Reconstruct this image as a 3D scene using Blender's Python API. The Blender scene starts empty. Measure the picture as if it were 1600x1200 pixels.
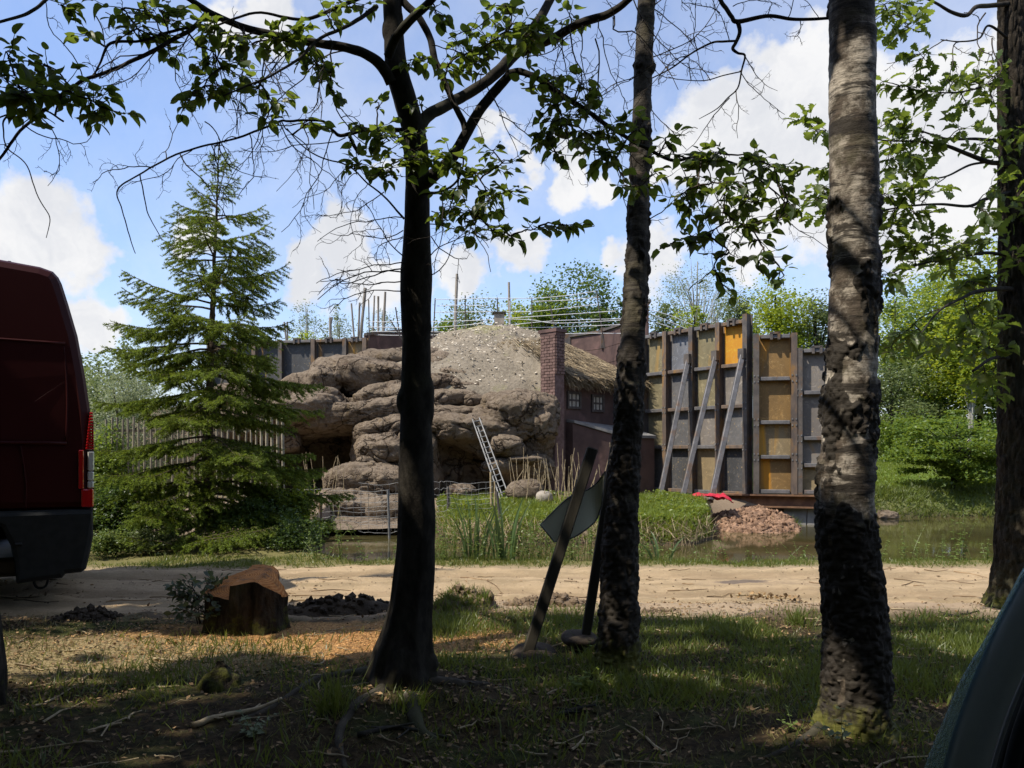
import bpy, math, random
import numpy as np
from mathutils import Vector, Matrix

R = np.random.default_rng(11)
random.seed(5)
SC = bpy.context.scene
COL = SC.collection

# ------------------------------------------------------------------ camera, sky, sun
F = 1250.0 / 1600.0
CAM_H = 1.1
cam = bpy.data.cameras.new('camera')
camo = bpy.data.objects.new('camera', cam)
COL.objects.link(camo)
cam.sensor_width = 36.0
cam.lens = 36.0 * F
cam.shift_y = 105.0 / 1600.0
cam.clip_start = 0.05
cam.clip_end = 2000
camo.location = (0, 0, CAM_H)
camo.rotation_euler = (math.pi / 2, 0, 0)
SC.camera = camo

L = np.array([-0.52, -0.27, 0.81]); L /= np.linalg.norm(L)     # towards the sun
sun = bpy.data.lights.new('sun', 'SUN')
suno = bpy.data.objects.new('sun', sun)
COL.objects.link(suno)
sun.energy = 4.5
sun.angle = math.radians(0.5)
sun.color = (1.0, 0.93, 0.80)
suno.rotation_euler = Vector(L).to_track_quat('Z', 'Y').to_euler()

SC.view_settings.view_transform = 'Standard'
SC.view_settings.look = 'None'
SC.view_settings.exposure = 0.46
SC.view_settings.gamma = 1.0
SC.view_settings.use_curve_mapping = False
SC.render.engine = 'CYCLES'
SC.cycles.use_denoising = True
SC.cycles.max_bounces = 6
SC.cycles.diffuse_bounces = 3
SC.cycles.glossy_bounces = 3
SC.cycles.transmission_bounces = 4
SC.cycles.transparent_max_bounces = 6
SC.cycles.caustics_reflective = False
SC.cycles.caustics_refractive = False


def node(nt, kind, ins=None, **props):
    n = nt.nodes.new(kind)
    for k, v in props.items():
        setattr(n, k, v)
    for k, v in (ins or {}).items():
        s = n.inputs[k]
        if isinstance(v, bpy.types.NodeSocket):
            nt.links.new(v, s)
        else:
            if isinstance(v, (tuple, list)) and len(v) == 3 and s.type == 'RGBA':
                v = (*v, 1)
            s.default_value = v
    return n


def mth(nt, op, a, b=0.0, c=None, clamp=False):
    ins = {0: a, 1: b}
    if c is not None:
        ins[2] = c
    return node(nt, 'ShaderNodeMath', ins, operation=op, use_clamp=clamp).outputs[0]


def sstep(nt, v, lo, hi, a=0.0, b=1.0):
    n = node(nt, 'ShaderNodeMapRange', {'Value': v, 'From Min': lo, 'From Max': hi, 'To Min': a, 'To Max': b},
             interpolation_type='SMOOTHSTEP')
    return n.outputs[0]


def mixc(nt, f, a, b, mode='MIX'):
    n = nt.nodes.new('ShaderNodeMix')
    n.data_type = 'RGBA'
    n.blend_type = mode
    for i, v in ((0, f), (6, a), (7, b)):
        if isinstance(v, bpy.types.NodeSocket):
            nt.links.new(v, n.inputs[i])
        else:
            if isinstance(v, (tuple, list)) and len(v) == 3:
                v = (*v, 1)
            n.inputs[i].default_value = v
    return n.outputs[2]


def noise(nt, vec, scale, detail=4.0, rough=0.55, dist=0.0, out=0):
    return node(nt, 'ShaderNodeTexNoise', {'Vector': vec, 'Scale': scale, 'Detail': detail, 'Roughness': rough,
                                           'Distortion': dist}).outputs[out]


# world: Nishita sky with cumulus clouds laid over the whole dome
world = bpy.data.worlds.new('World')
SC.world = world
world.use_nodes = True
nt = world.node_tree
nt.nodes.clear()
sky = node(nt, 'ShaderNodeTexSky', sky_type='NISHITA', sun_disc=False)
sky.sun_elevation = math.asin(L[2])
sky.sun_rotation = math.atan2(L[0], L[1])
sky.altitude = 50
sky.air_density = 1.0
sky.dust_density = 0.6
sky.ozone_density = 2.0
tc = node(nt, 'ShaderNodeTexCoord')
dirv = node(nt, 'ShaderNodeVectorMath', {0: tc.outputs['Generated']}, operation='NORMALIZE').outputs[0]
wob = node(nt, 'ShaderNodeVectorMath', {0: noise(nt, dirv, 7.0, 5.0, 0.6, out=1), 1: (0.5, 0.5, 0.5)}, operation='SUBTRACT').outputs[0]
wob = node(nt, 'ShaderNodeVectorMath', {0: wob, 'Scale': 0.16}, operation='SCALE').outputs[0]
wdir = node(nt, 'ShaderNodeVectorMath', {0: dirv, 1: wob}).outputs[0]


def sky_dir(px, py):
    v = Vector(((px - 800) / 1250, 1.0, (705 - py) / 1250))
    return v.normalized()


blobs = [(1120, 200, .085), (1230, 160, .09), (1340, 170, .10), (1450, 190, .10), (1560, 240, .12), (1200, 270, .11), (1330, 290, .11), (1060, 250, .055),
         (1020, 420, .055), (1440, 330, .10), (1180, 380, .06), (90, 335, .055), (150, 370, .045), (20, 380, .05), (140, 490, .05), (60, 480, .03),
         (530, 395, .055), (590, 430, .06), (470, 430, .04), (730, 420, .05), (800, 400, .045), (880, 270, .042), (940, 285, .035),
         (800, 235, .03), (590, 255, .025), (300, 370, .03), (430, 15, .045), (350, 25, .03), (960, 400, .03)]
dens = None
allb = [(sky_dir(x, y), r) for x, y, r in blobs]
rb = random.Random(3)
for i in range(18):                     # the same broken cumulus goes on round the rest of the sky
    az = math.radians(rb.uniform(45, 315))
    el = math.radians(rb.uniform(6, 65))
    allb.append((Vector((math.sin(az) * math.cos(el), math.cos(az) * math.cos(el), math.sin(el))), rb.uniform(.08, .17)))
for c, r in allb:
    dist = node(nt, 'ShaderNodeVectorMath', {0: wdir, 1: tuple(c)}, operation='DISTANCE').outputs['Value']
    d = mth(nt, 'MULTIPLY_ADD', dist, -1.0 / r, 1.15)
    dens = d if dens is None else mth(nt, 'SMOOTH_MAX', dens, d, 0.35)
fine = noise(nt, dirv, 22.0, 8.0, 0.62)
dens = mth(nt, 'ADD', dens, mth(nt, 'MULTIPLY_ADD', fine, 1.1, -0.55))
mask = sstep(nt, dens, 0.10, 0.62)
sep = node(nt, 'ShaderNodeSeparateXYZ', {0: dirv})
lowveil = sstep(nt, sep.outputs['Z'], 0.0, 0.30, 0.72, 0.0)
thin = sstep(nt, noise(nt, dirv, 4.0, 6.0, 0.6), 0.3, 0.8, 0.17, 0.48)
mask = mth(nt, 'MAXIMUM', mask, mth(nt, 'MAXIMUM', lowveil, thin))
ccol = mixc(nt, sstep(nt, noise(nt, wdir, 9.0, 5.0, 0.6), 0.35, 0.65), (0.78, 0.80, 0.85), (0.97, 0.97, 0.98))
bg1 = node(nt, 'ShaderNodeBackground', {'Color': mixc(nt, 1.0, sky.outputs[0], (0.86, 0.98, 1.18), 'MULTIPLY'), 'Strength': 0.15})
bg2 = node(nt, 'ShaderNodeBackground', {'Color': ccol, 'Strength': 0.71})
mx = node(nt, 'ShaderNodeMixShader', {0: mask, 1: bg1.outputs[0], 2: bg2.outputs[0]})
node(nt, 'ShaderNodeOutputWorld', {0: mx.outputs[0]})

# ------------------------------------------------------------------ numpy noise


def _h(ix, iy, iz, s=0):
    n = (ix * 374761393 + iy * 668265263 + iz * 2147483647 + s * 1274126177) & 0xFFFFFFFF
    n = ((n ^ (n >> 13)) * 1274126177) & 0xFFFFFFFF
    n = ((n ^ (n >> 16)) * 2246822519) & 0xFFFFFFFF
    n = n ^ (n >> 15)
    return (n & 0xFFFFFF) / float(0xFFFFFF)


def vnoise(p, s=0):
    p = np.asarray(p, float)
    i = np.floor(p).astype(np.int64)
    f = p - i
    u = f * f * f * (f * (f * 6 - 15) + 10)
    out = 0
    for dx in (0, 1):
        wx = u[:, 0] if dx else 1 - u[:, 0]
        for dy in (0, 1):
            wy = u[:, 1] if dy else 1 - u[:, 1]
            for dz in (0, 1):
                wz = u[:, 2] if dz else 1 - u[:, 2]
                out = out + wx * wy * wz * _h(i[:, 0] + dx, i[:, 1] + dy, i[:, 2] + dz, s)
    return out * 2 - 1


def fbm(p, octv=4, s=0):
    p = np.asarray(p, float)
    o, a, t = 0, 1.0, 0
    for k in range(octv):
        o = o + a * vnoise(p * (2.03 ** k) + 17.3 * k, s + k)
        t += a
        a *= 0.5
    return o / t


def voro(p, s=0):
    p = np.asarray(p, float)
    i = np.floor(p).astype(np.int64)
    f1 = np.full(len(p), 9.0)
    f2 = np.full(len(p), 9.0)
    for dx in (-1, 0, 1):
        for dy in (-1, 0, 1):
            for dz in (-1, 0, 1):
                c = i + np.array([dx, dy, dz])
                q = np.stack([c[:, k] + _h(c[:, 0], c[:, 1], c[:, 2], s + 31 + k) for k in range(3)], 1)
                d = np.linalg.norm(q - p, axis=1)
                m = d < f1
                f2 = np.where(m, f1, np.minimum(f2, d))
                f1 = np.where(m, d, f1)
    return f1, f2


def sm(x, a, b):
    t = np.clip((x - a) / (b - a), 0, 1)
    return t * t * (3 - 2 * t)


# ------------------------------------------------------------------ mesh building
WLOC = {}


class MB:
    def __init__(self):
        self.v, self.f, self.a, self.n = [], [], {}, 0
        self.smooth = False

    def add(self, v, f, **attr):
        v = np.asarray(v, float).reshape(-1, 3)
        f = np.asarray(f, np.int64)
        self.v.append(v)
        self.f.append(f + self.n)
        self.n += len(v)
        for k, x in attr.items():
            self.a.setdefault(k, []).append((self.n - len(v), np.asarray(x, float)))

    def mesh(self, name, off=(0, 0, 0)):
        me = bpy.data.meshes.new(name)
        if not self.v:
            return me
        V = np.concatenate(self.v) - np.asarray(off, float)
        me.vertices.add(len(V))
        me.vertices.foreach_set('co', V.astype(np.float32).ravel())
        loops = np.concatenate([f.ravel() for f in self.f])
        cnt = np.concatenate([np.full(len(f), f.shape[1]) for f in self.f])
        st = np.concatenate([[0], np.cumsum(cnt)[:-1]])
        me.loops.add(len(loops))
        me.loops.foreach_set('vertex_index', loops.astype(np.int32))
        me.polygons.add(len(cnt))
        me.polygons.foreach_set('loop_start', st.astype(np.int32))
        if self.smooth:
            me.polygons.foreach_set('use_smooth', np.ones(len(cnt), bool))
        else:
            me.polygons.foreach_set('use_smooth', np.zeros(len(cnt), bool))
        for k, parts in self.a.items():
            at = me.attributes.new(k, 'FLOAT', 'POINT')
            arr = np.zeros(len(V), np.float32)
            for s, x in parts:
                arr[s:s + len(x)] = x
            at.data.foreach_set('value', arr)
        me.update(calc_edges=True)
        return me


def tag(o, label=None, cat=None, group=None, kind=None):
    if label: o['label'] = label
    if cat: o['category'] = cat
    if group: o['group'] = group
    if kind: o['kind'] = kind
    return o


def thing(name, loc, label, cat, group=None):
    o = bpy.data.objects.new(name, None)
    o.empty_display_size = 0.1
    COL.objects.link(o)
    o.location = tuple(float(x) for x in loc)
    WLOC[o.name] = np.asarray(loc, float)
    return tag(o, label, cat, group)


def obj(name, mb, m, parent=None, kind=None, smooth=None, loc=(0, 0, 0)):
    """link mb as ONE mesh object; vertices are world coordinates"""
    if smooth is not None:
        mb.smooth = smooth
    off = WLOC[parent.name] if parent else np.asarray(loc, float)
    me = mb.mesh(name, off)
    me.materials.append(m)
    o = bpy.data.objects.new(name, me)
    COL.objects.link(o)
    WLOC[o.name] = off
    if parent:
        o.parent = parent
    else:
        o.location = tuple(float(x) for x in loc)
    if kind: o['kind'] = kind
    return o


def inst(name, me, mat4, parent):
    """a copy that shares mesh data; mat4 = world matrix"""
    o = bpy.data.objects.new(name, me)
    COL.objects.link(o)
    w = WLOC[parent.name]
    o.parent = parent
    o.matrix_local = Matrix.Translation((-w[0], -w[1], -w[2])) @ mat4
    return o


def P(px, py, d):
    return np.array([(px - 800) / 1250 * d, d, CAM_H + (705 - py) / 1250 * d])


BOXF = np.array([[0, 3, 2, 1], [4, 5, 6, 7], [0, 1, 5, 4], [1, 2, 6, 5], [2, 3, 7, 6], [3, 0, 4, 7]])


def box(mb, c, ax, ay, az, b=0.0):
    """box from centre and three half-axis vectors; b bevels the eight long edges"""
    c, ax, ay, az = (np.asarray(q, float) for q in (c, ax, ay, az))
    if b <= 0:
        v = [c + sx * ax + sy * ay + sz * az for sz in (-1, 1) for sx, sy in ((-1, -1), (1, -1), (1, 1), (-1, 1))]
        mb.add(v, BOXF)
        return
    la, lb, lc = np.linalg.norm(ax), np.linalg.norm(ay), np.linalg.norm(az)
    v, idx = [], {}
    for sx in (-1, 1):
        for sy in (-1, 1):
            for sz in (-1, 1):
                for k in range(3):
                    s = [sx * (1 - b / la), sy * (1 - b / lb), sz * (1 - b / lc)]
                    s[k] = (sx, sy, sz)[k]
                    idx[(sx, sy, sz, k)] = len(v)
                    v.append(c + s[0] * ax + s[1] * ay + s[2] * az)
    q, t = [], []
    for k in range(3):
        o = [a for a in range(3) if a != k]
        for s in (-1, 1):
            loop = []
            for u, w in ((-1, -1), (1, -1), (1, 1), (-1, 1)):
                key = [0, 0, 0]
                key[k] = s; key[o[0]] = u; key[o[1]] = w
                loop.append(idx[(*key, k)])
            q.append(loop if (s > 0) == (k != 1) else loop[::-1])
        for u in (-1, 1):
            for w in (-1, 1):
                e = []
                for s in (-1, 1):
                    key = [0, 0, 0]
                    key[k] = s; key[o[0]] = u; key[o[1]] = w
                    e.append((idx[(*key, o[0])], idx[(*key, o[1])]))
                q.append([e[0][0], e[0][1], e[1][1], e[1][0]])
    for sx in (-1, 1):
        for sy in (-1, 1):
            for sz in (-1, 1):
                t.append([idx[(sx, sy, sz, k)] for k in range(3)])
    mb.add(v, q)
    mb.f.append(np.asarray(t) + mb.n - len(v))


def beam(mb, a, b, w, h, up=(0, 0, 1), bev=0.0):
    a, b = np.asarray(a, float), np.asarray(b, float)
    d = b - a
    l = np.linalg.norm(d)
    d = d / l
    s = np.cross(d, up); s /= np.linalg.norm(s)
    u = np.cross(s, d)
    box(mb, (a + b) / 2, d * l / 2, s * w / 2, u * h / 2, bev)


def smooth_path(pts, n):
    """Catmull-Rom through rows of pts (any number of columns)"""
    pts = np.asarray(pts, float)
    if len(pts) < 3:
        t = np.linspace(0, 1, n)[:, None]
        return pts[0] * (1 - t) + pts[-1] * t
    q = np.vstack([2 * pts[0] - pts[1], pts, 2 * pts[-1] - pts[-2]])
    m = len(pts) - 1
    t = np.linspace(0, m - 1e-6, n)
    i = t.astype(int)
    f = (t - i)[:, None]
    a, b, c, d = q[i], q[i + 1], q[i + 2], q[i + 3]
    return 0.5 * (2 * b + (c - a) * f + (2 * a - 5 * b + 4 * c - d) * f ** 2 + (3 * b - a - 3 * c + d) * f ** 3)


def frames(pts):
    t = np.gradient(pts, axis=0)
    t /= np.linalg.norm(t, axis=1)[:, None] + 1e-9
    ref = np.array([1.0, 0, 0]) if abs(t[0][0]) < 0.8 else np.array([0, 1.0, 0])
    s = np.zeros_like(t)
    v = np.cross(t[0], ref)
    for k in range(len(t)):
        v = v - t[k] * np.dot(v, t[k])
        v = v / (np.linalg.norm(v) + 1e-9)
        s[k] = v
    return t, s, np.cross(t, s)


def ring_faces(n, k):
    i = np.arange(n - 1)[:, None] * k
    j = np.arange(k)[None]
    j2 = (j + 1) % k
    return np.stack([i + j, i + j2, i + k + j2, i + k + j], -1).reshape(-1, 4)


def tube(mb, pts, rad, k=6, cap=False, **attr):
    pts = np.asarray(pts, float)
    rad = np.broadcast_to(np.asarray(rad, float), (len(pts),))
    t, s, u = frames(pts)
    a = np.arange(k) / k * 2 * math.pi
    v = pts[:, None] + rad[:, None, None] * (np.cos(a)[None, :, None] * s[:, None] + np.sin(a)[None, :, None] * u[:, None])
    n = len(pts)
    vv = v.reshape(-1, 3)
    f = ring_faces(n, k)
    if cap:
        vv = np.vstack([vv, pts[0], pts[-1]])
        mb.add(vv, f, **{q: np.append(np.repeat(x, k), [x[0], x[-1]]) for q, x in attr.items()})
        c = n * k
        j = np.arange(k)
        tr = np.vstack([np.stack([np.full(k, c), (j + 1) % k, j], 1),
                        np.stack([np.full(k, c + 1), (n - 1) * k + j, (n - 1) * k + (j + 1) % k], 1)])
        mb.f.append(tr + mb.n - len(vv))
    else:
        mb.add(vv, f, **{q: np.repeat(x, k) for q, x in attr.items()})


def ico(sub):
    import bmesh
    b = bmesh.new()
    bmesh.ops.create_icosphere(b, subdivisions=sub, radius=1)
    b.verts.ensure_lookup_table()
    v = np.array([x.co[:] for x in b.verts])
    f = np.array([[y.index for y in x.verts] for x in b.faces])
    b.free()
    return v, f


ICO = {k: ico(k) for k in (1, 2, 3, 4, 5, 6)}


def rot_frames(ax, up, roll=None):
    """(n,3,3) matrices whose columns are side, axis, normal"""
    ax = ax / (np.linalg.norm(ax, axis=1)[:, None] + 1e-9)
    s = np.cross(ax, up)
    s /= np.linalg.norm(s, axis=1)[:, None] + 1e-9
    n = np.cross(s, ax)
    return np.stack([s, ax, n], 2)


def scatter(mb, lv, lf, M3, pos, scale):
    """copies of a small mesh: verts = M3 @ (lv*scale) + pos"""
    n = len(pos)
    if n == 0: return
    v = np.einsum('nij,kj->nki', M3, lv) * np.asarray(scale, float).reshape(-1, 1, 1) + pos[:, None]
    f = (lf[None] + (np.arange(n) * len(lv))[:, None, None]).reshape(-1, lf.shape[1])
    mb.add(v.reshape(-1, 3), f)


def unit(v):
    v = np.asarray(v, float)
    return v / (np.linalg.norm(v) + 1e-12)


def randdir(n):
    v = R.normal(size=(n, 3))
    return v / np.linalg.norm(v, axis=1)[:, None]


# ------------------------------------------------------------------ materials
def newmat(name):
    m = bpy.data.materials.new(name)
    m.use_nodes = True
    m.node_tree.nodes.clear()
    return m, m.node_tree


def finish(nt, col, rough=0.8, bump=None, bstr=0.3, bdist=0.02, metal=0.0, spec=0.3, **more):
    ins = {'Base Color': col, 'Roughness': rough, 'Metallic': metal, 'Specular IOR Level': spec}
    ins.update(more)
    if bump is not None:
        ins['Normal'] = node(nt, 'ShaderNodeBump', {'Height': bump, 'Strength': bstr, 'Distance': bdist}).outputs[0]
    b = node(nt, 'ShaderNodeBsdfPrincipled', ins)
    node(nt, 'ShaderNodeOutputMaterial', {0: b.outputs[0]})


def pos(nt, scale=None):
    g = node(nt, 'ShaderNodeNewGeometry').outputs['Position']
    if scale is not None:
        g = node(nt, 'ShaderNodeVectorMath', {0: g, 1: scale}, operation='MULTIPLY').outputs[0]
    return g


def rough_mat(name, c1, c2, scale=8, rough=0.85, bump=0.4, bscale=40, bdist=0.01, c3=None, s3=2.0, metal=0.0, stretch=None, vary=0.0, spec=0.25):
    m, nt = newmat(name)
    p = pos(nt, stretch)
    f = sstep(nt, noise(nt, p, scale, 6, 0.6), 0.35, 0.65)
    c = mixc(nt, f, c1, c2)
    if c3:
        c = mixc(nt, sstep(nt, noise(nt, p, s3, 5, 0.65, 0.4), 0.52, 0.66), c, c3)
    if vary:
        oi = node(nt, 'ShaderNodeObjectInfo').outputs['Random']
        isl = node(nt, 'ShaderNodeNewGeometry').outputs['Random Per Island']
        v = mth(nt, 'FRACT', mth(nt, 'ADD', oi, isl))
        c = mixc(nt, 1.0, c, node(nt, 'ShaderNodeCombineColor', {k: mth(nt, 'MULTIPLY_ADD', v, vary * 2, 1 - vary) for k in range(3)}).outputs[0], 'MULTIPLY')
    finish(nt, c, rough, noise(nt, p, bscale, 6, 0.65), bump, bdist, metal, spec)
    return m


def leaf_mat(name, c1, c2, trans=0.45, tcol=None, gloss=0.03):
    m, nt = newmat(name)
    isl = node(nt, 'ShaderNodeNewGeometry').outputs['Random Per Island']
    oi = node(nt, 'ShaderNodeObjectInfo').outputs['Random']
    v = mth(nt, 'FRACT', mth(nt, 'ADD', isl, oi))
    c = mixc(nt, v, c1, c2)
    tcol = tcol or tuple(min(1, q * 1.7) for q in c2)
    tc_ = mixc(nt, v, tuple(q * 0.75 for q in tcol), tcol)
    d = node(nt, 'ShaderNodeBsdfDiffuse', {'Color': c, 'Roughness': 0.5})
    t = node(nt, 'ShaderNodeBsdfTranslucent', {'Color': tc_})
    a = node(nt, 'ShaderNodeMixShader', {0: trans, 1: d.outputs[0], 2: t.outputs[0]})
    g = node(nt, 'ShaderNodeBsdfGlossy', {'Color': (1, 1, 1), 'Roughness': 0.45})
    b = node(nt, 'ShaderNodeMixShader', {0: gloss, 1: a.outputs[0], 2: g.outputs[0]})
    node(nt, 'ShaderNodeOutputMaterial', {0: b.outputs[0]})
    return m


MT = {}
MT['beech_leaf'] = leaf_mat('beech_leaf', (0.03, 0.055, 0.014), (0.05, 0.085, 0.02), 0.37, (0.30, 0.40, 0.045))
MT['oak_leaf'] = leaf_mat('oak_leaf', (0.045, 0.075, 0.018), (0.075, 0.115, 0.024), 0.38, (0.33, 0.43, 0.05))
MT['tree_leaf'] = leaf_mat('tree_leaf', (0.07, 0.125, 0.02), (0.135, 0.205, 0.032), 0.42, (0.36, 0.46, 0.05))
MT['tree_leaf_bright'] = leaf_mat('tree_leaf_bright', (0.14, 0.21, 0.02), (0.22, 0.29, 0.032), 0.44, (0.56, 0.62, 0.05))
MT['tree_leaf_dark'] = leaf_mat('tree_leaf_dark', (0.036, 0.07, 0.018), (0.07, 0.12, 0.028), 0.35, (0.22, 0.32, 0.05))
MT['tree_leaf_pale'] = leaf_mat('tree_leaf_pale', (0.16, 0.21, 0.10), (0.26, 0.30, 0.17), 0.4, (0.40, 0.44, 0.24))
MT['tree_leaf_olive'] = leaf_mat('tree_leaf_olive', (0.10, 0.14, 0.045), (0.17, 0.21, 0.08), 0.35, (0.30, 0.36, 0.12))
MT['needle'] = leaf_mat('needle', (0.06, 0.095, 0.013), (0.115, 0.155, 0.02), 0.3, (0.32, 0.40, 0.035), 0.015)
MT['shoot'] = leaf_mat('shoot', (0.16, 0.235, 0.035), (0.24, 0.31, 0.05), 0.35, (0.36, 0.46, 0.06), 0.015)
MT['grass'] = leaf_mat('grass', (0.07, 0.105, 0.018), (0.135, 0.165, 0.035), 0.35, (0.32, 0.35, 0.05))
MT['grass_lush'] = leaf_mat('grass_lush', (0.11, 0.165, 0.02), (0.19, 0.245, 0.035), 0.4, (0.42, 0.46, 0.05))
MT['grass_dry'] = leaf_mat('grass_dry', (0.16, 0.15, 0.05), (0.26, 0.22, 0.10), 0.3, (0.36, 0.32, 0.12))
MT['reed_leaf'] = leaf_mat('reed_leaf', (0.07, 0.13, 0.045), (0.12, 0.18, 0.07), 0.35, (0.22, 0.30, 0.10))
MT['nettle_leaf'] = leaf_mat('nettle_leaf', (0.10, 0.16, 0.03), (0.17, 0.23, 0.06), 0.35, (0.30, 0.36, 0.08))
MT['dead_stem'] = rough_mat('dead_stem', (0.25, 0.19, 0.11), (0.40, 0.32, 0.2), 20)
MT['twig'] = rough_mat('twig', (0.035, 0.028, 0.022), (0.07, 0.055, 0.042), 30)
MT['beech_bark'] = None
MT['litter'] = rough_mat('litter', (0.12, 0.075, 0.04), (0.26, 0.17, 0.085), 3, vary=0.5)
MT['chips'] = rough_mat('chips', (0.40, 0.20, 0.07), (0.58, 0.34, 0.14), 3, vary=0.35)
MT['iron_dark'] = rough_mat('iron_dark', (0.09, 0.08, 0.075), (0.14, 0.12, 0.105), 6, 0.55, 0.15, 60, 0.004, (0.16, 0.10, 0.06), 4, 0.3)
MT['steel_brace'] = rough_mat('steel_brace', (0.13, 0.125, 0.125), (0.19, 0.18, 0.18), 8, 0.5, 0.1, 60, 0.003, (0.17, 0.12, 0.09), 3, 0.35)
MT['rusty_post'] = rough_mat('rusty_post', (0.10, 0.08, 0.07), (0.17, 0.125, 0.095), 7, 0.7, 0.2, 60, 0.004, (0.24, 0.14, 0.06), 5, 0.2, (1, 1, 0.4))
MT['rusty_beam'] = rough_mat('rusty_beam', (0.12, 0.065, 0.04), (0.20, 0.11, 0.06), 7, 0.75, 0.2, 60, 0.004)
MT['galv'] = rough_mat('galv', (0.14, 0.14, 0.14), (0.22, 0.22, 0.22), 12, 0.55, 0.1, 60, 0.003, metal=0.2)
MT['tape'] = rough_mat('tape', (0.55, 0.56, 0.58), (0.66, 0.67, 0.68), 10, 0.6, 0.0)
MT['concrete'] = rough_mat('concrete', (0.17, 0.165, 0.16), (0.25, 0.24, 0.23), 4, 0.9, 0.25, 50, 0.004)
MT['concrete_pale'] = rough_mat('concrete_pale', (0.24, 0.21, 0.175), (0.34, 0.30, 0.25), 6, 0.9, 0.4, 50, 0.008)
MT['maroon'] = rough_mat('maroon', (0.07, 0.044, 0.04), (0.105, 0.066, 0.058), 2.5, 0.8, 0.2, 50, 0.004, (0.15, 0.09, 0.08), 1.2)
MT['brick'] = rough_mat('brick', (0.12, 0.075, 0.066), (0.18, 0.115, 0.10), 14, 0.9, 0.4, 70, 0.006, vary=0.25)
MT['mortar'] = rough_mat('mortar', (0.12, 0.075, 0.068), (0.18, 0.12, 0.11), 14, 0.95, 0.4, 60, 0.006)
MT['weathered_wood'] = rough_mat('weathered_wood', (0.19, 0.165, 0.135), (0.32, 0.28, 0.235), 7, 0.9, 0.4, 40, 0.006, stretch=(1, 1, 0.15))
MT['post_wood'] = rough_mat('post_wood', (0.03, 0.026, 0.02), (0.06, 0.052, 0.038), 9, 0.9, 0.5, 40, 0.006, stretch=(1, 1, 0.12))
MT['soil'] = rough_mat('soil', (0.12, 0.085, 0.055), (0.20, 0.145, 0.095), 7, 0.95, 0.8, 45, 0.015)
MT['soil_dark'] = rough_mat('soil_dark', (0.035, 0.026, 0.018), (0.065, 0.048, 0.032), 7, 0.95, 0.8, 45, 0.015)
MT['red_clod'] = rough_mat('red_clod', (0.17, 0.10, 0.062), (0.28, 0.175, 0.115), 5, 0.95, 0.8, 45, 0.015, vary=0.3)
MT['red_cloth'] = rough_mat('red_cloth', (0.40, 0.02, 0.04), (0.50, 0.035, 0.06), 9, 0.5, 0.3, 30, 0.01)
MT['slate_slab'] = rough_mat('slate_slab', (0.25, 0.27, 0.29), (0.36, 0.38, 0.40), 6, 0.7, 0.2, 50, 0.004)
MT['sign_back'] = rough_mat('sign_back', (0.72, 0.70, 0.53), (0.80, 0.78, 0.62), 3, 0.5, 0.1, 60, 0.002, metal=0.0)
MT['tyre'] = rough_mat('tyre', (0.018, 0.018, 0.018), (0.03, 0.03, 0.03), 20, 0.9, 0.2)
MT['plastic_dark'] = rough_mat('plastic_dark', (0.014, 0.015, 0.015), (0.02, 0.021, 0.021), 20, 0.6, 0.15, 200, 0.002)

# ------------------------------------------------------------------ terrain
WATER = -0.34
SX = [-40, -12, -5, -2.3, -1.5, -1.0, 0, 2.8, 3.3, 3.6, 3.9, 5.1, 6.6, 7.4, 9, 14, 40]
SY = [16, 15.8, 15.5, 15.5, 15.2, 12.6, 12.3, 12.4, 13.2, 15.0, 15.6, 15.7, 15.9, 17.2, 17.6, 17.6, 19]


def shore_far(x, y):
    return np.interp(x, SX, SY) + 0.25 * fbm(np.stack([x * 0.9, y * 0 + 3, x * 0], 1), 3)


def shore_near(x):
    return np.interp(x, [-40, -4.2, -3.2, -2.3, -1.6, 40], [30, 30, 13.0, 9.2, 8.35, 8.35]) + 0.12 * fbm(np.stack([x * 1.3, x * 0, x * 0 + 9], 1), 2)


def terrain(x, y, road=True):
    x = np.asarray(x, float).ravel(); y = np.asarray(y, float).ravel()
    p = np.stack([x, y, np.zeros_like(x)], 1)
    h = 0.035 * fbm(p * 0.8, 3, 1) + 0.02 * fbm(p * 4.0, 3, 2) * (y < 9)
    fine = (np.abs(x) < 6) & (y > 0.5) & (y < 9)
    if fine.any():
        h[fine] += 0.012 * fbm(p[fine] * 14.0, 3, 3)
    # far land: the island shore, the wall footing, the meadow bank on the right
    land = 0.17 * sm(y, 12.6, 15.0) + 0.55 * sm(x, 6.8, 8.5) * sm(y, 18.0, 21.5) + 0.3 * sm(y, 24, 60)
    h = h * (1 - 0.6 * sm(y, 20, 60)) + land
    d = np.minimum(y - shore_near(x), shore_far(x, y) - y)
    k = sm(d, -0.35, 0.7)
    h = h * (1 - k) + (-0.95) * k
    # roots and soil heaped round the beech foot
    for (cx, cy, r, a) in ((-0.52, 3.55, 0.42, 0.10), (1.24, 2.95, 0.34, 0.07), (0.47, 3.95, 0.3, 0.06)):
        q = ((x - cx) ** 2 + (y - cy) ** 2) / r ** 2
        h = h + a * np.exp(-q)
    if road:
        c = road_cover(x, y)
        h = h - 0.06 * c
    return h


def road_cover(x, y):
    lo, hi = road_edges(x)
    return sm(y, lo + 0.02, lo + 0.25) * (1 - sm(y, hi - 0.25, hi - 0.02))


def road_edges(x):
    p = np.stack([x * 0.8, x * 0, x * 0 + 5], 1)
    lo = np.interp(x, [-8, -3, -1.0, 0, 1.5, 3.5, 8], [4.9, 5.35, 5.75, 5.8, 5.75, 5.85, 6.1]) + 0.16 * fbm(p, 3, 4)
    hi = 7.72 + 0.10 * fbm(p + 40, 3, 5)
    return lo, hi


def H(x, y, road=False):
    return float(terrain([x], [y], road)[0])


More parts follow.
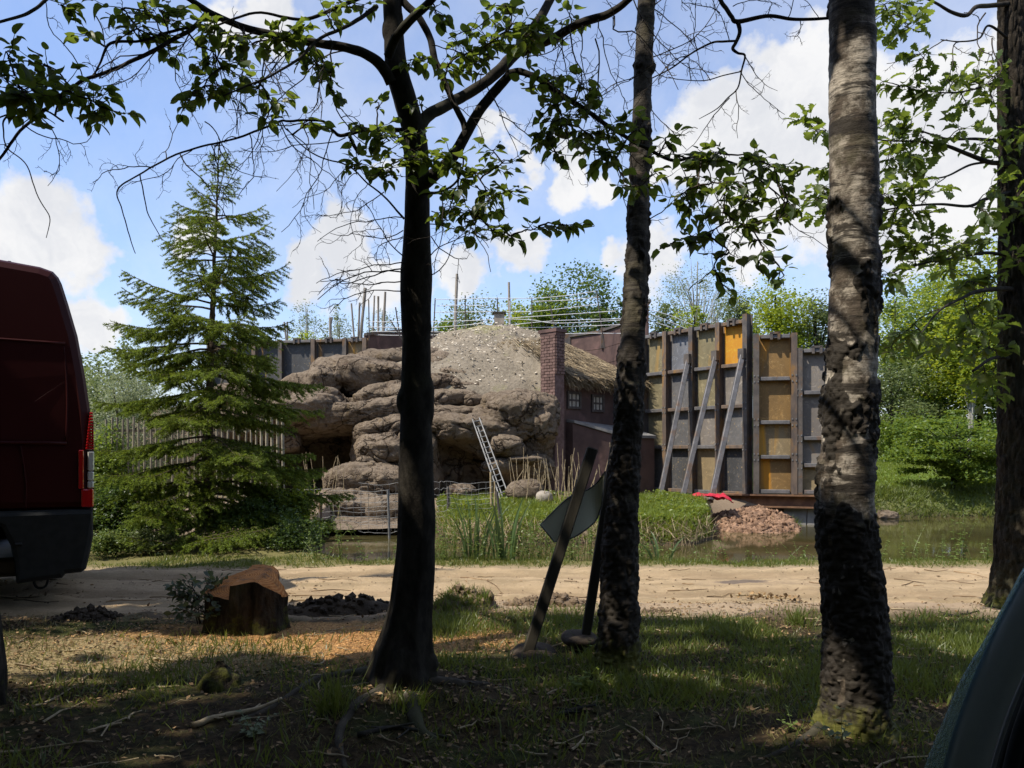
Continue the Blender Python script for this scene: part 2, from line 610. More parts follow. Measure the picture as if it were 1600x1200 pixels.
def axis(segs):
    out = [segs[0][0]]
    for a, b, s in segs:
        n = max(1, int(round((b - a) / s)))
        out += list(a + (b - a) * (np.arange(n) + 1) / n)
    return np.array(out)


def sheet(mb, X, Y, hf, **kw):
    gx, gy = np.meshgrid(X, Y)
    z = hf(gx.ravel(), gy.ravel())
    v = np.stack([gx.ravel(), gy.ravel(), z], 1)
    nx, ny = len(X), len(Y)
    i = (np.arange(ny - 1)[:, None] * nx + np.arange(nx - 1)[None]).ravel()
    mb.add(v, np.stack([i, i + 1, i + nx + 1, i + nx], 1), **{k: f(v) for k, f in kw.items()})
    mb.smooth = True


def grow(a, b, s0, g):
    out = [a]
    s = s0
    while abs(out[-1]) < abs(b):
        out.append(out[-1] + s * (1 if b > a else -1))
        s *= g
    return out[1:]


gX = np.concatenate([grow(-9, -600, 0.2, 1.16)[::-1], axis([(-9, -4.5, 0.12), (-4.5, 4.5, 0.04), (4.5, 11, 0.12)]), grow(11, 600, 0.2, 1.16)])
gY = np.concatenate([grow(0, -300, 0.3, 1.2)[::-1], axis([(0, 1.8, 0.15), (1.8, 6.2, 0.035), (6.2, 9, 0.07), (9, 22, 0.12)]), grow(22, 900, 0.2, 1.15)])

# forest floor: dark humus, bare sandy soil near the track, sawdust round the stump, meadow beyond the water
m, nt = newmat('forest_floor')
p = pos(nt)
sp = node(nt, 'ShaderNodeSeparateXYZ', {0: p})
X_, Y_, Z_ = sp.outputs
n1 = noise(nt, p, 1.6, 6, 0.65)
n2 = noise(nt, p, 26, 6, 0.7)
humus = mixc(nt, sstep(nt, n2, 0.35, 0.68), (0.02, 0.014, 0.008), (0.08, 0.055, 0.028))
mossy = mixc(nt, sstep(nt, n2, 0.35, 0.65), (0.022, 0.028, 0.009), (0.062, 0.066, 0.021))
c = mixc(nt, sstep(nt, n1, 0.46, 0.6), humus, mossy)
rw = node(nt, 'ShaderNodeVectorMath', {0: p, 1: (-1.15, 4.72, 0)}, operation='SUBTRACT').outputs[0]
rw = node(nt, 'ShaderNodeVectorMath', {0: rw, 1: (0.65, 1.5, 0)}, operation='MULTIPLY').outputs[0]
dd = node(nt, 'ShaderNodeVectorMath', {0: rw}, operation='LENGTH').outputs['Value']
saw = mth(nt, 'ADD', sstep(nt, dd, 0.35, 1.35, 1, 0), mth(nt, 'MULTIPLY_ADD', noise(nt, p, 9, 6, 0.7), 1.4, -0.72))
c = mixc(nt, sstep(nt, saw, 0.35, 0.8), c, mixc(nt, sstep(nt, noise(nt, p, 60, 7, 0.8), 0.38, 0.62), (0.20, 0.10, 0.04), (0.50, 0.29, 0.115)))
# straw-like dry patch on the left
rw2 = node(nt, 'ShaderNodeVectorMath', {0: p, 1: (-2.3, 4.3, 0)}, operation='SUBTRACT').outputs[0]
rw2 = node(nt, 'ShaderNodeVectorMath', {0: rw2, 1: (0.55, 1.3, 0)}, operation='MULTIPLY').outputs[0]
d2 = node(nt, 'ShaderNodeVectorMath', {0: rw2}, operation='LENGTH').outputs['Value']
dry = mth(nt, 'ADD', sstep(nt, d2, 0.3, 1.0, 0.9, 0), mth(nt, 'MULTIPLY_ADD', n2, 1.2, -0.65))
c = mixc(nt, sstep(nt, dry, 0.25, 0.8), c, mixc(nt, sstep(nt, noise(nt, p, 55, 7, 0.8), 0.38, 0.62), (0.13, 0.095, 0.045), (0.40, 0.31, 0.165)))
# sandy shoulder of the track
lo = mth(nt, 'MULTIPLY_ADD', noise(nt, p, 1.3, 4), 0.9, 4.75)
sand = sstep(nt, mth(nt, 'SUBTRACT', Y_, lo), 0.0, 0.5)
c = mixc(nt, sand, c, mixc(nt, n2, (0.28, 0.205, 0.135), (0.42, 0.32, 0.22)))
verge = mixc(nt, n2, (0.10, 0.10, 0.035), (0.22, 0.19, 0.085))
c = mixc(nt, sstep(nt, Y_, 7.5, 7.9), c, verge)
earth = mixc(nt, n2, (0.17, 0.125, 0.085), (0.30, 0.23, 0.165))
c = mixc(nt, sstep(nt, Y_, 9.5, 11), c, earth)
meadow = mixc(nt, sstep(nt, noise(nt, p, 3.0, 6, 0.7), 0.35, 0.65), (0.075, 0.12, 0.02), (0.13, 0.18, 0.04))
c = mixc(nt, sstep(nt, Y_, 16, 18.5), c, meadow)
c = mixc(nt, sstep(nt, Z_, -0.1, -0.42), c, (0.06, 0.045, 0.025))
finish(nt, c, 0.95, noise(nt, p, 60, 6, 0.75), 0.7, 0.02, spec=0.1)
MT['ground'] = m

g = MB()
sheet(g, gX, gY, lambda x, y: terrain(x, y))
tag(obj('ground', g, MT['ground']), kind='structure')

# the sandy track
m, nt = newmat('sand_track')
p = pos(nt)
st = pos(nt, (0.35, 1.6, 1))
n1 = noise(nt, st, 2.2, 6, 0.6)
n2 = noise(nt, p, 38, 9, 0.8)
c = mixc(nt, sstep(nt, n1, 0.38, 0.62), (0.37, 0.275, 0.165), (0.52, 0.385, 0.24))
c = mixc(nt, sstep(nt, noise(nt, st, 1.1, 5, 0.7, 0.6), 0.56, 0.72), c, (0.36, 0.265, 0.175))
c = mixc(nt, sstep(nt, n2, 0.56, 0.66, 0, 0.75), c, (0.22, 0.155, 0.10))
c = mixc(nt, sstep(nt, n2, 0.44, 0.36, 0, 0.6), c, (0.64, 0.51, 0.35))
yy_ = mth(nt, 'ADD', node(nt, 'ShaderNodeSeparateXYZ', {0: p}).outputs[1], mth(nt, 'MULTIPLY_ADD', noise(nt, pos(nt, (0.5, 0.2, 1)), 1.0, 3), 0.5, -0.25))
for y0_ in (6.28, 7.12):                     # wheel lines pressed darker and dirtier
    w_ = sstep(nt, mth(nt, 'ABSOLUTE', mth(nt, 'SUBTRACT', yy_, y0_)), 0.05, 0.2, 0.55, 0.0)
    c = mixc(nt, mth(nt, 'MULTIPLY', w_, sstep(nt, noise(nt, pos(nt, (0.6, 3, 1)), 3.0, 6, 0.7), 0.3, 0.6)), c, (0.27, 0.19, 0.115))
pv = node(nt, 'ShaderNodeVectorMath', {0: p, 1: (-1.93, -6.75, 0)}).outputs[0]
pv = node(nt, 'ShaderNodeVectorMath', {0: pv, 1: (4.0, 9.5, 0)}, operation='MULTIPLY').outputs[0]
pd_ = mth(nt, 'ADD', node(nt, 'ShaderNodeVectorMath', {0: pv}, operation='LENGTH').outputs['Value'], mth(nt, 'MULTIPLY_ADD', n2, 1.2, -0.6))
c = mixc(nt, sstep(nt, pd_, 0.7, 1.05, 0.85, 0), c, (0.15, 0.12, 0.105))
finish(nt, c, 0.95, noise(nt, p, 24, 10, 0.8), 0.9, 0.035, spec=0.1)
MT['track'] = m


def track_h(x, y):
    lo, hi = road_edges(x)
    b = terrain(x, y, False)
    q = np.stack([x, y, x * 0], 1)
    rut = 0.04 * (np.exp(-((y - 6.25) / 0.16) ** 2) + np.exp(-((y - 7.1) / 0.16) ** 2))
    e = np.minimum(sm(y, lo - 0.05, lo + 0.2), 1 - sm(y, hi - 0.2, hi + 0.05))
    return b - 0.05 + 0.055 * e - rut * e + 0.005 * fbm(q * np.array([1.6, 4, 1]), 3, 8) + 0.007 * fbm(q * 13, 4, 9)


tx = np.concatenate([grow(-5, -60, 0.1, 1.15)[::-1], axis([(-5, 5, 0.045)]), grow(5, 60, 0.1, 1.15)])
g = MB()
sheet(g, tx, axis([(4.6, 8.0, 0.045)]), track_h)
tag(obj('dirt_track', g, MT['track']), kind='structure')

# pond
m, nt = newmat('pond_water')
p = pos(nt)
c = mixc(nt, sstep(nt, noise(nt, p, 0.8, 4, 0.6), 0.35, 0.65), (0.050, 0.042, 0.016), (0.085, 0.072, 0.03))
finish(nt, c, 0.06, noise(nt, pos(nt, (1, 0.5, 1)), 9, 3, 0.5), 0.035, 0.02, spec=0.5, IOR=1.33)
MT['water'] = m
g = MB()
sheet(g, np.linspace(-40, 45, 60), np.linspace(7.9, 34, 40), lambda x, y: x * 0 + WATER)
tag(obj('pond_water', g, MT['water']), kind='structure')

# ------------------------------------------------------------------ artificial rock
m, nt = newmat('rock')
p = pos(nt)
n1 = noise(nt, p, 1.3, 6, 0.65)
n2 = noise(nt, p, 14, 8, 0.7)
c = mixc(nt, sstep(nt, n1, 0.35, 0.65), (0.138, 0.104, 0.075), (0.232, 0.181, 0.134))
c = mixc(nt, sstep(nt, n2, 0.4, 0.7, 0, 0.7), c, (0.30, 0.242, 0.18))
c = mixc(nt, sstep(nt, noise(nt, pos(nt, (2, 2, 0.5)), 2.0, 6, 0.7), 0.56, 0.72), c, (0.17, 0.125, 0.075))
crk = node(nt, 'ShaderNodeAttribute', attribute_name='crack').outputs['Fac']
c = mixc(nt, sstep(nt, crk, 0.25, 0.9), c, (0.085, 0.06, 0.045))
wv_ = node(nt, 'ShaderNodeVectorMath', {0: noise(nt, p, 1.8, 4, 0.6, out=1), 'Scale': 0.8}, operation='SCALE').outputs[0]
pw = node(nt, 'ShaderNodeVectorMath', {0: pos(nt, (1, 1, 1.35)), 1: wv_}).outputs[0]
ck = None
for sc_v, lo_, wd_, gs in ((1.3, 0.40, 0.035, 0.9), (3.4, 0.52, 0.05, 1.6)):
    ed = node(nt, 'ShaderNodeTexVoronoi', {'Vector': pw, 'Scale': sc_v}, feature='DISTANCE_TO_EDGE').outputs['Distance']
    lnk = mth(nt, 'MULTIPLY', sstep(nt, ed, 0.0, wd_, 1.0, 0.0), sstep(nt, noise(nt, p, gs, 3, 0.6), lo_, lo_ + 0.12))
    ck = lnk if ck is None else mth(nt, 'MAXIMUM', ck, lnk)
c = mixc(nt, mth(nt, 'MULTIPLY', ck, 0.85), c, (0.05, 0.036, 0.026))
hgt = mth(nt, 'SUBTRACT', mth(nt, 'ADD', n2, mth(nt, 'MULTIPLY', noise(nt, p, 60, 5, 0.7), 0.4)), mth(nt, 'MULTIPLY', ck, 0.9))
finish(nt, c, 0.95, hgt, 0.9, 0.07, spec=0.1)
MT['rock'] = m


def cellpt(p, s):
    """the Voronoi site nearest to each point"""
    i = np.floor(p).astype(np.int64)
    best = np.full(len(p), 9.0); out = np.zeros_like(p)
    for dx in (-1, 0, 1):
        for dy in (-1, 0, 1):
            for dz in (-1, 0, 1):
                c = i + np.array([dx, dy, dz])
                q = np.stack([c[:, k] + _h(c[:, 0], c[:, 1], c[:, 2], s + 31 + k) for k in range(3)], 1)
                d = np.linalg.norm(q - p, axis=1)
                m = d < best
                best = np.where(m, d, best); out[m] = q[m]
    return out


def boulder(name, px, py, w, h, d, t, parent, ex=2.8, amp=0.10, crack=1.0, sub=5, yaw=0.0, tilt=0.0, seed=0, mat='rock', flat=0.0):
    """rounded block filling the box w x h (photo pixels) at depth d, t metres thick"""
    c = P(px, py, d + t / 2)
    k = (d + t * 0.25) / 1250
    r = np.array([w * k / 2, t / 2, h * k / 2])
    v, f = ICO[sub]
    s = (np.abs(v) ** ex).sum(1) ** (-1 / ex)
    q = v * s[:, None]
    nrm = v
    x = q * r
    if parent is rock: x[:, 1] += np.clip(0.35 - x[:, 2] / r[2], 0, 1.35) * 0.21 * min(t, 2.2 * r[2])      # faces undercut, tops jut out
    cy, sy = math.cos(tilt), math.sin(tilt)
    x = np.stack([x[:, 0] * cy - x[:, 2] * sy, x[:, 1], x[:, 0] * sy + x[:, 2] * cy], 1)
    ca, sa = math.cos(yaw), math.sin(yaw)
    x = np.stack([x[:, 0] * ca - x[:, 1] * sa, x[:, 0] * sa + x[:, 1] * ca, x[:, 2]], 1)
    wpos = x + c
    sd = seed * 13.7
    m_ = min(r)
    dsp = amp * (0.8 * fbm(wpos * 1.1 + sd, 3, 1) + 0.6 * fbm(wpos * np.array([2.6, 2.6, 3.4]) + sd, 3, 2) + 0.42 * fbm(wpos * np.array([7, 7, 8.5]) + sd, 3, 3)) * min(1, m_ * 2.5)
    wp = wpos + 0.22 * np.stack([fbm(wpos * 2 + 5, 2, 7), fbm(wpos * 2 + 9, 2, 8), fbm(wpos * 2 + 2, 2, 9)], 1)
    f1, f2 = voro(wp * np.array([1.7, 1.7, 2.1]) + sd, 5)
    g1, g2 = voro(wp * np.array([3.6, 3.6, 5.0]) + sd, 6)
    gate = sm(fbm(wpos * 0.9 + 7, 2, 14), -0.25, 0.1)
    cr = (1 - sm(f2 - f1, 0.0, 0.05)) * gate + 0.6 * (1 - sm(g2 - g1, 0.0, 0.06)) * sm(fbm(wpos * 1.2 + 3, 2, 4), -0.15, 0.12)
    cr = np.clip(cr, 0, 1) * crack
    blk = 0.055 * (vnoise(cellpt(wp * np.array([1.7, 1.7, 2.1]) + sd, 5) * 7.3)) * crack
    wpos = wpos + nrm * (dsp - 0.035 * cr + blk)[:, None]
    mb = MB()
    mb.add(wpos, f, crack=cr)
    return obj(name, mb, MT[mat], parent, smooth=True)


rock = thing('rock_outcrop', (-1.0, 16.0, 0.1), 'brown cracked artificial rock cliff with stacked boulders and dark hollows beside the mound house', 'rock')
BL = [  # px, py, w, h, depth, thickness, exponent, yaw, tilt
    (632, 572, 160, 56, 18.3, 2.0, 2.6, 0, 0.05), (690, 580, 44, 56, 18.0, 1.4, 2.6, 0, 0),
    (572, 596, 175, 72, 17.4, 2.2, 2.5, 0.1, -0.12), (610, 586, 90, 38, 17.3, 1.2, 2.6, 0, -0.12),
    (506, 598, 58, 52, 17.2, 1.2, 2.6, 0.3, 0), (612, 624, 122, 46, 16.7, 1.3, 2.5, 0, 0.03),
    (494, 622, 76, 28, 16.8, 0.9, 3.0, 0, 0.05), (412, 622, 160, 44, 17.6, 1.6, 3.0, 0, -0.08),
    (560, 652, 215, 50, 16.3, 2.6, 3.4, 0, 0.10), (612, 672, 120, 44, 16.0, 1.6, 3.0, 0, 0.12),
    (520, 660, 130, 34, 16.5, 1.8, 3.0, 0, 0.22),
    (608, 706, 108, 58, 15.5, 1.5, 2.8, 0, 0), (576, 726, 40, 40, 15.6, 0.8, 2.3, 0, 0.5),
    (585, 757, 150, 60, 15.0, 1.5, 3.4, 0, 0.0), (550, 794, 120, 54, 14.5, 1.2, 2.6, 0, -0.1),
    (610, 800, 80, 48, 14.4, 1.0, 2.4, 0, -0.2), (470, 798, 90, 42, 14.6, 1.0, 3.0, 0, 0.05),
    (722, 590, 92, 32, 17.5, 1.2, 2.5, 0, -0.1), (684, 604, 64, 34, 17.2, 1.0, 3.2, 0, 0), (730, 607, 84, 26, 17.2, 1.2, 3.0, 0, -0.07),
    (706, 624, 90, 32, 16.8, 1.2, 2.8, 0, 0.02), (742, 628, 36, 26, 16.7, 0.8, 2.6, 0, 0), (684, 630, 50, 40, 16.7, 0.8, 2.6, 0, 0),
    (728, 650, 150, 34, 16.5, 2.0, 3.0, 0, -0.06), (692, 668, 102, 52, 15.9, 1.6, 2.6, 0, -0.02),
    (774, 664, 88, 50, 16.2, 1.6, 2.6, 0, -0.30), (812, 652, 112, 78, 15.9, 1.8, 3.4, 0.15, -0.05), (782, 634, 64, 34, 16.4, 1.2, 2.8, 0, -0.2),
    (752, 690, 120, 48, 16.1, 1.2, 2.6, 0, -0.38), (842, 700, 56, 70, 16.2, 1.0, 3.0, 0, 0), (826, 735, 90, 60, 16.1, 1.0, 2.6, 0, 0),
    (820, 718, 56, 12, 15.7, 0.5, 2.6, 0, 0), (786, 728, 70, 22, 15.9, 0.6, 2.5, 0, 0),
    (500, 730, 150, 180, 18.6, 1.2, 4.0, 0, 0), (410, 722, 150, 150, 18.4, 1.6, 4.0, 0, 0), (300, 712, 170, 150, 18.0, 1.8, 3.4, 0, 0),
    (735, 730, 210, 150, 16.9, 1.2, 4.0, 0, 0), (695, 750, 60, 80, 16.9, 0.8, 3.4, 0, 0), (740, 745, 70, 100, 17.2, 0.8, 3.4, 0, 0),
    (625, 720, 150, 150, 16.6, 1.4, 4.0, 0, 0), (640, 650, 420, 160, 18.9, 1.2, 3.5, 0, 0),
    (445, 690, 50, 36, 16.6, 0.7, 2.8, 0, 0), (722, 772, 50, 36, 15.2, 0.8, 2.5, 0, 0),
    (470, 646, 150, 54, 16.0, 2.8, 3.2, 0, 0.08), (655, 724, 70, 130, 15.9, 1.3, 3.4, 0, 0), (740, 672, 150, 50, 15.7, 2.2, 3.0, 0, -0.1), (405, 664, 120, 54, 16.2, 2.2, 3.0, 0, 0),  # slabs and a half-hidden block added to shade the cliff hollows
    (345, 700, 90, 110, 16.4, 1.6, 3.2, 0.3, 0), (850, 668, 40, 50, 15.9, .8, 3.2, 0, 0.2), (792, 700, 60, 40, 15.7, 1.2, 3.0, 0, -0.3),
]
for i, b in enumerate(BL):
    big = b[2] * b[3] > 3500
    boulder('boulder', b[0], b[1], b[2] * 1.02, b[3] * 1.02, b[4], b[5], rock, b[6], amp=(0.20 if b[4] > 17.5 and b[6] == 4.0 else 0.11) if big else 0.07,
            sub=6 if b[2] > 100 and b[4] < 17 else 5, yaw=b[7], tilt=b[8], seed=i)
ledge = MB()
sheet(ledge, np.linspace(-6.5, -1.9, 90), np.linspace(13.6, 15.6, 30), lambda x, y: terrain(x, y) * 0 - 0.22 + 0.12 * sm(y, 13.6, 14.4) + 0.05 * fbm(np.stack([x * 2, y * 2, x * 0], 1), 3))
obj('ledge', ledge, MT['rock'], rock)

for i, (a, lab) in enumerate([((820, 766, 54, 26, 14.6, 0.7), 'flat topped light brown stone in dry stalks at the cliff foot'),
                              ((850, 776, 26, 18, 14.4, 0.35), 'small pale grey lump of rubble beside the flat topped stone'),
                              ((1383, 806, 34, 14, 17.0, 0.5), 'low pinkish stone at the water edge right of the thick birch')]):
    c = P(a[0], a[1], a[4])
    r_ = thing('stone', (c[0], c[1], c[2] - 0.15), lab, 'stone')
    boulder('boulder', *a, r_, 3.0, 0.16, sub=4, seed=60 + i, mat='rock' if i != 1 else 'concrete_pale')

# ------------------------------------------------------------------ steel plate walls
PANEL = {}


def panel_mat(name, base, base2, rust, amt, streak):
    m, nt = newmat(name)
    oi = node(nt, 'ShaderNodeObjectInfo').outputs['Random']
    off = node(nt, 'ShaderNodeCombineXYZ', {0: mth(nt, 'MULTIPLY', oi, 37.0), 1: 0.0, 2: mth(nt, 'MULTIPLY', oi, 11.0)}).outputs[0]
    p = node(nt, 'ShaderNodeVectorMath', {0: pos(nt), 1: off}).outputs[0]
    ps = node(nt, 'ShaderNodeVectorMath', {0: p, 1: (1.2, 1.2, 0.55)}, operation='MULTIPLY').outputs[0]
    c = mixc(nt, sstep(nt, noise(nt, ps, 1.6, 6, 0.6), 0.3, 0.7), base, base2)
    sc = noise(nt, p, 3.2, 8, 0.8, 2.6)
    c = mixc(nt, sstep(nt, sc, 0.52, 0.66, 0, 0.8), c, tuple(min(.6, q * 1.7) for q in base2))
    c = mixc(nt, sstep(nt, sc, 0.44, 0.34, 0, 0.5), c, tuple(q * 0.6 for q in base))
    fl = noise(nt, p, 15.0, 5, 0.7, 1.5)
    c = mixc(nt, sstep(nt, fl, 0.60, 0.68, 0, 0.85), c, (0.44, 0.31, 0.15))
    r1 = noise(nt, node(nt, 'ShaderNodeVectorMath', {0: p, 1: streak}, operation='MULTIPLY').outputs[0], 1.1, 5, 0.55, 0.5)
    c = mixc(nt, sstep(nt, r1, 0.62 - amt, 0.74 - amt), c, rust)
    finish(nt, c, 0.62, fl, 0.08, 0.004, metal=0.15, spec=0.35)
    PANEL[name] = m


panel_mat('grey', (0.095, 0.093, 0.095), (0.14, 0.135, 0.135), (0.27, 0.17, 0.075), 0.05, (1.4, 1.4, 0.4))
panel_mat('blue_grey', (0.125, 0.13, 0.145), (0.185, 0.19, 0.21), (0.17, 0.155, 0.15), 0.0, (1, 1, 0.7))
panel_mat('brown_grey', (0.155, 0.135, 0.12), (0.22, 0.195, 0.17), (0.32, 0.20, 0.08), 0.06, (1.4, 1.4, 0.4))
panel_mat('olive', (0.16, 0.135, 0.075), (0.23, 0.195, 0.115), (0.34, 0.21, 0.06), 0.07, (1.4, 1.4, 0.4))
panel_mat('orange', (0.46, 0.20, 0.02), (0.54, 0.25, 0.025), (0.26, 0.20, 0.13), 0.02, (1.4, 1.4, 0.6))
panel_mat('amber', (0.19, 0.115, 0.045), (0.26, 0.155, 0.055), (0.50, 0.22, 0.02), 0.10, (1.8, 1.8, 0.3))
panel_mat('orange_edge', (0.20, 0.15, 0.085), (0.27, 0.205, 0.115), (0.54, 0.27, 0.03), 0.07, (2.2, 2.2, 0.25))
panel_mat('grey_streak', (0.045, 0.046, 0.049), (0.075, 0.075, 0.078), (0.46, 0.23, 0.04), 0.03, (2.4, 2.4, 0.15))

WB0, WB1 = P(1008, 770, 18.4), P(1173, 770, 16.0)


def on_line(px, A, B):
    """point of the ground line A-B that the camera sees at column px"""
    u = (px - 800) / 1250
    t = (A[0] - u * A[1]) / ((A[0] - u * A[1]) - (B[0] - u * B[1]))
    return A + (B - A) * t


def steel_wall(label, cols, A, B, z0, ztop, rails, colours, braces=(), loc=None, tall_post=False, group='steel plate wall sections'):
    """cols = photo columns of the posts; rails = heights; colours[col][row]"""
    A, B = A.copy(), B.copy()
    A[2] = B[2] = 0
    d = unit(B - A)
    n = np.array([d[1], -d[0], 0])                # towards the camera
    if n[1] > 0: n = -n
    root = thing('steel_wall', on_line(cols[0], A, B) + np.array([0, 0, z0]), label, 'wall', group)
    up = np.array([0, 0, 1.0])
    posts = [on_line(c, A, B) for c in cols]
    zs = [z0] + list(rails) + [ztop]
    for i in range(len(posts) - 1):
        a, b = posts[i], posts[i + 1]
        for r in range(len(zs) - 1):
            mb = MB()
            c = (a + b) / 2 + up * (zs[r] + zs[r + 1]) / 2 - n * 0.03
            box(mb, c, d * np.linalg.norm(b - a) / 2 * 0.985, n * 0.012, up * ((zs[r + 1] - zs[r]) / 2 * 0.995))
            obj('panel', mb, PANEL[colours[i][len(zs) - 2 - r]], root)
        for z in zs:
            mb = MB()
            zz = z + (0.0 if z not in (z0, ztop) else (0.045 if z == z0 else -0.035))
            w = 0.045
            beam(mb, a + d * 0.075 + up * zz + n * 0.05, b - d * 0.075 + up * zz + n * 0.05, 0.14, 0.075, up, 0.008)
            obj('rail', mb, MT['steel_brace' if i % 2 == 0 else 'rusty_post'], root)
        mb = MB()                                   # lifting bracket on the top edge
        q = (a + b) / 2 + up * (ztop + 0.03) + n * 0.10
        box(mb, q, d * 0.10, n * 0.05, up * 0.02)
        box(mb, q - d * 0.07 - up * 0.06, d * 0.025, n * 0.05, up * 0.07)
        box(mb, q + d * 0.07 - up * 0.06, d * 0.025, n * 0.05, up * 0.07)
        obj('bracket', mb, MT['iron_dark'], root)
    for i, q in enumerate(posts):
        mb = MB()
        top = ztop + (0.10 if tall_post and i == len(posts) - 1 else 0.02)
        for s in (-1, 1):                           # H-profile: two flanges and a web
            box(mb, q + up * (z0 + top) / 2 + n * (0.06 + 0.085 * s), d * 0.055, n * 0.008, up * (top - z0) / 2)
        box(mb, q + up * (z0 + top) / 2 + n * 0.06, d * 0.01, n * 0.077, up * (top - z0) / 2)
        po = obj('post', mb, MT['rusty_post' if i % 2 else 'iron_dark'], root)
        bb = MB()
        for z in rails:
            for s in (-1, 1):
                for e in (-0.06, 0.06):
                    box(bb, q + up * (z + e) + n * 0.158 + d * 0.036 * s, d * 0.012, n * 0.008, up * 0.014)
        obj('bolt', bb, MT['galv'], po)
    for (ctop, ytop, cbot, ybot) in braces:
        q = on_line(ctop, A, B)
        a = q + n * 0.18
        a[2] = CAM_H + (705 - ytop) / 1250 * a[1]
        b = on_line(cbot, A + n * 1.15, B + n * 1.15)
        b[2] = 0.16
        mb = MB()
        beam(mb, a, b, 0.10, 0.09, (0, 1, 0), 0.01)
        obj('brace', mb, MT['steel_brace'], root)
        mb = MB()
        box(mb, a + up * 0.03, d * 0.07, n * 0.06, up * 0.10)
        obj('brace_shoe', mb, MT['iron_dark'], root)
    return root, posts, d, n


zr = lambda y, d: CAM_H + (705 - y) / 1250 * d
wb, wbp, wbd, wbn = steel_wall('tall steel plate wall with three sloping braces and grey, olive and orange panels', [1010, 1045, 1086, 1128, 1171], WB0, WB1,
    0.20, zr(499, 16.0), [zr(698, 16), zr(634, 16), zr(569, 16)],
    [['olive', 'olive', 'olive', 'grey'], ['blue_grey', 'grey', 'grey', 'grey_streak'], ['olive', 'olive', 'brown_grey', 'orange_edge'], ['orange', 'brown_grey', 'grey', 'grey_streak']],
    braces=((1084, 563, 1031, 769), (1127, 558, 1066, 773), (1169, 555, 1111, 777)), tall_post=True)
WC0, WC1, WD1 = P(1176, 770, 15.95), P(1244, 770, 15.75), P(1330, 770, 15.45)
steel_wall('steel plate wall section of four rust orange panels in one column', [1181, 1240], WC0, WC1, 0.26, zr(524, 15.85), [zr(714, 15.8), zr(660, 15.8), zr(592, 15.8)],
           [['amber', 'amber', 'orange_edge', 'amber']])
steel_wall('lower grey steel plate wall section partly behind the thick birch', [1249, 1304], WC1 + (0.06, 0, 0), WD1, 0.26, zr(546, 15.7), [zr(727, 15.7), zr(685, 15.7), zr(614, 15.7)],
           [['brown_grey', 'brown_grey', 'brown_grey', 'orange_edge']])
# I-beam and plinth the two sections stand on
fb = thing('foundation_beam', (5.5, 15.8, 0), 'long rusty steel beam on a grey plinth at the water under the orange wall section', 'beam')
mb = MB()
a, b = P(1120, 0, 16.25), P(1335, 0, 15.42)
for z, hh, t in ((0.235, 0.014, 0.16), (0.115, 0.10, 0.02), (0.005, 0.014, 0.16)):
    beam(mb, np.array([a[0], a[1] - 0.08, z]), np.array([b[0], b[1] - 0.08, z]), t * 2, hh * 2)
obj('beam', mb, MT['rusty_beam'], fb)
for k in range(3):
    aa, bb_ = a + (b - a) * (0.50 + k * 0.17), a + (b - a) * (0.50 + k * 0.17 + 0.165)
    mb = MB()
    beam(mb, np.array([aa[0], aa[1] + 0.02, -0.51]), np.array([bb_[0], bb_[1] + 0.02, -0.51]), 0.2, 1.0, (0, 0, 1), 0.01)
    obj('plinth', mb, MT['concrete'], fb)

# grey wall at the back left, behind the rocks
wa_A, wa_B = P(400, 0, 22.6), P(575, 0, 22.0)
steel_wall('dark grey steel plate wall with orange streaks behind the spruce and rocks', [330, 400, 441, 492, 541, 572], wa_A, wa_B, 0.3, zr(531, 22.2), [zr(640, 22.2)],
           [['grey_streak', 'grey_streak']] * 2 + [['grey_streak', 'grey'], ['grey_streak', 'grey'], ['orange_edge', 'grey']])

# maroon board wall, curved, behind the mound house
bw = thing('board_wall', P(900, 715, 24), 'curved dark maroon board wall behind the mound house and chimney', 'wall')
cpts = [(571, 22.1), (640, 23.0), (720, 24.2), (800, 24.8), (880, 24.6), (940, 23.4), (990, 21.4), (1012, 18.6)]
tops = [533, 527, 523, 521, 520, 518, 518, 519]
for r in range(9):
    mb = MB()
    for i in range(len(cpts) - 1):
        a, b = P(cpts[i][0], 0, cpts[i][1]), P(cpts[i + 1][0], 0, cpts[i + 1][1])
        za, zb = 4.55, 4.55
        if i == 0: za = 4.30
        hgt = 0.46
        a[2] = za - hgt * (r + 0.5); b[2] = zb - hgt * (r + 0.5)
        beam(mb, a, b, 0.05 + 0.008 * (r % 2), hgt - 0.012)
    obj('board', mb, MT['maroon'], bw)
mb = MB()
for i in range(len(cpts) - 1):
    a, b = P(cpts[i][0], 0, cpts[i][1]), P(cpts[i + 1][0], 0, cpts[i + 1][1])
    a[2] = b[2] = 4.60
    if i == 0: a[2] = 4.33
    beam(mb, a, b, 0.16, 0.07)
obj('coping', mb, MT['iron_dark'], bw)
for px in (886, 943):
    q = on_line(px, P(880, 0, 24.6), P(940, 0, 23.4)); q[2] = 4.38
    mb = MB()
    box(mb, q + np.array([0, -0.12, 0]), (0.09, 0, 0), (0, 0.07, 0), (0, 0, 0.3))
    obj('bracket', mb, MT['iron_dark'], bw)

# ------------------------------------------------------------------ mound house
house = thing('mound_house', P(860, 715, 18.5), 'low maroon house under a domed earth mound with a brick chimney and small vent', 'house')
DC = np.array([P(785, 0, 20.6)[0], 20.6])
HA, HB = P(878, 0, 16.9), P(1004, 0, 18.6)
HA[2] = HB[2] = 0
HD = unit(HB - HA); HN = np.array([HD[1], -HD[0], 0])


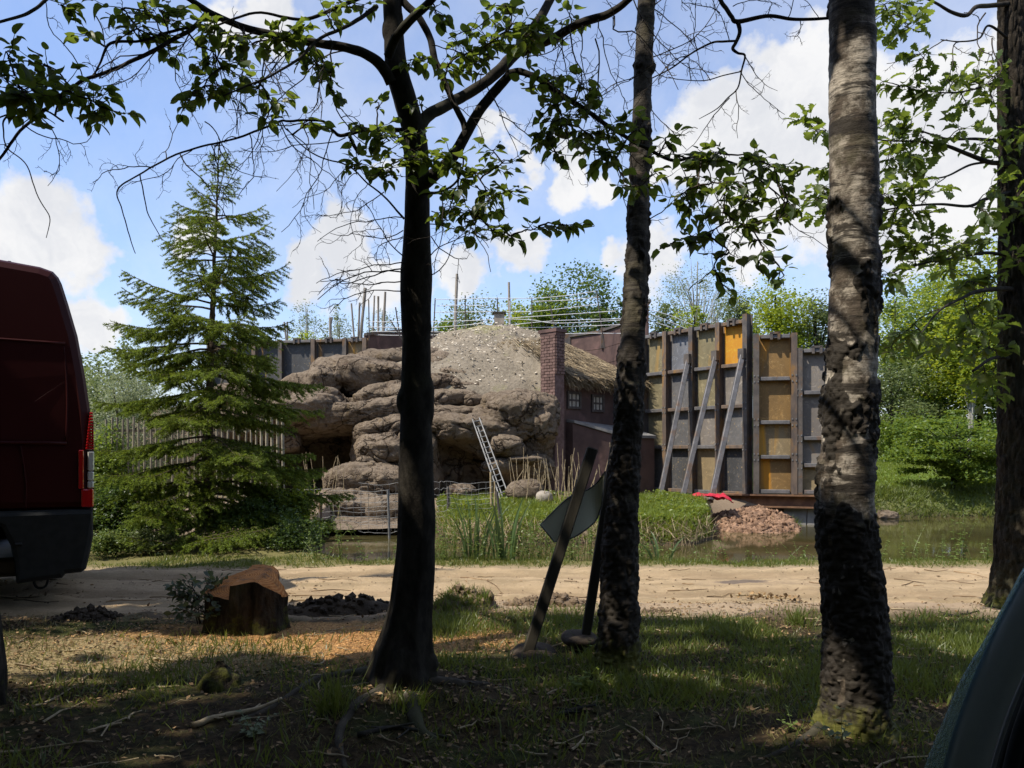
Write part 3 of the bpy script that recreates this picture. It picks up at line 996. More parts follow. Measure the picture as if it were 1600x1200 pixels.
def dome_z(x, y):
    dx, dy = x - DC[0], y - DC[1]
    sx = np.where(dx < 0, 0.62, 0.94)
    sy = np.where(dy < 0, 0.98, 0.8)
    r = np.hypot(dx * sx, dy * sy)
    drop = np.interp(r, [0, 0.35, 0.9, 1.5, 2.2, 2.9, 3.3, 3.7, 4.0, 6], [0, 0.06, 0.27, 0.56, 0.92, 1.30, 1.75, 2.6, 3.3, 6.0])
    side = (x - HA[0]) * HN[0] + (y - HA[1]) * HN[1]
    t = ((x - HA[0]) * HD[0] + (y - HA[1]) * HD[1]) / np.linalg.norm(HB - HA)
    cap_ = np.interp(t, [-0.3, -.08, 0, .5, .8, 1.0, 1.1], [0, 2.0, 3.6, 3.2, 2.95, 2.72, 1.5])
    thatch = np.where(side > -2.2, np.minimum(2.78 - 0.55 * side, cap_), 0)
    return np.maximum(4.33 - drop, thatch)


m, nt = newmat('mound_earth')
p = pos(nt)
n2 = noise(nt, p, 16, 7, 0.7)
c = mixc(nt, sstep(nt, noise(nt, p, 1.5, 5, 0.6), 0.35, 0.65), (0.16, 0.135, 0.103), (0.235, 0.198, 0.152))
c = mixc(nt, sstep(nt, n2, 0.4, 0.7), c, (0.28, 0.24, 0.185))
c = mixc(nt, sstep(nt, noise(nt, p, 0.9, 5, 0.7), 0.55, 0.7), c, (0.25, 0.235, 0.12))
finish(nt, c, 0.95, n2, 0.8, 0.05, spec=0.1)
MT['mound'] = m
mb = MB()
th = np.linspace(0, 2 * math.pi, 121)
rr = np.linspace(0.02, 1, 60)
gt, gr = np.meshgrid(th, rr)
# outline of the roof: an ellipse cut by the straight wall line on the right
RX = np.where(np.cos(gt) < 0, 4.6, 4.2); RY = np.where(np.sin(gt) < 0, 3.9, 4.5)
x = DC[0] + gr * RX * np.cos(gt); y = DC[1] + gr * RY * np.sin(gt)
hd = unit(HB - HA); hn = np.array([hd[1], -hd[0], 0])
side = (x - HA[0]) * hn[0] + (y - HA[1]) * hn[1]
over = 0.22
ex = np.clip(side - over, 0, None)
x = x - hn[0] * ex; y = y - hn[1] * ex
z = dome_z(x, y)
q = np.stack([x.ravel(), y.ravel(), z.ravel()], 1)
q[:, 2] += 0.10 * fbm(q * 1.2, 3, 2) + 0.05 * fbm(q * 4, 3, 3)
n_ = len(th)
i = (np.arange(len(rr) - 1)[:, None] * n_ + np.arange(n_ - 1)[None]).ravel()
mb.add(q, np.stack([i, i + 1, i + n_ + 1, i + n_], 1))
obj('roof', mb, MT['mound'], house, smooth=True)
# thatch: thick straw edge over the windows and loose straw on the slope
MT['straw'] = rough_mat('straw', (0.17, 0.125, 0.075), (0.30, 0.235, 0.145), 12, vary=0.4)
st_m = MB()
ns = 8000
a_ = R.uniform(-0.02, 1.05, ns); b_ = R.uniform(-0.24, 2.2, ns) ** 1
base = HA[None] + hd[None] * (a_ * np.linalg.norm(HB - HA))[:, None] - hn[None] * b_[:, None]
base[:, 2] = dome_z(base[:, 0], base[:, 1]) + R.uniform(0.0, 0.10, ns)
ax = hn[None] + np.array([0, 0, -0.55]) + 0.16 * R.normal(size=(ns, 3))
SLV = np.array([[-0.5, 0, 0], [0.5, 0, 0], [0.35, 1, 0], [-0.35, 1, 0]]); SLF = np.array([[0, 1, 2, 3]])
sc_ = R.uniform(0.16, 0.34, ns)
scatter(st_m, SLV * np.array([0.045, 1, 1]), SLF, rot_frames(ax, np.array([0, 0, 1.0]) + 0.3 * R.normal(size=(ns, 3))), base, sc_)
nf = 2600
a_ = R.uniform(-0.02, 1.03, nf)
base = HA[None] + hd[None] * (a_ * np.linalg.norm(HB - HA))[:, None] + hn[None] * R.uniform(0.0, 0.24, nf)[:, None]
base[:, 2] = dome_z(base[:, 0], base[:, 1]) - R.uniform(-0.03, 0.16, nf)
ax = hn[None] * 0.6 + np.array([0, 0, -1.0]) + 0.35 * R.normal(size=(nf, 3))
scatter(st_m, SLV * np.array([0.05, 1, 1]), SLF, rot_frames(ax, hn[None] + 0.3 * R.normal(size=(nf, 3))), base, R.uniform(0.08, 0.2, nf))
obj('thatch', st_m, MT['straw'], house, kind='stuff')
# pale leaf flakes strewn on the mound
fl = MB()
nf = 1300
fx = DC[0] + R.uniform(-2.0, 1.6, nf); fy = DC[1] - R.uniform(-0.6, 3.4, nf)
keep = ((fx - HA[0]) * hn[0] + (fy - HA[1]) * hn[1] < -0.15)
fx, fy = fx[keep], fy[keep]
ctr = np.stack([fx, fy, dome_z(fx, fy) + 0.05], 1)
ctr[:, 2] += 0.10 * fbm(np.stack([fx, fy, ctr[:, 2] - .05], 1) * 1.2, 3, 2)
scatter(fl, SLV * np.array([0.6, 1, 1]), SLF, rot_frames(randdir(len(fx)) * np.array([1, 1, 0.25]), np.array([0, -0.4, 1.0]) + 0.4 * R.normal(size=(len(fx), 3))), ctr, R.uniform(0.025, 0.065, len(fx)))
obj('flakes', fl, rough_mat('flakes', (0.42, 0.36, 0.28), (0.6, 0.54, 0.44), 10, vary=0.2), house, kind='stuff')
# walls
up = np.array([0, 0, 1.0])
lw = np.linalg.norm(HB - HA)
mb = MB()
box(mb, (HA + HB) / 2 + up * 1.38 - hn * 0.10, hd * lw / 2, hn * 0.10, up * 1.36, 0.01)
box(mb, HA + up * 1.3 - hn * 1.6, hd * 0.10, hn * 1.45, up * 1.15)
obj('wall', mb, MT['maroon'], house)
MT['pane'] = rough_mat('pane', (0.32, 0.30, 0.26), (0.42, 0.39, 0.34), 10, 0.35, 0.05)
MT['window_bar'] = rough_mat('window_bar', (0.06, 0.05, 0.048), (0.09, 0.075, 0.07), 10, 0.6)
for px, yt, yb, wpx in ((896, 614, 637, 19), (933, 619, 642, 17), (967, 625, 655, 15)):
    A1, B1 = on_line(px - wpx / 2, HA, HB), on_line(px + wpx / 2, HA, HB)
    c = (A1 + B1) / 2
    zt, zb = zr(yt, c[1]), zr(yb, c[1])
    hw, hh = np.linalg.norm(B1 - A1) / 2, (zt - zb) / 2
    c = c + up * (zt + zb) / 2 + hn * 0.012
    mb = MB()
    box(mb, c, hd * hw, hn * 0.01, up * 0.022)
    for s in (-1, 1):
        box(mb, c + hd * hw * s, hd * 0.025, hn * 0.03, up * (hh + 0.03))
        box(mb, c + up * hh * s, hd * (hw - 0.025), hn * 0.028, up * 0.025)
        box(mb, c + hd * hw * s * 0.34, hd * 0.011, hn * 0.012, up * hh)
    fr = obj('window', mb, MT['window_bar'], house)
    for u in (-1, 0, 1):
        for w in (-1, 1):
            pm = MB()
            box(pm, c + hd * hw * 0.66 * u + up * hh * 0.5 * w - hn * 0.004, hd * (hw * 0.30), hn * 0.005, up * (hh * 0.44))
            obj('pane', pm, MT['pane'], fr)
# lean-to shed with pale flat roof
sA, sB = on_line(884, HA, HB), on_line(985, HA, HB)
mb = MB()
off = 0.75
zc = zr(664, 16.9)
c4 = [sA + hn * 0.02, sB + hn * 0.02, sB + hn * off, (sA + sB) / 2 + hn * (off + 0.05), sA + hn * (off * 0.35)]
top = [q + up * (zr(656, 17.3) if i < 2 else zr(679, 16.6)) for i, q in enumerate(c4)]
top[4] = c4[4] + up * zr(656, 16.7)
top[1] = c4[1] + up * zr(668, 18.0)
lo = [q - up * 0.06 for q in top]
mb.add(np.array(top + lo), np.array([[0, 1, 2, 3]]))
mb.f.append(np.array([[0, 3, 4], [5, 8, 7], [5, 9, 8]]) + mb.n - 10)
mb.f.append(np.array([[2, 3, 8, 7], [3, 4, 9, 8], [4, 0, 5, 9], [1, 2, 7, 6]]) + mb.n - 10)
obj('shed_roof', mb, MT['concrete'], house)
mb = MB()
ins_ = [(q - hn * 0.05) for q in c4]
vb = [q * np.array([1, 1, 0]) + up * 0.1 for q in ins_]
vt = [np.array([a[0], a[1], t[2] - 0.065]) for a, t in zip(ins_, top)]
mb.add(np.array(vb + vt), np.array([[1, 2, 7, 6], [2, 3, 8, 7], [3, 4, 9, 8], [4, 0, 5, 9]]))
obj('shed_wall', mb, MT['maroon'], house)
# vent box on the mound
mb = MB()
vc = np.array([DC[0] - 0.08, DC[1], 4.33])
box(mb, vc + up * 0.14, (0.13, 0, 0), (0, 0.13, 0), up * 0.16)
vent = obj('vent_box', mb, MT['weathered_wood'], house)
mb = MB()
box(mb, vc + up * 0.32, (0.17, 0, 0), (0, 0.17, 0), up * 0.02)
obj('vent_cap', mb, MT['post_wood'], vent)

# chimney of single bricks
ch_d = 16.55
c0, c1, c2 = P(845, 0, 16.75), P(868, 0, 16.45), P(882, 0, 16.62)
for q in (c0, c1, c2): q[2] = 0
chy = obj('chimney', MB(), MT['mortar'], house)
mb = MB()
e1, e2 = unit(c0 - c1), unit(c2 - c1)
l1, l2 = np.linalg.norm(c0 - c1), np.linalg.norm(c2 - c1)
ztop_ch = zr(524, ch_d)
c3 = c0 + (c2 - c1)
vb = [q + s * 0 for q in (c1, c2, c3, c0) for s in (0,)]
ctr_ = (c0 + c2) / 2
shr = [ctr_ + (q - ctr_) * 0.97 for q in (c1, c2, c3, c0)]
mb.add(np.array([q + up * 0.1 for q in shr] + [q + up * ztop_ch for q in shr]), BOXF)
me = mb.mesh('chimney', WLOC[house.name]); me.materials.append(MT['mortar'])
chy.data = me
mb = MB()
for k, (zz, g_, hh) in enumerate(((ztop_ch + 0.03, 1.08, 0.03), (ztop_ch + 0.10, 1.22, 0.035))):
    sh = [ctr_ + (q - ctr_) * g_ for q in (c1, c2, c3, c0)]
    mb.add(np.array([q + up * (zz - hh) for q in sh] + [q + up * (zz + hh) for q in sh]), BOXF)
obj('chimney_cap', mb, MT['maroon'], chy)
bh = 0.062
rows = int((ztop_ch - 1.75) / bh)
bm = MB(); box(bm, (0, 0, 0), (0.5, 0, 0), (0, 0.5, 0), (0, 0, 0.5))
brick_me = bm.mesh('brick'); brick_me.materials.append(MT['brick'])
for (o, e, l, zlow) in ((c1, e1, l1, 1.75), (c1, e2, l2, 2.7)):
    nout = np.cross(e, up)
    if np.dot(nout, o - ctr_) < 0: nout = -nout
    for r in range(rows):
        z = ztop_ch - (r + 0.5) * bh
        if z < zlow: break
        bl = 0.15 if e is e1 else 0.13
        x0 = -bl / 2 if r % 2 else 0.0
        while x0 < l - 0.01:
            a = max(x0, 0.0); b = min(x0 + bl, l)
            if b - a > 0.03:
                cc = o + e * (a + b) / 2 + up * z - nout * (0.012 - R.uniform(0, 0.006))
                Mx = Matrix.Identity(4)
                for k in range(3):
                    Mx[k][0] = e[k] * (b - a - 0.012); Mx[k][1] = nout[k] * 0.05; Mx[k][2] = up[k] * (bh - 0.012); Mx[k][3] = cc[k]
                inst('brick', brick_me, Mx, chy)
            x0 += bl

# ------------------------------------------------------------------ electric fence tapes, timber poles
ef = thing('electric_fence', P(800, 500, 22), 'white electric fence tapes strung on thin dark posts above the mound house', 'fence')
tapes = [[(680, 468), (760, 466), (831, 466), (884, 462), (931, 455)], [(683, 478), (714, 477), (760, 478)], [(831, 471), (887, 469), (936, 464)],
         [(677, 488), (775, 487), (831, 487), (887, 481), (936, 475)], [(576, 503), (625, 503), (670, 503), (760, 500), (782, 498), (872, 492), (962, 486)],
         [(576, 511), (632, 512), (670, 512), (737, 507), (760, 502)], [(578, 518), (670, 518), (711, 519), (760, 509), (794, 508), (869, 501), (977, 498)],
         [(578, 523), (632, 524), (719, 522), (770, 515)], [(782, 498), (831, 500), (872, 505), (977, 500)], [(794, 512), (872, 511), (977, 507)],
         [(840, 524), (900, 521), (980, 521)], [(1012, 488), (1040, 500), (1075, 515)], [(1012, 483), (1050, 494), (1082, 508)], [(1012, 500), (1050, 512)]]
for i, tp in enumerate(tapes):
    dd_ = 21.5 + 0.25 * (i % 4)
    w_ = [P(a, b, (dd_ if a < 1000 else 19.5)) for a, b in tp]
    mb = MB(); tube(mb, smooth_path(w_, 14), 0.009, 4)
    obj('tape', mb, MT['tape'], ef)
for (a, b, c, d_) in ((577, 532, 576, 468), (625, 528, 618, 480), (677, 530, 680, 466), (727, 524, 727, 462), (831, 540, 831, 465), (778, 512, 777, 465), (872, 545, 860, 478), (945, 545, 932, 455), (634, 540, 610, 500), (797, 514, 797, 470)):
    mb = MB(); tube(mb, [P(a, b, 21.9), P(c, d_, 21.7)], 0.017, 5)
    obj('fence_post', mb, MT['iron_dark'] if a != 797 else MT['tape'], ef)

for i, (x0, y0, x1, y1, w, lab) in enumerate([
        (448, 540, 444, 503, 3, 'short forked timber pole above the spruce branches'), (517, 535, 516, 496, 5, 'short thick timber pole with a split top above the grey wall'),
        (555, 535, 549, 474, 3, 'thin bent timber pole left of the tallest group'), (560, 535, 562, 473, 3, 'thin straight timber pole right beside the bent one'),
        (566, 532, 571, 450, 5, 'tall leaning timber pole just left of the board wall'), (585, 525, 585, 462, 3, 'thin timber pole left of the pair near the beech trunk'),
        (592, 525, 591, 463, 4, 'thick middle timber pole of the pair near the beech trunk'), (601, 525, 602, 456, 4, 'timber pole nearest the beech trunk on its left side'),
        (712, 520, 714, 428, 5, 'tallest timber pole standing right of the beech trunk'), (797, 515, 795, 441, 4, 'timber pole behind the vent box on the mound')]):
    r_ = thing('timber_pole', P(x0, y0, 23.5) - np.array([0, 0, 1.0]), lab, 'pole', 'bare timber poles behind the wall')
    mb = MB()
    a, b = P(x0, y0, 23.5), P(x1, y1, 23.5)
    a = a + (a - b) / np.linalg.norm(a - b) * 1.5
    mid = (a + b) / 2 + R.normal(size=3) * 0.03
    path = smooth_path([a, mid, b], 10)
    tube(mb, path, (w * 23.5 / 1250 / 2) * np.linspace(1.15, 0.9, 10) * (1 + 0.1 * R.normal(size=10)), 8, cap=True)
    if i == 0:
        tube(mb, [path[5], b + np.array([0.09, 0, 0.0])], 0.025, 6, cap=True)
    if i == 1:
        tube(mb, [path[8], b + np.array([0.05, 0, 0.01])], 0.035, 6, cap=True)
    obj('pole', mb, MT['weathered_wood'], r_)

# ------------------------------------------------------------------ barks
def bark_mat(name, c1, c2, c3, bstr, scale, stretch, moss_top=0.35, bdist=0.012, moss=1.0):
    m, nt = newmat(name)
    p = pos(nt)
    ps = pos(nt, stretch)
    n1 = noise(nt, ps, scale, 7, 0.65)
    n2 = noise(nt, p, 2.2, 5, 0.6)
    c = mixc(nt, sstep(nt, n1, 0.35, 0.66), c1, c2)
    c = mixc(nt, sstep(nt, n2, 0.5, 0.68, 0, 0.8), c, c3)
    if moss:
        z = node(nt, 'ShaderNodeSeparateXYZ', {0: p}).outputs['Z']
        k = mth(nt, 'ADD', sstep(nt, z, 0.0, moss_top, 0.42, -0.3), mth(nt, 'MULTIPLY_ADD', noise(nt, p, 14, 6, 0.7), 1.2, -0.6))
        c = mixc(nt, sstep(nt, k, 0.3, 0.55, 0, moss), c, mixc(nt, noise(nt, p, 40, 4, 0.7), (0.035, 0.04, 0.01), (0.12, 0.12, 0.025)))
    finish(nt, c, 0.92, mth(nt, 'ADD', n1, mth(nt, 'MULTIPLY', noise(nt, p, 70, 5, 0.7), 0.5)), bstr, bdist, spec=0.15)
    MT[name] = m


bark_mat('beech_bark', (0.017, 0.014, 0.011), (0.042, 0.036, 0.028), (0.032, 0.031, 0.018), 0.5, 18, (1, 1, 0.5))
bark_mat('oak_bark', (0.012, 0.01, 0.008), (0.058, 0.046, 0.034), (0.05, 0.047, 0.028), 0.9, 26, (1, 1, 0.22), 0.5, 0.03)
bark_mat('limb_bark', (0.022, 0.019, 0.016), (0.05, 0.044, 0.036), (0.055, 0.055, 0.038), 0.4, 22, (1, 1, 1), moss=0)
bark_mat('spruce_bark', (0.06, 0.045, 0.032), (0.12, 0.09, 0.065), (0.09, 0.08, 0.055), 0.6, 26, (1, 1, 0.5), moss=0)
bark_mat('pale_bark', (0.28, 0.27, 0.24), (0.42, 0.40, 0.36), (0.18, 0.17, 0.14), 0.4, 12, (1, 1, 0.5), moss=0)
bark_mat('root_bark', (0.04, 0.034, 0.026), (0.085, 0.072, 0.055), (0.06, 0.062, 0.03), 0.5, 18, (1, 1, 1), moss=0)
# birch: white skin with fine dark cross lines above, black cracked cork below
def birch_mat(name, lo_c, hi_c):
    m, nt = newmat(name)
    p = pos(nt)
    cork = node(nt, 'ShaderNodeAttribute', attribute_name='cork').outputs['Fac']
    z = node(nt, 'ShaderNodeSeparateXYZ', {0: p}).outputs['Z']
    pl = pos(nt, (9, 9, 70))
    ln = noise(nt, pl, 1.0, 5, 0.65)
    skin = mixc(nt, sstep(nt, noise(nt, p, 7, 7, 0.7), 0.42, 0.58), lo_c, hi_c)
    skin = mixc(nt, sstep(nt, noise(nt, p, 24, 7, 0.75), 0.48, 0.68, 0, 0.8), skin, tuple(q * 0.42 for q in lo_c))
    skin = mixc(nt, sstep(nt, ln, 0.58, 0.66, 0, 0.9), skin, (0.11, 0.08, 0.06))
    skin = mixc(nt, sstep(nt, noise(nt, p, 3.4, 6, 0.75), 0.48, 0.62, 0, 0.85), skin, (0.085, 0.072, 0.045))
    black = mixc(nt, noise(nt, p, 30, 6, 0.7), (0.011, 0.009, 0.007), (0.052, 0.042, 0.032))
    bnd = noise(nt, pos(nt, (2.2, 2.2, 13)), 1.0, 5, 0.7, 0.6)
    skin = mixc(nt, sstep(nt, bnd, 0.515, 0.57, 0, 0.92), skin, (0.028, 0.022, 0.017))
    c = mixc(nt, sstep(nt, cork, 0.3, 0.6), skin, black)
    k = mth(nt, 'ADD', sstep(nt, z, 0.03, 0.5, 0.57, -0.3), mth(nt, 'MULTIPLY_ADD', noise(nt, p, 14, 6, 0.7), 1.2, -0.6))
    c = mixc(nt, sstep(nt, k, 0.3, 0.55), c, mixc(nt, noise(nt, p, 45, 4, 0.7), (0.04, 0.043, 0.01), (0.16, 0.15, 0.03)))
    finish(nt, c, 0.8, mth(nt, 'ADD', ln, noise(nt, p, 50, 6, 0.7)), 0.6, 0.008, spec=0.25)
    MT[name] = m


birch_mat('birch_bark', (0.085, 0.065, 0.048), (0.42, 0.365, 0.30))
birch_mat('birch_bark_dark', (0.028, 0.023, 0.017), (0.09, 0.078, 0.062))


def trunk_mesh(path, k, n, kind, seed=0):
    """path rows: x, y, z, radius"""
    q = smooth_path(path, n)
    c, r = q[:, :3], np.maximum(q[:, 3], 0.01)
    t, s, u = frames(c)
    a = np.arange(k) / k * 2 * math.pi
    d = np.cos(a)[None, :, None] * s[:, None] + np.sin(a)[None, :, None] * u[:, None]
    v = c[:, None] + r[:, None, None] * d
    p = v.reshape(-1, 3)
    nn = d.reshape(-1, 3)
    z = p[:, 2]
    rr = np.repeat(r, k)
    sd = seed * 9.1
    attr = {}
    if kind == 'beech':
        # flared root buttresses, knots, wrinkles
        ang = np.tile(a, n)
        fl = np.exp(-np.clip(z, 0, None) / 0.22)
        dsp = 0.10 * fl * (fbm(np.stack([np.cos(ang) * 2, np.sin(ang) * 2, z * 1.0], 1) + sd, 2, 1) + 0.2)
        dsp = dsp + rr * (0.10 * fbm(p * np.array([4, 4, 2.5]) + sd, 3, 2) + 0.05 * fbm(p * np.array([20, 20, 9]), 3, 3))
        kn = np.clip(fbm(p * np.array([5, 5, 6]) + sd + 4, 2, 5) - 0.35, 0, 1)
        dsp = dsp + rr * 0.7 * kn
    elif kind == 'oak':
        f1, f2 = voro(p * np.array([34, 34, 9]) + sd, 2)
        fl = np.exp(-np.clip(z, 0, None) / 0.3)
        dsp = rr * (0.08 * fbm(p * 3 + sd, 3, 1)) - 0.016 * (1 - sm(f2 - f1, 0, 0.35)) + 0.07 * fl * (0.4 + fbm(p * 4, 2, 6))
    else:
        lowk = np.clip(1.25 - (z - 0.0) / kind[1], 0, 1)           # cork towards the foot
        pt = fbm(p * np.array([12, 12, 4.5]) + sd, 4, 1)
        band = fbm(p * np.array([3, 3, 9]) + sd + 20, 3, 3)
        cork = sm(pt * 1.1 + band * 0.6 + (lowk - 0.52) * 1.15, 0.02, 0.22)
        f1, f2 = voro((p + 0.03 * np.stack([fbm(p * 18, 2, 7), fbm(p * 18, 2, 8), fbm(p * 18, 2, 9)], 1)) * np.array([38, 38, 20]) + sd, 4)
        plate = sm(f2 - f1, 0.0, 0.4)
        fl = np.exp(-np.clip(z, 0, None) / 0.16)
        dsp = rr * 0.07 * fbm(p * np.array([5, 5, 4]) + sd, 3, 5) + cork * (0.004 + 0.009 * plate + 0.010 * fbm(p * np.array([30, 30, 16]), 3, 6)) + 0.06 * fl * (0.5 + fbm(p * 5 + sd, 2, 6))
        dsp = dsp + 0.0012 * fbm(p * np.array([10, 10, 60]), 2, 8) + 0.0045 * fbm(p * np.array([16, 16, 26]), 4, 18)
        attr['cork'] = np.clip(cork * (0.55 + 0.6 * (1 - plate) + 0.35 * fbm(p * 25, 2, 11)), 0, 1) * 1.15
    p = p + nn * dsp[:, None]
    mb = MB()
    mb.add(p, ring_faces(n, k), **attr)
    mb.smooth = True
    return mb


def px_path(rows, d):
    """rows of (px, py, half width px[, depth]) -> x, y, z, r"""
    out = []
    for r in rows:
        dd = r[3] if len(r) > 3 else d
        out.append([*P(r[0], r[1], dd), r[2] * dd / 1250])
    return np.array(out)


# ------------------------------------------------------------------ leaves
def leaf_shape(kind):
    if kind == 'beech':
        w = np.array([0.0, 0.27, 0.36, 0.34, 0.24, 0.10, 0.0]); y = np.array([0.0, 0.14, 0.34, 0.55, 0.75, 0.9, 1.0])
    else:
        w = np.array([0.0, 0.12, 0.20, 0.13, 0.30, 0.20, 0.36, 0.22, 0.28, 0.12, 0.0]); y = np.array([0.0, 0.1, 0.22, 0.3, 0.44, 0.5, 0.66, 0.72, 0.85, 0.95, 1.0])
    v = [(0, y[0], 0)]
    for a, b in zip(w[1:-1], y[1:-1]):
        v += [(-a, b, 0.13 * a), (0, b, -0.02 - 0.08 * (b - 0.5) ** 2), (a, b, 0.13 * a)]
    v.append((0, 1.0, -0.06))
    f4, f3 = [], [(0, 2, 1), (0, 3, 2)]
    m = len(w) - 2
    for i in range(m - 1):
        a = 1 + 3 * i
        f4 += [(a, a + 1, a + 4, a + 3), (a + 1, a + 2, a + 5, a + 4)]
    a = 1 + 3 * (m - 1)
    e = len(v) - 1
    f3 += [(a, a + 1, e), (a + 1, a + 2, e)]
    f3 += [(q[0], q[1], q[2]) for q in f4] + [(q[0], q[2], q[3]) for q in f4]
    v = np.array(v, float)
    return v, np.array(f3)


LEAF = {k: leaf_shape(k) for k in ('beech', 'oak')}


def nearest(pts, q):
    d = np.linalg.norm(pts - q, axis=1)
    return int(np.argmin(d))


class Spray:
    """collects twigs and leaves of one tree"""

    def __init__(self, kind):
        self.kind = kind
        self.tw = MB()
        self.lp, self.lax, self.lup, self.ls = [], [], [], []
        self.skel = []

    def twig(self, a, b, r0, r1, sag=0.1, n=7, wob=0.04):
        a, b = np.asarray(a, float), np.asarray(b, float)
        l = np.linalg.norm(b - a)
        t = np.linspace(0, 1, n)[:, None]
        p = a * (1 - t) + b * t
        p[:, 2] += sag * l * 4 * (t * (1 - t))[:, 0]
        wv = np.cumsum(R.normal(size=(n, 3)) * wob * l / n, 0)
        wv -= t * wv[-1]
        p = p + wv
        tube(self.tw, p, np.linspace(r0, r1, n), 5 if r0 > 0.004 else 4)
        return p

    def leaves(self, p, size, step, start=0.25, droop=0.3, flat=0.35):
        """alternate leaves along polyline p"""
        seg = np.linalg.norm(np.diff(p, axis=0), axis=1)
        cum = np.concatenate([[0], np.cumsum(seg)])
        L_ = cum[-1]
        s = np.arange(start * L_, L_ + 1e-6, step)
        side = 1 if R.random() < 0.5 else -1
        for q in s:
            i = min(np.searchsorted(cum, q, side='right') - 1, len(seg) - 1)
            f = (q - cum[i]) / (seg[i] + 1e-9)
            c = p[i] + (p[i + 1] - p[i]) * f
            d = unit(p[i + 1] - p[i])
            sd = unit(np.cross(d, (0, 0, 1)) + 1e-6)
            side = -side
            ax = d * R.uniform(0.3, 0.8) + sd * side * R.uniform(0.6, 1.0) + np.array([0, 0, -droop]) + R.normal(size=3) * 0.18
            up = np.array([0, 0, 1.0]) + R.normal(size=3) * flat
            self.lp.append(c + unit(ax) * 0.008); self.lax.append(ax); self.lup.append(up)
            self.ls.append(size * R.uniform(0.5, 1.25))
        self.lp.append(p[-1]); self.lax.append(unit(p[-1] - p[-2]) + np.array([0, 0, -droop * 0.5])); self.lup.append(np.array([0, 0, 1.0]) + R.normal(size=3) * flat)
        self.ls.append(size * R.uniform(0.7, 1.05))

    def cluster(self, px, py, rx, ry, d, nt=6, size=0.07, step=0.034, droop=0.3, src=None, flat=0.35):
        c = P(px, py, d)
        k = d / 1250
        sk = np.concatenate(self.skel)
        s = sk[nearest(sk, c + np.array([0, 0, 0.0]))] if src is None else src
        if np.linalg.norm(c - s) > 0.05:
            main = self.twig(s, c, 0.0042, 0.0022, 0.04, 8, 0.25)
            self.skel.append(main[2:])
        else:
            main = np.array([s, c])
        for i in range(nt):
            a = R.uniform(0, 2 * math.pi)
            e = c + np.array([math.cos(a) * rx * k * R.uniform(0.5, 1.3), math.sin(a) * rx * k * 0.9 * R.uniform(0.4, 1.0), R.uniform(-1, 1) * ry * k])
            b = main[R.integers(max(0, len(main) - 4), len(main))]
            p = self.twig(b, e, 0.0022, 0.0011, -0.04, 6, 0.2)
            self.leaves(p, size, step, 0.2, droop, flat)

    def bare(self, a, d, length, r, depth=2, curl=0.5, drop=-0.02):
        n = 12
        p = [np.asarray(a, float)]
        d = unit(d)
        for i in range(n):
            d = unit(d + R.normal(size=3) * curl * 0.35 + np.array([0, 0, drop]))
            p.append(p[-1] + d * length / n)
        p = np.array(p)
        tube(self.tw, p, 1.8 * np.linspace(r, r * 0.5, len(p)), 4)
        if depth > 0:
            for i in range(2, n, 2 if depth > 1 else 2):
                if R.random() < 0.75:
                    dd = unit(p[i] - p[i - 1]) * 0.7 + unit(R.normal(size=3) * np.array([1, .7, 1])) * 0.8
                    self.bare(p[i], dd, length * R.uniform(0.2, 0.42), r * 0.6, depth - 1, curl * 1.2, drop)
        return p

    def finish(self, root, leaf_mt, limit=300, twig_mt='twig'):
        v, f = LEAF[self.kind]
        pos_, ax, up_, sz = (np.array(q) for q in (self.lp, self.lax, self.lup, self.ls))
        M3 = rot_frames(ax, up_)
        dep = np.clip(pos_[:, 1], 0.5, None)
        u = pos_[:, 0] / dep; w = (pos_[:, 2] - CAM_H) / dep
        inside = (np.abs(u) < 0.63) & (w < 0.555) & (w > -0.39)
        score = np.where(inside, sz / dep, 0)
        order = np.argsort(-score)
        mes, vars_ = [], []
        for zf, tw, ws in ((1, 0, 1), (2.6, .5, .92), (-1.4, -.6, 1.05), (3.6, 1.0, .8)):     # flat, folded, curled, half rolled leaves
            q = v.copy()
            q[:, 0] *= ws
            q[:, 2] = q[:, 2] * zf + tw * q[:, 0] * (q[:, 1] - .4) - .12 * zf * q[:, 1] ** 2
            vars_.append(q)
            lm = MB(); lm.add(q, f); lm.smooth = True
            me = lm.mesh('leaf'); me.materials.append(leaf_mt); mes.append(me)
        for i in order[:limit]:
            M = Matrix.Identity(4)
            for a in range(3):
                for b in range(3):
                    M[a][b] = M3[i][a, b] * sz[i]
                M[a][3] = pos_[i][a]
            inst('leaf', mes[R.choice(4, p=[.3, .3, .25, .15])], M, root)
        rest = order[limit:]
        if len(rest):
            mb = MB(); mb.smooth = True
            pick = R.choice(4, len(rest), p=[.3, .3, .25, .15])
            for k_ in range(4):
                rk = rest[pick == k_]
                scatter(mb, vars_[k_], f, M3[rk], pos_[rk], sz[rk])
            obj('leaves', mb, leaf_mt, root, kind='stuff')
        obj('twigs', self.tw, MT[twig_mt], root, kind='stuff', smooth=True)


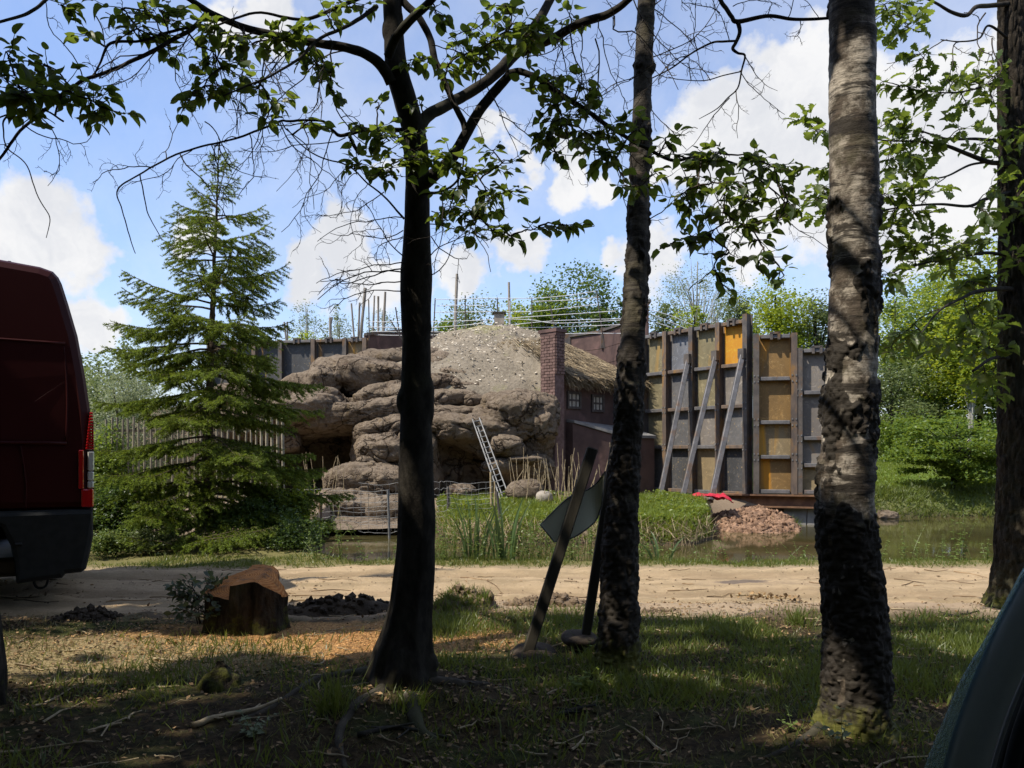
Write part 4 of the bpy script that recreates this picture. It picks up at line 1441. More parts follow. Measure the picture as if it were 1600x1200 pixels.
# ---- the beech in the middle
BD = 3.55
beech = thing('beech_tree', P(622, 1098, BD), 'dark smooth trunked beech with forked limbs and leaf sprays, growing in front of the rocks', 'tree', 'trees standing on the near verge')
rows = [(622, 1135, 74), (622, 1098, 62), (624, 1062, 50), (630, 1020, 42), (637, 980, 35), (643, 930, 31.5), (648, 880, 30), (651, 800, 28.5), (650, 700, 26),
        (650, 600, 24), (650, 520, 22.5), (650, 440, 24), (651, 380, 21), (652, 300, 19), (649, 220, 18.5), (634, 160, 19), (620, 110, 18), (615, 50, 15.5), (613, 0, 15),
        (612, -120, 13), (618, -300, 11), (610, -560, 8), (604, -900, 4)]
obj('trunk', trunk_mesh(px_path(rows, BD), 72, 420, 'beech', 1), MT['beech_bark'], beech)
sp = Spray('beech')
LIMBS = [
    ([(655, 200, 10), (668, 182, 9.5), (690, 168, 9), (716, 155, 8.5), (762, 125, 8.5), (800, 90, 9), (822, 62, 9), (846, 25, 7), (862, -5, 6.5), (890, -70, 5), (930, -200, 3)], (3.55, 3.9)),
    ([(815, 82, 7.5), (845, 68, 7), (872, 56, 7), (903, 37, 6.5), (950, 22, 6), (990, -8, 5), (1060, -80, 3.5), (1150, -190, 2)], (3.75, 3.3)),
    ([(655, 292, 11), (668, 281, 11), (684, 268, 10), (702, 252, 9.5), (722, 219, 8.5), (750, 172, 8), (781, 134, 7.5), (800, 113, 6.5)], (3.52, 3.42)),
    ([(798, 114, 5.5), (815, 112, 5), (840, 122, 4.6), (881, 150, 4.2), (919, 175, 3.8), (950, 197, 3.4), (987, 219, 3), (1050, 250, 2.6), (1100, 243, 2.2), (1160, 262, 1.8), (1210, 300, 1.3), (1240, 330, 1)], (3.42, 3.2)),
    ([(727, 208, 4.5), (722, 188, 5), (708, 160, 5), (692, 120, 5), (678, 90, 5.2), (672, 62, 5.5), (656, 28, 5.5), (634, 8, 6), (620, -10, 6)], (3.45, 3.56)),
    ([(606, 88, 7), (618, 60, 7), (640, 32, 7), (662, 14, 6.5), (676, -2, 6), (720, -60, 4), (800, -160, 2)], (3.45, 3.1)),
    ([(612, 130, 9), (597, 104, 9), (580, 90, 8), (545, 75, 7), (500, 68, 6.5), (440, 57, 6), (390, 46, 5.5), (350, 30, 5), (320, 14, 4.6), (290, -6, 4), (230, -40, 3), (120, -110, 2)], (3.5, 3.2)),
    ([(322, 22, 3.4), (300, 46, 3.4), (275, 59, 3.4), (231, 84, 3.2), (175, 109, 3), (131, 125, 2.8), (94, 153, 2.6), (40, 197, 2.3), (0, 246, 2), (-60, 310, 1.5)], (3.2, 2.8)),
    ([(300, 42, 2), (266, 50, 2.2), (219, 64, 2.2), (172, 67, 2.2), (156, 100, 1.6), (144, 119, 1.3)], (3.15, 3.0)),
    ([(96, -20, 2.6), (62, 9, 2.6), (31, 25, 2.4), (-5, 36, 2.2), (-60, 50, 1.6)], (3.0, 2.8)),
    ([(630, 203, 3.6), (600, 203, 3.4), (565, 205, 3.4), (546, 210, 3.2), (530, 212, 2.8), (519, 203, 2.4), (500, 189, 2), (450, 189, 1.9), (437, 190, 1.8), (390, 209, 1.7), (344, 222, 1.6), (281, 240, 1.5), (219, 272, 1.3), (184, 297, 1.1), (190, 325, .9), (203, 372, .8), (211, 396, .6)], (3.55, 3.1)),
    ([(546, 212, 3), (553, 228, 3), (562, 241, 2.6)], (3.5, 3.5)),
    ([(219, 272, 1), (225, 305, .9), (232, 335, .8), (253, 375, .6)], (3.15, 3.1)),
    ([(632, 342, 1.8), (605, 312, 1.5), (575, 287, 1.3), (544, 260, 1.2), (497, 244, 1.1), (470, 225, 1.0), (448, 200, .9)], (3.5, 3.2)),
    ([(30, 170, 1.6), (8, 186, 1.4), (5, 205, 1.1), (12, 231, 1.0), (41, 259, .9), (62, 312, .8), (78, 341, .7), (72, 371, .5)], (2.95, 2.9)),
    ([(660, 303, 2.6), (690, 300, 2.2), (712, 285, 1.8), (722, 262, 1.5), (724, 245, 1.2)], (3.5, 3.4)),
    ([(590, 10, 3.5), (545, 40, 3), (500, 60, 2.6), (470, 90, 2.2), (420, 120, 1.8), (350, 150, 1.3)], (3.45, 3.0)),
    ([(575, -10, 3.5), (520, 15, 3), (470, 30, 2.5), (400, 20, 2), (340, 40, 1.5)], (3.45, 3.2)),
    ([(100, 190, 1.6), (70, 172, 1.4), (37, 175, 1.3), (0, 184, 1.2), (-40, 200, 1)], (2.9, 2.8)),
]
for rws, (d0, d1) in LIMBS:
    n_ = len(rws)
    pp = px_path([(a, b, c, d0 + (d1 - d0) * i / (n_ - 1)) for i, (a, b, c) in enumerate(rws)], 0)
    q = smooth_path(pp, n_ * 6)
    q[:, :3] += 0.004 * np.stack([fbm(q[:, :3] * 14 + k, 2, k) for k in range(3)], 1)
    mb = MB()
    tube(mb, q[:, :3], np.maximum(q[:, 3], 0.0012) * (1 + 0.08 * fbm(q[:, :3] * 25, 2, 4)), 12 if rws[0][2] > 4 else 7, cap=True)
    obj('limb', mb, MT['limb_bark'], beech, smooth=True)
    sp.skel.append(q[4:, :3])
CL = [  # px, py, rx, ry, depth, twigs
    (25, 120, 50, 22, 2.75, 6), (60, 150, 45, 18, 2.75, 5), (100, 140, 45, 20, 2.85, 5), (20, 150, 35, 18, 2.7, 4), (165, 172, 40, 24, 2.9, 8), (125, 145, 35, 16, 2.9, 4), (45, 180, 28, 12, 2.8, 3),
    (70, 100, 35, 16, 2.95, 4), (95, 8, 28, 10, 3.0, 3), (135, 50, 22, 18, 3.0, 3), (215, 45, 40, 18, 3.1, 5), (190, 15, 40, 12, 3.1, 3), (10, 80, 14, 26, 2.7, 4), (240, 20, 30, 16, 3.2, 4), (265, 85, 18, 10, 3.2, 2),
    (330, 45, 45, 22, 3.2, 6), (350, 105, 45, 22, 3.15, 8), (395, 70, 40, 24, 3.2, 8), (440, 60, 40, 22, 3.25, 8), (300, 150, 35, 26, 3.1, 6), (345, 135, 30, 18, 3.1, 3), (250, 15, 40, 16, 3.1, 4),
    (400, 140, 24, 16, 3.15, 3), (425, 165, 22, 18, 3.1, 3), (475, 85, 24, 24, 3.3, 5), (500, 105, 28, 30, 3.3, 6), (520, 145, 20, 16, 3.3, 3), (485, 190, 28, 14, 3.2, 3), (415, 190, 20, 10, 3.15, 2), (510, 20, 28, 20, 3.3, 4), (550, 12, 30, 16, 3.4, 4),
    (575, 200, 34, 12, 3.45, 5), (620, 225, 44, 18, 3.4, 7), (600, 262, 36, 20, 3.35, 6), (565, 250, 22, 22, 3.35, 4), (640, 248, 36, 18, 3.3, 5), (690, 245, 40, 14, 3.35, 6), (715, 255, 22, 12, 3.3, 3),
    (640, 100, 16, 12, 3.5, 2), (660, 90, 28, 16, 3.4, 4), (700, 100, 34, 22, 3.4, 4), (735, 80, 32, 22, 3.4, 6), (775, 60, 34, 24, 3.4, 6), (765, 90, 30, 16, 3.4, 3), (800, 40, 40, 22, 3.45, 6), (850, 45, 34, 16, 3.4, 7), (830, 70, 36, 18, 3.4, 5),
    (890, 20, 22, 18, 3.6, 4), (800, 15, 28, 12, 3.5, 3), (680, 20, 22, 16, 3.2, 3), (825, 55, 24, 20, 3.35, 4), (790, 8, 24, 10, 3.4, 3),
    (865, 120, 42, 20, 3.35, 7), (905, 130, 26, 14, 3.3, 4), (860, 165, 28, 26, 3.3, 6), (885, 195, 34, 32, 3.28, 7), (855, 215, 28, 22, 3.25, 6), (925, 215, 36, 34, 3.25, 7), (940, 245, 26, 22, 3.22, 5), (870, 240, 14, 16, 3.25, 3), (965, 190, 26, 20, 3.3, 4), (905, 170, 26, 20, 3.3, 4), (962, 245, 22, 16, 3.2, 4), (980, 215, 20, 14, 3.2, 3),
    (1040, 215, 26, 12, 3.2, 3), (1055, 245, 22, 12, 3.2, 3), (1095, 250, 36, 18, 3.15, 6), (1130, 240, 42, 16, 3.15, 7), (1180, 250, 42, 16, 3.1, 7), (1210, 262, 36, 16, 3.1, 6), (1090, 290, 34, 22, 3.1, 6), (1060, 305, 28, 14, 3.1, 4), (1150, 285, 44, 24, 3.05, 7), (1215, 290, 30, 22, 3.05, 5),
    (1080, 325, 24, 24, 3.1, 4), (1130, 330, 38, 20, 3.05, 6), (1180, 320, 42, 22, 3.05, 7), (1230, 315, 26, 24, 3.0, 4), (1165, 355, 36, 16, 3.0, 5), (1110, 370, 34, 14, 3.0, 4), (1060, 375, 24, 14, 3.05, 3), (1185, 375, 22, 14, 3.0, 4), (1215, 345, 30, 14, 3.0, 4), (1140, 395, 30, 12, 3.0, 3), (1200, 400, 22, 8, 2.95, 3), (1225, 430, 20, 10, 2.95, 3), (1105, 430, 24, 12, 2.95, 3), (1180, 415, 14, 8, 2.95, 2), (1140, 455, 12, 12, 2.95, 2), (1045, 385, 16, 12, 3.0, 2),
    (715, 300, 36, 14, 3.35, 4), (745, 270, 28, 16, 3.35, 5), (765, 310, 36, 20, 3.3, 6), (750, 330, 30, 14, 3.3, 4), (700, 330, 22, 14, 3.3, 3), (735, 355, 26, 18, 3.3, 4), (770, 360, 22, 12, 3.3, 3), (800, 370, 18, 12, 3.25, 3), (795, 298, 30, 8, 3.25, 3), (790, 250, 24, 20, 3.3, 4), (770, 235, 24, 12, 3.3, 3), (840, 355, 30, 6, 3.2, 3), (880, 350, 24, 6, 3.15, 3), (695, 345, 14, 10, 3.35, 2),
    (658, 155, 14, 16, 3.45, 2), (592, 160, 12, 8, 3.45, 2), (975, 290, 18, 12, 3.15, 3), (1005, 290, 20, 18, 3.15, 3), (1025, 270, 14, 10, 3.15, 2), (1005, 190, 16, 20, 3.2, 2),
]
for c in CL:
    sp.cluster(*c[:5], nt=int(c[5] * (1.6 if c[0] < 1030 else 1.2) + .5), size=0.050, step=0.029 if c[0] < 1030 else 0.033, droop=0.35)
# leafless curling twigs
for (x0, y0, dx, dy, ln, r) in [(560, 75, -1, .5, .5, .0022), (520, 70, -1, .7, .45, .002), (470, 60, -.6, 1, .5, .002), (430, 57, -.6, .9, .5, .002), (400, 50, -.8, .6, .4, .002), (350, 30, -1, .6, .5, .002),
                                (300, 46, -.4, 1, .35, .0016), (344, 222, -.3, 1, .3, .0014), (390, 209, .3, 1, .3, .0014), (437, 190, .1, 1, .4, .0014), (281, 240, .4, 1, .3, .0014), (470, 190, .5, 1, .4, .0014), (320, 190, .6, .6, .3, .0014),
                                (600, 300, -.8, .4, .35, .0014), (575, 287, -.4, .9, .3, .0012), (544, 260, -.3, 1, .35, .0012), (560, 270, -1, .2, .3, .0012), (630, 370, -.9, .3, .3, .0014),
                                (628, 420, -1, -.1, .38, .0018), (628, 425, -1, .15, .42, .0018), (626, 440, -.9, .25, .36, .0016), (630, 400, -.8, -.3, .3, .0016), (672, 400, .5, -.6, .3, .0014), (674, 430, .7, -.4, .26, .0014), (672, 350, .8, -.2, .3, .0014),
                                (700, 130, .3, 1, .3, .0014), (760, 125, .3, 1, .35, .0014), (850, 120, .7, .8, .4, .0014), (900, 160, .9, .1, .4, .0014), (930, 60, .2, 1, .6, .0018), (960, 25, .2, 1, .6, .0018), (945, 190, .2, 1, .4, .0014), (890, 45, .6, 1, .6, .0018), (880, 55, -.1, 1, .35, .0014), (990, 0, .3, 1, .5, .0015),
                                (780, 180, .9, .2, .4, .0014), (1160, 262, .2, 1, .4, .0014), (1190, 280, -.2, 1, .4, .0014), (1100, 250, 0, 1, .4, .0014), (250, 75, -.4, 1, .4, .0016), (200, 95, -.5, 1, .3, .0014), (130, 125, -.2, -1, .35, .0014), (60, 178, .4, 1, .3, .0014), (180, 70, .2, -1, .3, .0014), (150, 25, .4, .8, .3, .0014),
                                (540, 215, -.9, .6, .45, .0014), (520, 205, -.6, .9, .5, .0014), (480, 190, -.9, .5, .4, .0014), (440, 190, .3, 1, .45, .0014), (410, 200, -.5, .9, .35, .0013), (370, 215, -.8, -.3, .3, .0013), (330, 225, .2, .9, .35, .0013), (300, 235, -.9, .3, .3, .0012), (260, 250, .1, -1, .25, .0012), (240, 262, -.8, -.2, .3, .0012),
                                (450, 60, -.3, 1, .5, .0018), (490, 68, .3, 1, .5, .0018), (410, 50, -.2, 1, .55, .0018), (380, 42, .5, 1, .5, .0016), (340, 30, -.2, 1, .5, .0016), (260, 60, -.7, -.6, .35, .0016), (230, 84, -.9, .1, .4, .0016), (110, 140, -.9, -.3, .35, .0014), (80, 165, -.9, .2, .3, .0014), (40, 197, .5, .9, .3, .0013),
                                (630, 340, -1, .2, .4, .0014), (630, 360, -.9, .5, .4, .0014), (626, 455, -1, .1, .35, .0015), (628, 410, -.7, .6, .4, .0015), (674, 370, .6, .8, .35, .0014), (674, 330, .9, .4, .35, .0014), (720, 300, .3, 1, .4, .0014), (745, 290, .6, .9, .3, .0013), (690, 300, .1, 1, .4, .0014),
                                (820, 90, .8, -.2, .35, .0014), (870, 60, .3, 1, .45, .0014), (910, 40, .1, 1, .5, .0014), (935, 30, .4, 1, .5, .0014), (700, 60, .7, -.3, .3, .0014), (675, 70, .9, .3, .3, .0014), (955, 205, .3, 1, .4, .0013), (985, 220, -.3, 1, .3, .0012), (1060, 250, .2, 1, .4, .0012), (1130, 248, .1, 1, .5, .0012), (1210, 300, .5, .8, .4, .0012)]:
    k = 3.3 if x0 > 300 else 3.0
    if y0 > 325 or x0 > 555 and x0 < 640: k = 3.5
    sp.bare(P(x0, y0, k), np.array([dx, R.uniform(-.5, .2), -dy]), ln, r, 2, 0.55)
sp.finish(beech, MT['beech_leaf'], 300)
for (pts_) in ([(585, 1085), (540, 1075), (490, 1085), (430, 1110), (370, 1128), (300, 1138)], [(600, 1110), (560, 1125), (530, 1160), (540, 1200)], [(665, 1095), (720, 1090), (770, 1080), (820, 1085)], [(640, 1120), (660, 1150), (720, 1165)]):
    w_ = []
    for i, (a, b) in enumerate(pts_):
        d_ = 1.1 * 1250 / (b - 705)
        q = P(a, b, d_); q[2] = H(q[0], q[1]) + 0.002 - 0.02 * (i / len(pts_))
        w_.append(q)
    w_ = smooth_path(w_, 30)
    w_[:, 2] += 0.012 * fbm(w_ * 5, 2, 3)
    mb = MB(); tube(mb, w_, np.linspace(0.035, 0.010, 30) * (1 + 0.2 * fbm(w_ * 12, 2, 3)), 9, cap=True)
    obj('root', mb, MT['root_bark'], beech, smooth=True)

# ---- slim birch
MD = 3.95
birch = thing('birch_tree', P(965, 1062, MD), 'slim dark birch with cracked bark right beside the leaning sign posts', 'tree', 'trees standing on the near verge')
rows = [(962, 1095, 42), (963, 1055, 31), (965, 1010, 28), (967, 950, 27), (969, 880, 25.5), (972, 800, 22), (976, 740, 21), (980, 680, 20.5), (984, 600, 20.5), (990, 520, 18.5), (995, 430, 16), (998, 340, 15), (1001, 240, 14.5), (1004, 140, 14.5), (1008, 50, 14), (1012, -60, 13), (1012, -300, 10), (1020, -700, 6), (1030, -1000, 2)]
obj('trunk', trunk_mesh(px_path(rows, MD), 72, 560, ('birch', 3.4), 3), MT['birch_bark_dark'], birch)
bs = Spray('beech')
bs.skel.append(px_path(rows, MD)[10:16, :3])
for (x0, y0, dx, dy, ln) in [(998, 250, 1, -.2, .4), (1002, 90, 1, .1, .5), (1006, 20, 1, -.3, .45), (1000, 150, 1, .2, .4), (990, 120, -.8, .6, .3), (1010, 10, .9, .3, .5), (998, 350, .8, -.1, .3)]:
    bs.bare(P(x0, y0, MD), np.array([dx, R.uniform(-.5, .1), -dy]), ln, 0.0018, 2, 0.5)
obj('twigs', bs.tw, MT['twig'], birch, kind='stuff', smooth=True)

# ---- thick birch with a bare forked branch
TD = 2.99
thick = thing('birch_tree', P(1330, 1172, TD), 'thick birch with pale peeling upper bark and mossy black cracked foot', 'tree', 'trees standing on the near verge')
rows = [(1335, 1225, 104), (1333, 1175, 70), (1334, 1130, 53), (1337, 1080, 45), (1338, 1020, 45), (1336, 960, 44), (1330, 900, 43), (1324, 850, 42), (1322, 780, 41), (1324, 700, 39.5), (1328, 620, 38.5), (1332, 540, 37.5), (1335, 450, 36), (1335, 360, 35.5), (1334, 270, 36), (1332, 170, 35), (1331, 80, 34), (1331, 0, 33), (1332, -120, 32), (1340, -500, 25), (1335, -1000, 12), (1330, -1400, 5)]
obj('trunk', trunk_mesh(px_path(rows, TD), 110, 760, ('birch', 2.1), 5), MT['birch_bark'], thick)
ts = Spray('oak')
for rws in ([(1300, 28, 2.2), (1270, 30, 2.4), (1237, 30, 2.6), (1200, 25, 3), (1153, 34, 3.6), (1143, 26, 3.4), (1135, 14, 3.4), (1124, -4, 3.4), (1110, -60, 3)], [(1153, 34, 3.6), (1156, 50, 3.2), (1150, 66, 2.8), (1145, 76, 2.6), (1153, 83, 2), (1164, 87, 1.7), (1159, 109, 1.4), (1153, 137, 1.2), (1137, 153, 1), (1120, 170, .8), (1092, 186, .5)],
            [(1150, 64, 1.8), (1130, 65, 1.8), (1112, 67, 1.6), (1081, 83, 1.4), (1050, 106, 1.2), (1019, 122, .9)], [(1157, 112, 1), (1130, 118, .9), (1100, 126, .8), (1060, 124, .6), (1044, 120, .5)]):
    pp = px_path([(a, b, c, TD + 0.05) for a, b, c in rws], 0)
    q = smooth_path(pp, len(rws) * 5)
    mb = MB(); tube(mb, q[:, :3], np.maximum(q[:, 3], 0.001), 7, cap=True)
    obj('bare_branch', mb, MT['limb_bark'], thick, smooth=True)
for (x0, y0, dx, dy, ln) in [(1112, 67, -.6, -.7, .25), (1090, 78, -.5, -.8, .22), (1081, 83, -.8, .5, .3), (1060, 98, -.7, .6, .25), (1140, 66, -.6, -1, .2), (1156, 110, .4, 1, .25), (1150, 140, .1, 1, .2), (1140, 153, -.6, .5, .25), (1110, 126, -.3, -1, .15), (1080, 126, -.3, -1, .15), (1060, 124, -.8, -.3, .15), (1145, 10, .8, -.4, .2), (1230, 30, .5, -.8, .2), (1250, 31, .2, .9, .14), (1280, 30, -.3, -.8, .2), (1200, 26, .1, -1, .15), (1164, 88, .6, .8, .2), (1125, 20, -.5, -.2, .25)]:
    ts.bare(P(x0, y0, TD + 0.05), np.array([dx, R.uniform(-.4, .4), -dy]), ln, 0.0011, 2, 0.45)
obj('twigs', ts.tw, MT['twig'], thick, kind='stuff', smooth=True)
# the little leafy shoots at its foot
for (pts_) in ([(1300, 1150), (1270, 1175), (1230, 1190), (1170, 1198)], [(1360, 1160), (1400, 1185), (1430, 1200)]):
    w_ = []
    for i, (a, b) in enumerate(pts_):
        q = P(a, b, 1.1 * 1250 / (b - 705)); q[2] = H(q[0], q[1]) + 0.002 - 0.02 * (i / len(pts_))
        w_.append(q)
    w_ = smooth_path(w_, 24)
    mb = MB(); tube(mb, w_, np.linspace(0.032, 0.008, 24) * (1 + 0.25 * fbm(w_ * 12, 2, 3)), 9, cap=True)
    obj('root', mb, MT['root_bark'], thick, smooth=True)

# ---- oak at the right edge
OD = 5.75
oak = thing('oak_tree', P(1600, 945, OD), 'dark furrowed oak at the right edge of the track with lobed leaf sprays', 'tree', 'trees standing on the near verge')
rows = [(1610, 975, 80), (1606, 945, 62), (1603, 915, 50), (1601, 860, 43), (1600, 780, 39), (1598, 680, 36), (1594, 560, 32), (1590, 450, 28), (1586, 330, 25), (1583, 200, 22), (1581, 80, 20), (1580, -40, 19), (1578, -300, 15), (1575, -700, 8), (1575, -950, 3)]
obj('trunk', trunk_mesh(px_path(rows, OD), 110, 420, 'oak', 2), MT['oak_bark'], oak)
os_ = Spray('oak')
OL = [([(1575, 6, 4), (1545, 9, 3.6), (1525, 11, 3.4), (1510, 24, 3.2), (1487, 19, 2.6), (1461, 4, 2), (1430, -10, 1.5)], (5.7, 5.2)),
      ([(1580, 258, 4.2), (1562, 255, 4), (1544, 253, 3.8), (1510, 240, 3.2), (1476, 227, 2.6), (1435, 221, 1.8), (1390, 220, 1.2), (1340, 215, 1), (1290, 215, .9), (1262, 190, .7)], (5.7, 5.0)),
      ([(1580, 224, 3), (1562, 221, 2.8), (1525, 217, 2.4), (1480, 217, 1.8), (1440, 205, 1.2)], (5.7, 5.3)),
      ([(1580, 300, 3), (1540, 311, 2.8), (1514, 322, 2.4), (1469, 319, 2), (1420, 322, 1.6), (1360, 330, 1.2), (1300, 320, .9)], (5.7, 4.9)),
      ([(1585, 452, 4), (1562, 451, 3.8), (1525, 456, 3.2), (1505, 465, 2.6), (1475, 480, 2), (1457, 497, 1.4), (1440, 520, 1)], (5.7, 4.8)),
      ([(1580, 400, 3), (1540, 395, 2.6), (1500, 402, 2.2), (1460, 408, 1.8), (1410, 420, 1.2)], (5.7, 5.1)),
      ([(1545, 253, 2), (1515, 258, 1.8), (1480, 275, 1.4), (1450, 280, 1)], (5.6, 5.2)),
      ([(1575, 60, 2), (1545, 40, 1.8), (1530, 60, 1.4), (1500, 65, 1.1), (1470, 62, .8)], (5.7, 5.4)), ([(1575, 120, 2), (1550, 130, 1.8), (1520, 140, 1.4), (1480, 145, 1.1), (1430, 140, .8)], (5.7, 5.2)),
      ([(1578, 560, 3), (1550, 560, 2.6), (1520, 580, 2)], (5.7, 5.3))]
for rws, (d0, d1) in OL:
    n_ = len(rws)
    q = smooth_path(px_path([(a, b, c, d0 + (d1 - d0) * i / (n_ - 1)) for i, (a, b, c) in enumerate(rws)], 0), n_ * 6)
    mb = MB(); tube(mb, q[:, :3], np.maximum(q[:, 3], 0.0015), 8, cap=True)
    obj('limb', mb, MT['limb_bark'], oak, smooth=True)
    os_.skel.append(q[4:, :3])
OC = [(1395, 20, 34, 26, 7), (1420, 45, 32, 24, 7), (1380, 8, 30, 14, 5), (1445, 85, 20, 18, 4), (1405, 135, 34, 18, 6), (1445, 140, 26, 14, 5), (1375, 130, 14, 10, 2), (1475, 145, 20, 14, 4), (1520, 125, 34, 22, 7), (1548, 165, 20, 22, 5), (1510, 165, 22, 12, 4), (1490, 125, 18, 10, 3), (1550, 115, 16, 14, 3),
      (1290, 205, 26, 20, 5), (1262, 190, 16, 12, 3), (1310, 232, 20, 16, 4), (1395, 225, 34, 20, 6), (1425, 190, 22, 14, 4), (1440, 212, 34, 22, 7), (1390, 260, 34, 22, 7), (1425, 245, 30, 20, 6), (1510, 200, 22, 16, 4), (1530, 225, 22, 14, 4), (1385, 190, 14, 12, 2),
      (1285, 290, 28, 16, 6), (1300, 325, 28, 16, 6), (1262, 315, 18, 12, 3), (1380, 300, 28, 24, 6), (1430, 290, 26, 20, 5), (1430, 335, 26, 18, 5), (1395, 330, 26, 18, 5), (1455, 300, 20, 12, 3), (1390, 370, 32, 24, 6), (1425, 380, 36, 22, 7), (1455, 368, 22, 14, 4), (1485, 388, 28, 16, 5), (1380, 430, 26, 20, 5), (1405, 442, 20, 10, 3), (1440, 408, 26, 14, 4), (1505, 380, 28, 14, 4), (1535, 378, 28, 18, 5), (1545, 335, 22, 22, 5), (1550, 290, 20, 26, 5), (1545, 430, 28, 20, 5), (1485, 420, 28, 14, 4), (1300, 262, 16, 12, 3), (1345, 320, 18, 12, 3),
      (1400, 530, 34, 12, 5), (1440, 520, 24, 12, 4), (1388, 552, 20, 10, 3), (1545, 540, 28, 20, 6), (1530, 480, 34, 22, 6), (1550, 505, 22, 16, 4), (1520, 515, 32, 18, 5), (1540, 580, 26, 18, 5), (1550, 620, 20, 18, 4), (1510, 440, 34, 16, 5), (1460, 540, 20, 10, 3),
      (1590, 330, 26, 40, 6), (1590, 410, 26, 30, 6), (1575, 240, 22, 18, 3), (1590, 200, 20, 26, 3)]
for c in OC:
    dd = 5.15 + 0.5 * (c[0] - 1400) / 200 + R.uniform(-.2, .2)
    os_.cluster(c[0], c[1], c[2], c[3], min(dd, 5.6), nt=int(c[4] * 1.5 + .5), size=0.088, step=0.052, droop=0.25, flat=0.45)
for (x0, y0, dx, dy, ln, r) in [(1500, 65, -1, .3, .5, .0028), (1480, 62, -1, .5, .4, .0022), (1550, 60, -.3, 1, .6, .003), (1430, 221, -1, .4, .4, .002), (1480, 275, -.8, .5, .5, .002), (1420, 322, -.8, .6, .5, .002), (1540, 20, -.6, .8, .5, .003)]:
    os_.bare(P(x0, y0, 5.4), np.array([dx, R.uniform(-.4, .2), -dy]), ln, r, 2, 0.45)
os_.finish(oak, MT['oak_leaf'], 300)

# ---- trunk at the left edge
LT = 3.45
ltree = thing('beech_tree', P(-30, 1102, LT), 'dark trunk just cut off by the left picture edge, with shading crown overhead', 'tree', 'trees standing on the near verge')
rows = [(-28, 1140, 56), (-31, 1100, 38), (-32, 1040, 37), (-40, 970, 35), (-52, 900, 34), (-64, 700, 32), (-70, 500, 30), (-76, 200, 28), (-80, -200, 24), (-40, -700, 14), (-30, -1200, 5)]
obj('trunk', trunk_mesh(px_path(rows, LT), 48, 160, 'beech', 8), MT['beech_bark'], ltree)

# ------------------------------------------------------------------ the wood overhead: unseen crowns, shaped to throw shade on the verge
def shade_zone(x, y):
    """chance of keeping a crown leaf whose shadow lands here; gaps admit sun"""
    edge = np.interp(x, [-14, -4.5, -2.2, -1.3, -0.9, -0.4, -0.05, 0.5, 1.2, 2.0, 2.6, 3.4, 6], [8.2, 7.6, 6.0, 5.75, 5.95, 5.6, 5.2, 5.25, 5.2, 4.25, 4.05, 4.0, 3.2])
    p = np.stack([x, y, x * 0], 1)
    k = sm(edge + 0.15 * fbm(p * 1.5, 3, 6) - y, -0.02, 0.12)
    for cx, cy, rx, ry in ((-2.5, 4.58, 1.5, 0.32), (-2.8, 4.08, 0.95, 0.17), (-1.35, 4.65, 0.85, 0.24), (-0.95, 4.45, 0.5, 0.16), (-2.0, 3.78, 0.75, 0.08), (0.1, 4.75, 0.5, 0.22), (0.3, 4.25, 0.25, 0.1), (-0.2, 4.25, 0.3, 0.1), (-0.6, 4.3, 0.25, 0.06), (-0.5, 3.62, 0.3, 0.06), (-0.45, 3.35, 0.22, 0.05), (0.35, 3.68, 0.16, 0.06), (0.55, 3.55, 0.25, 0.04),
                           (0.9, 4.85, 0.5, 0.12), (-0.05, 4.95, 0.35, 0.2), (0.15, 4.5, 0.3, 0.14), (0.95, 4.35, 0.25, 0.08), (1.16, 2.98, 0.34, 0.13), (0.95, 3.0, 0.16, 0.05), (2.6, 3.6, 0.5, 0.3), (3.6, 3.0, 0.6, 0.6), (-3.4, 6.6, 0.9, 0.10), (-2.6, 6.9, 0.7, 0.09), (-3.1, 6.05, 0.6, 0.08), (-2.3, 6.35, 0.5, 0.07), (-2.7, 3.35, 0.5, 0.05), (-1.3, 3.3, 0.35, 0.03), (-1.6, 3.55, 0.4, 0.03),
                           (1.75, 4.5, 0.4, 0.3), (1.1, 4.5, 0.4, 0.1), (2.45, 3.35, 0.35, 0.2), (3.0, 3.45, 0.35, 0.25), (1.9, 3.3, 0.18, 0.2), (2.2, 3.8, 0.3, 0.12)):
        q = np.hypot((x - cx) / rx / 1.2, (y - cy) / ry / 1.25) + 0.35 * fbm(p * 3.5, 3, 9)
        k = k * sm(q, 0.75, 1.05)
    for (u_, w_, d_) in ((350, 105, 3.15), (400, 75, 3.2), (440, 62, 3.25), (480, 85, 3.3), (505, 105, 3.3), (420, 130, 3.1), (850, 45, 3.4), (825, 60, 3.4), (690, 245, 3.35), (715, 262, 3.3), (770, 275, 3.3), (600, 262, 3.35), (130, 50, 3.0), (110, 60, 3.0), (1190, 255, 3.1), (700, 115, 3.4), (290, 60, 3.2), (520, 40, 3.3)):  # crown gaps cut so sun reaches chosen leaf sprays
        c_ = P(u_, w_, d_); c_ = c_ - L * (c_[2] / L[2])
        q = np.hypot(x - c_[0], y - c_[1]) / 0.17 + 0.3 * fbm(p * 5, 2, 9)
        k = k * sm(q, 0.8, 1.1)
    k = k * (1 - 0.95 * sm(vnoise(p * np.array([2.6, 7.5, 1]) + 3.3, 21), 0.34, 0.48))
    return k


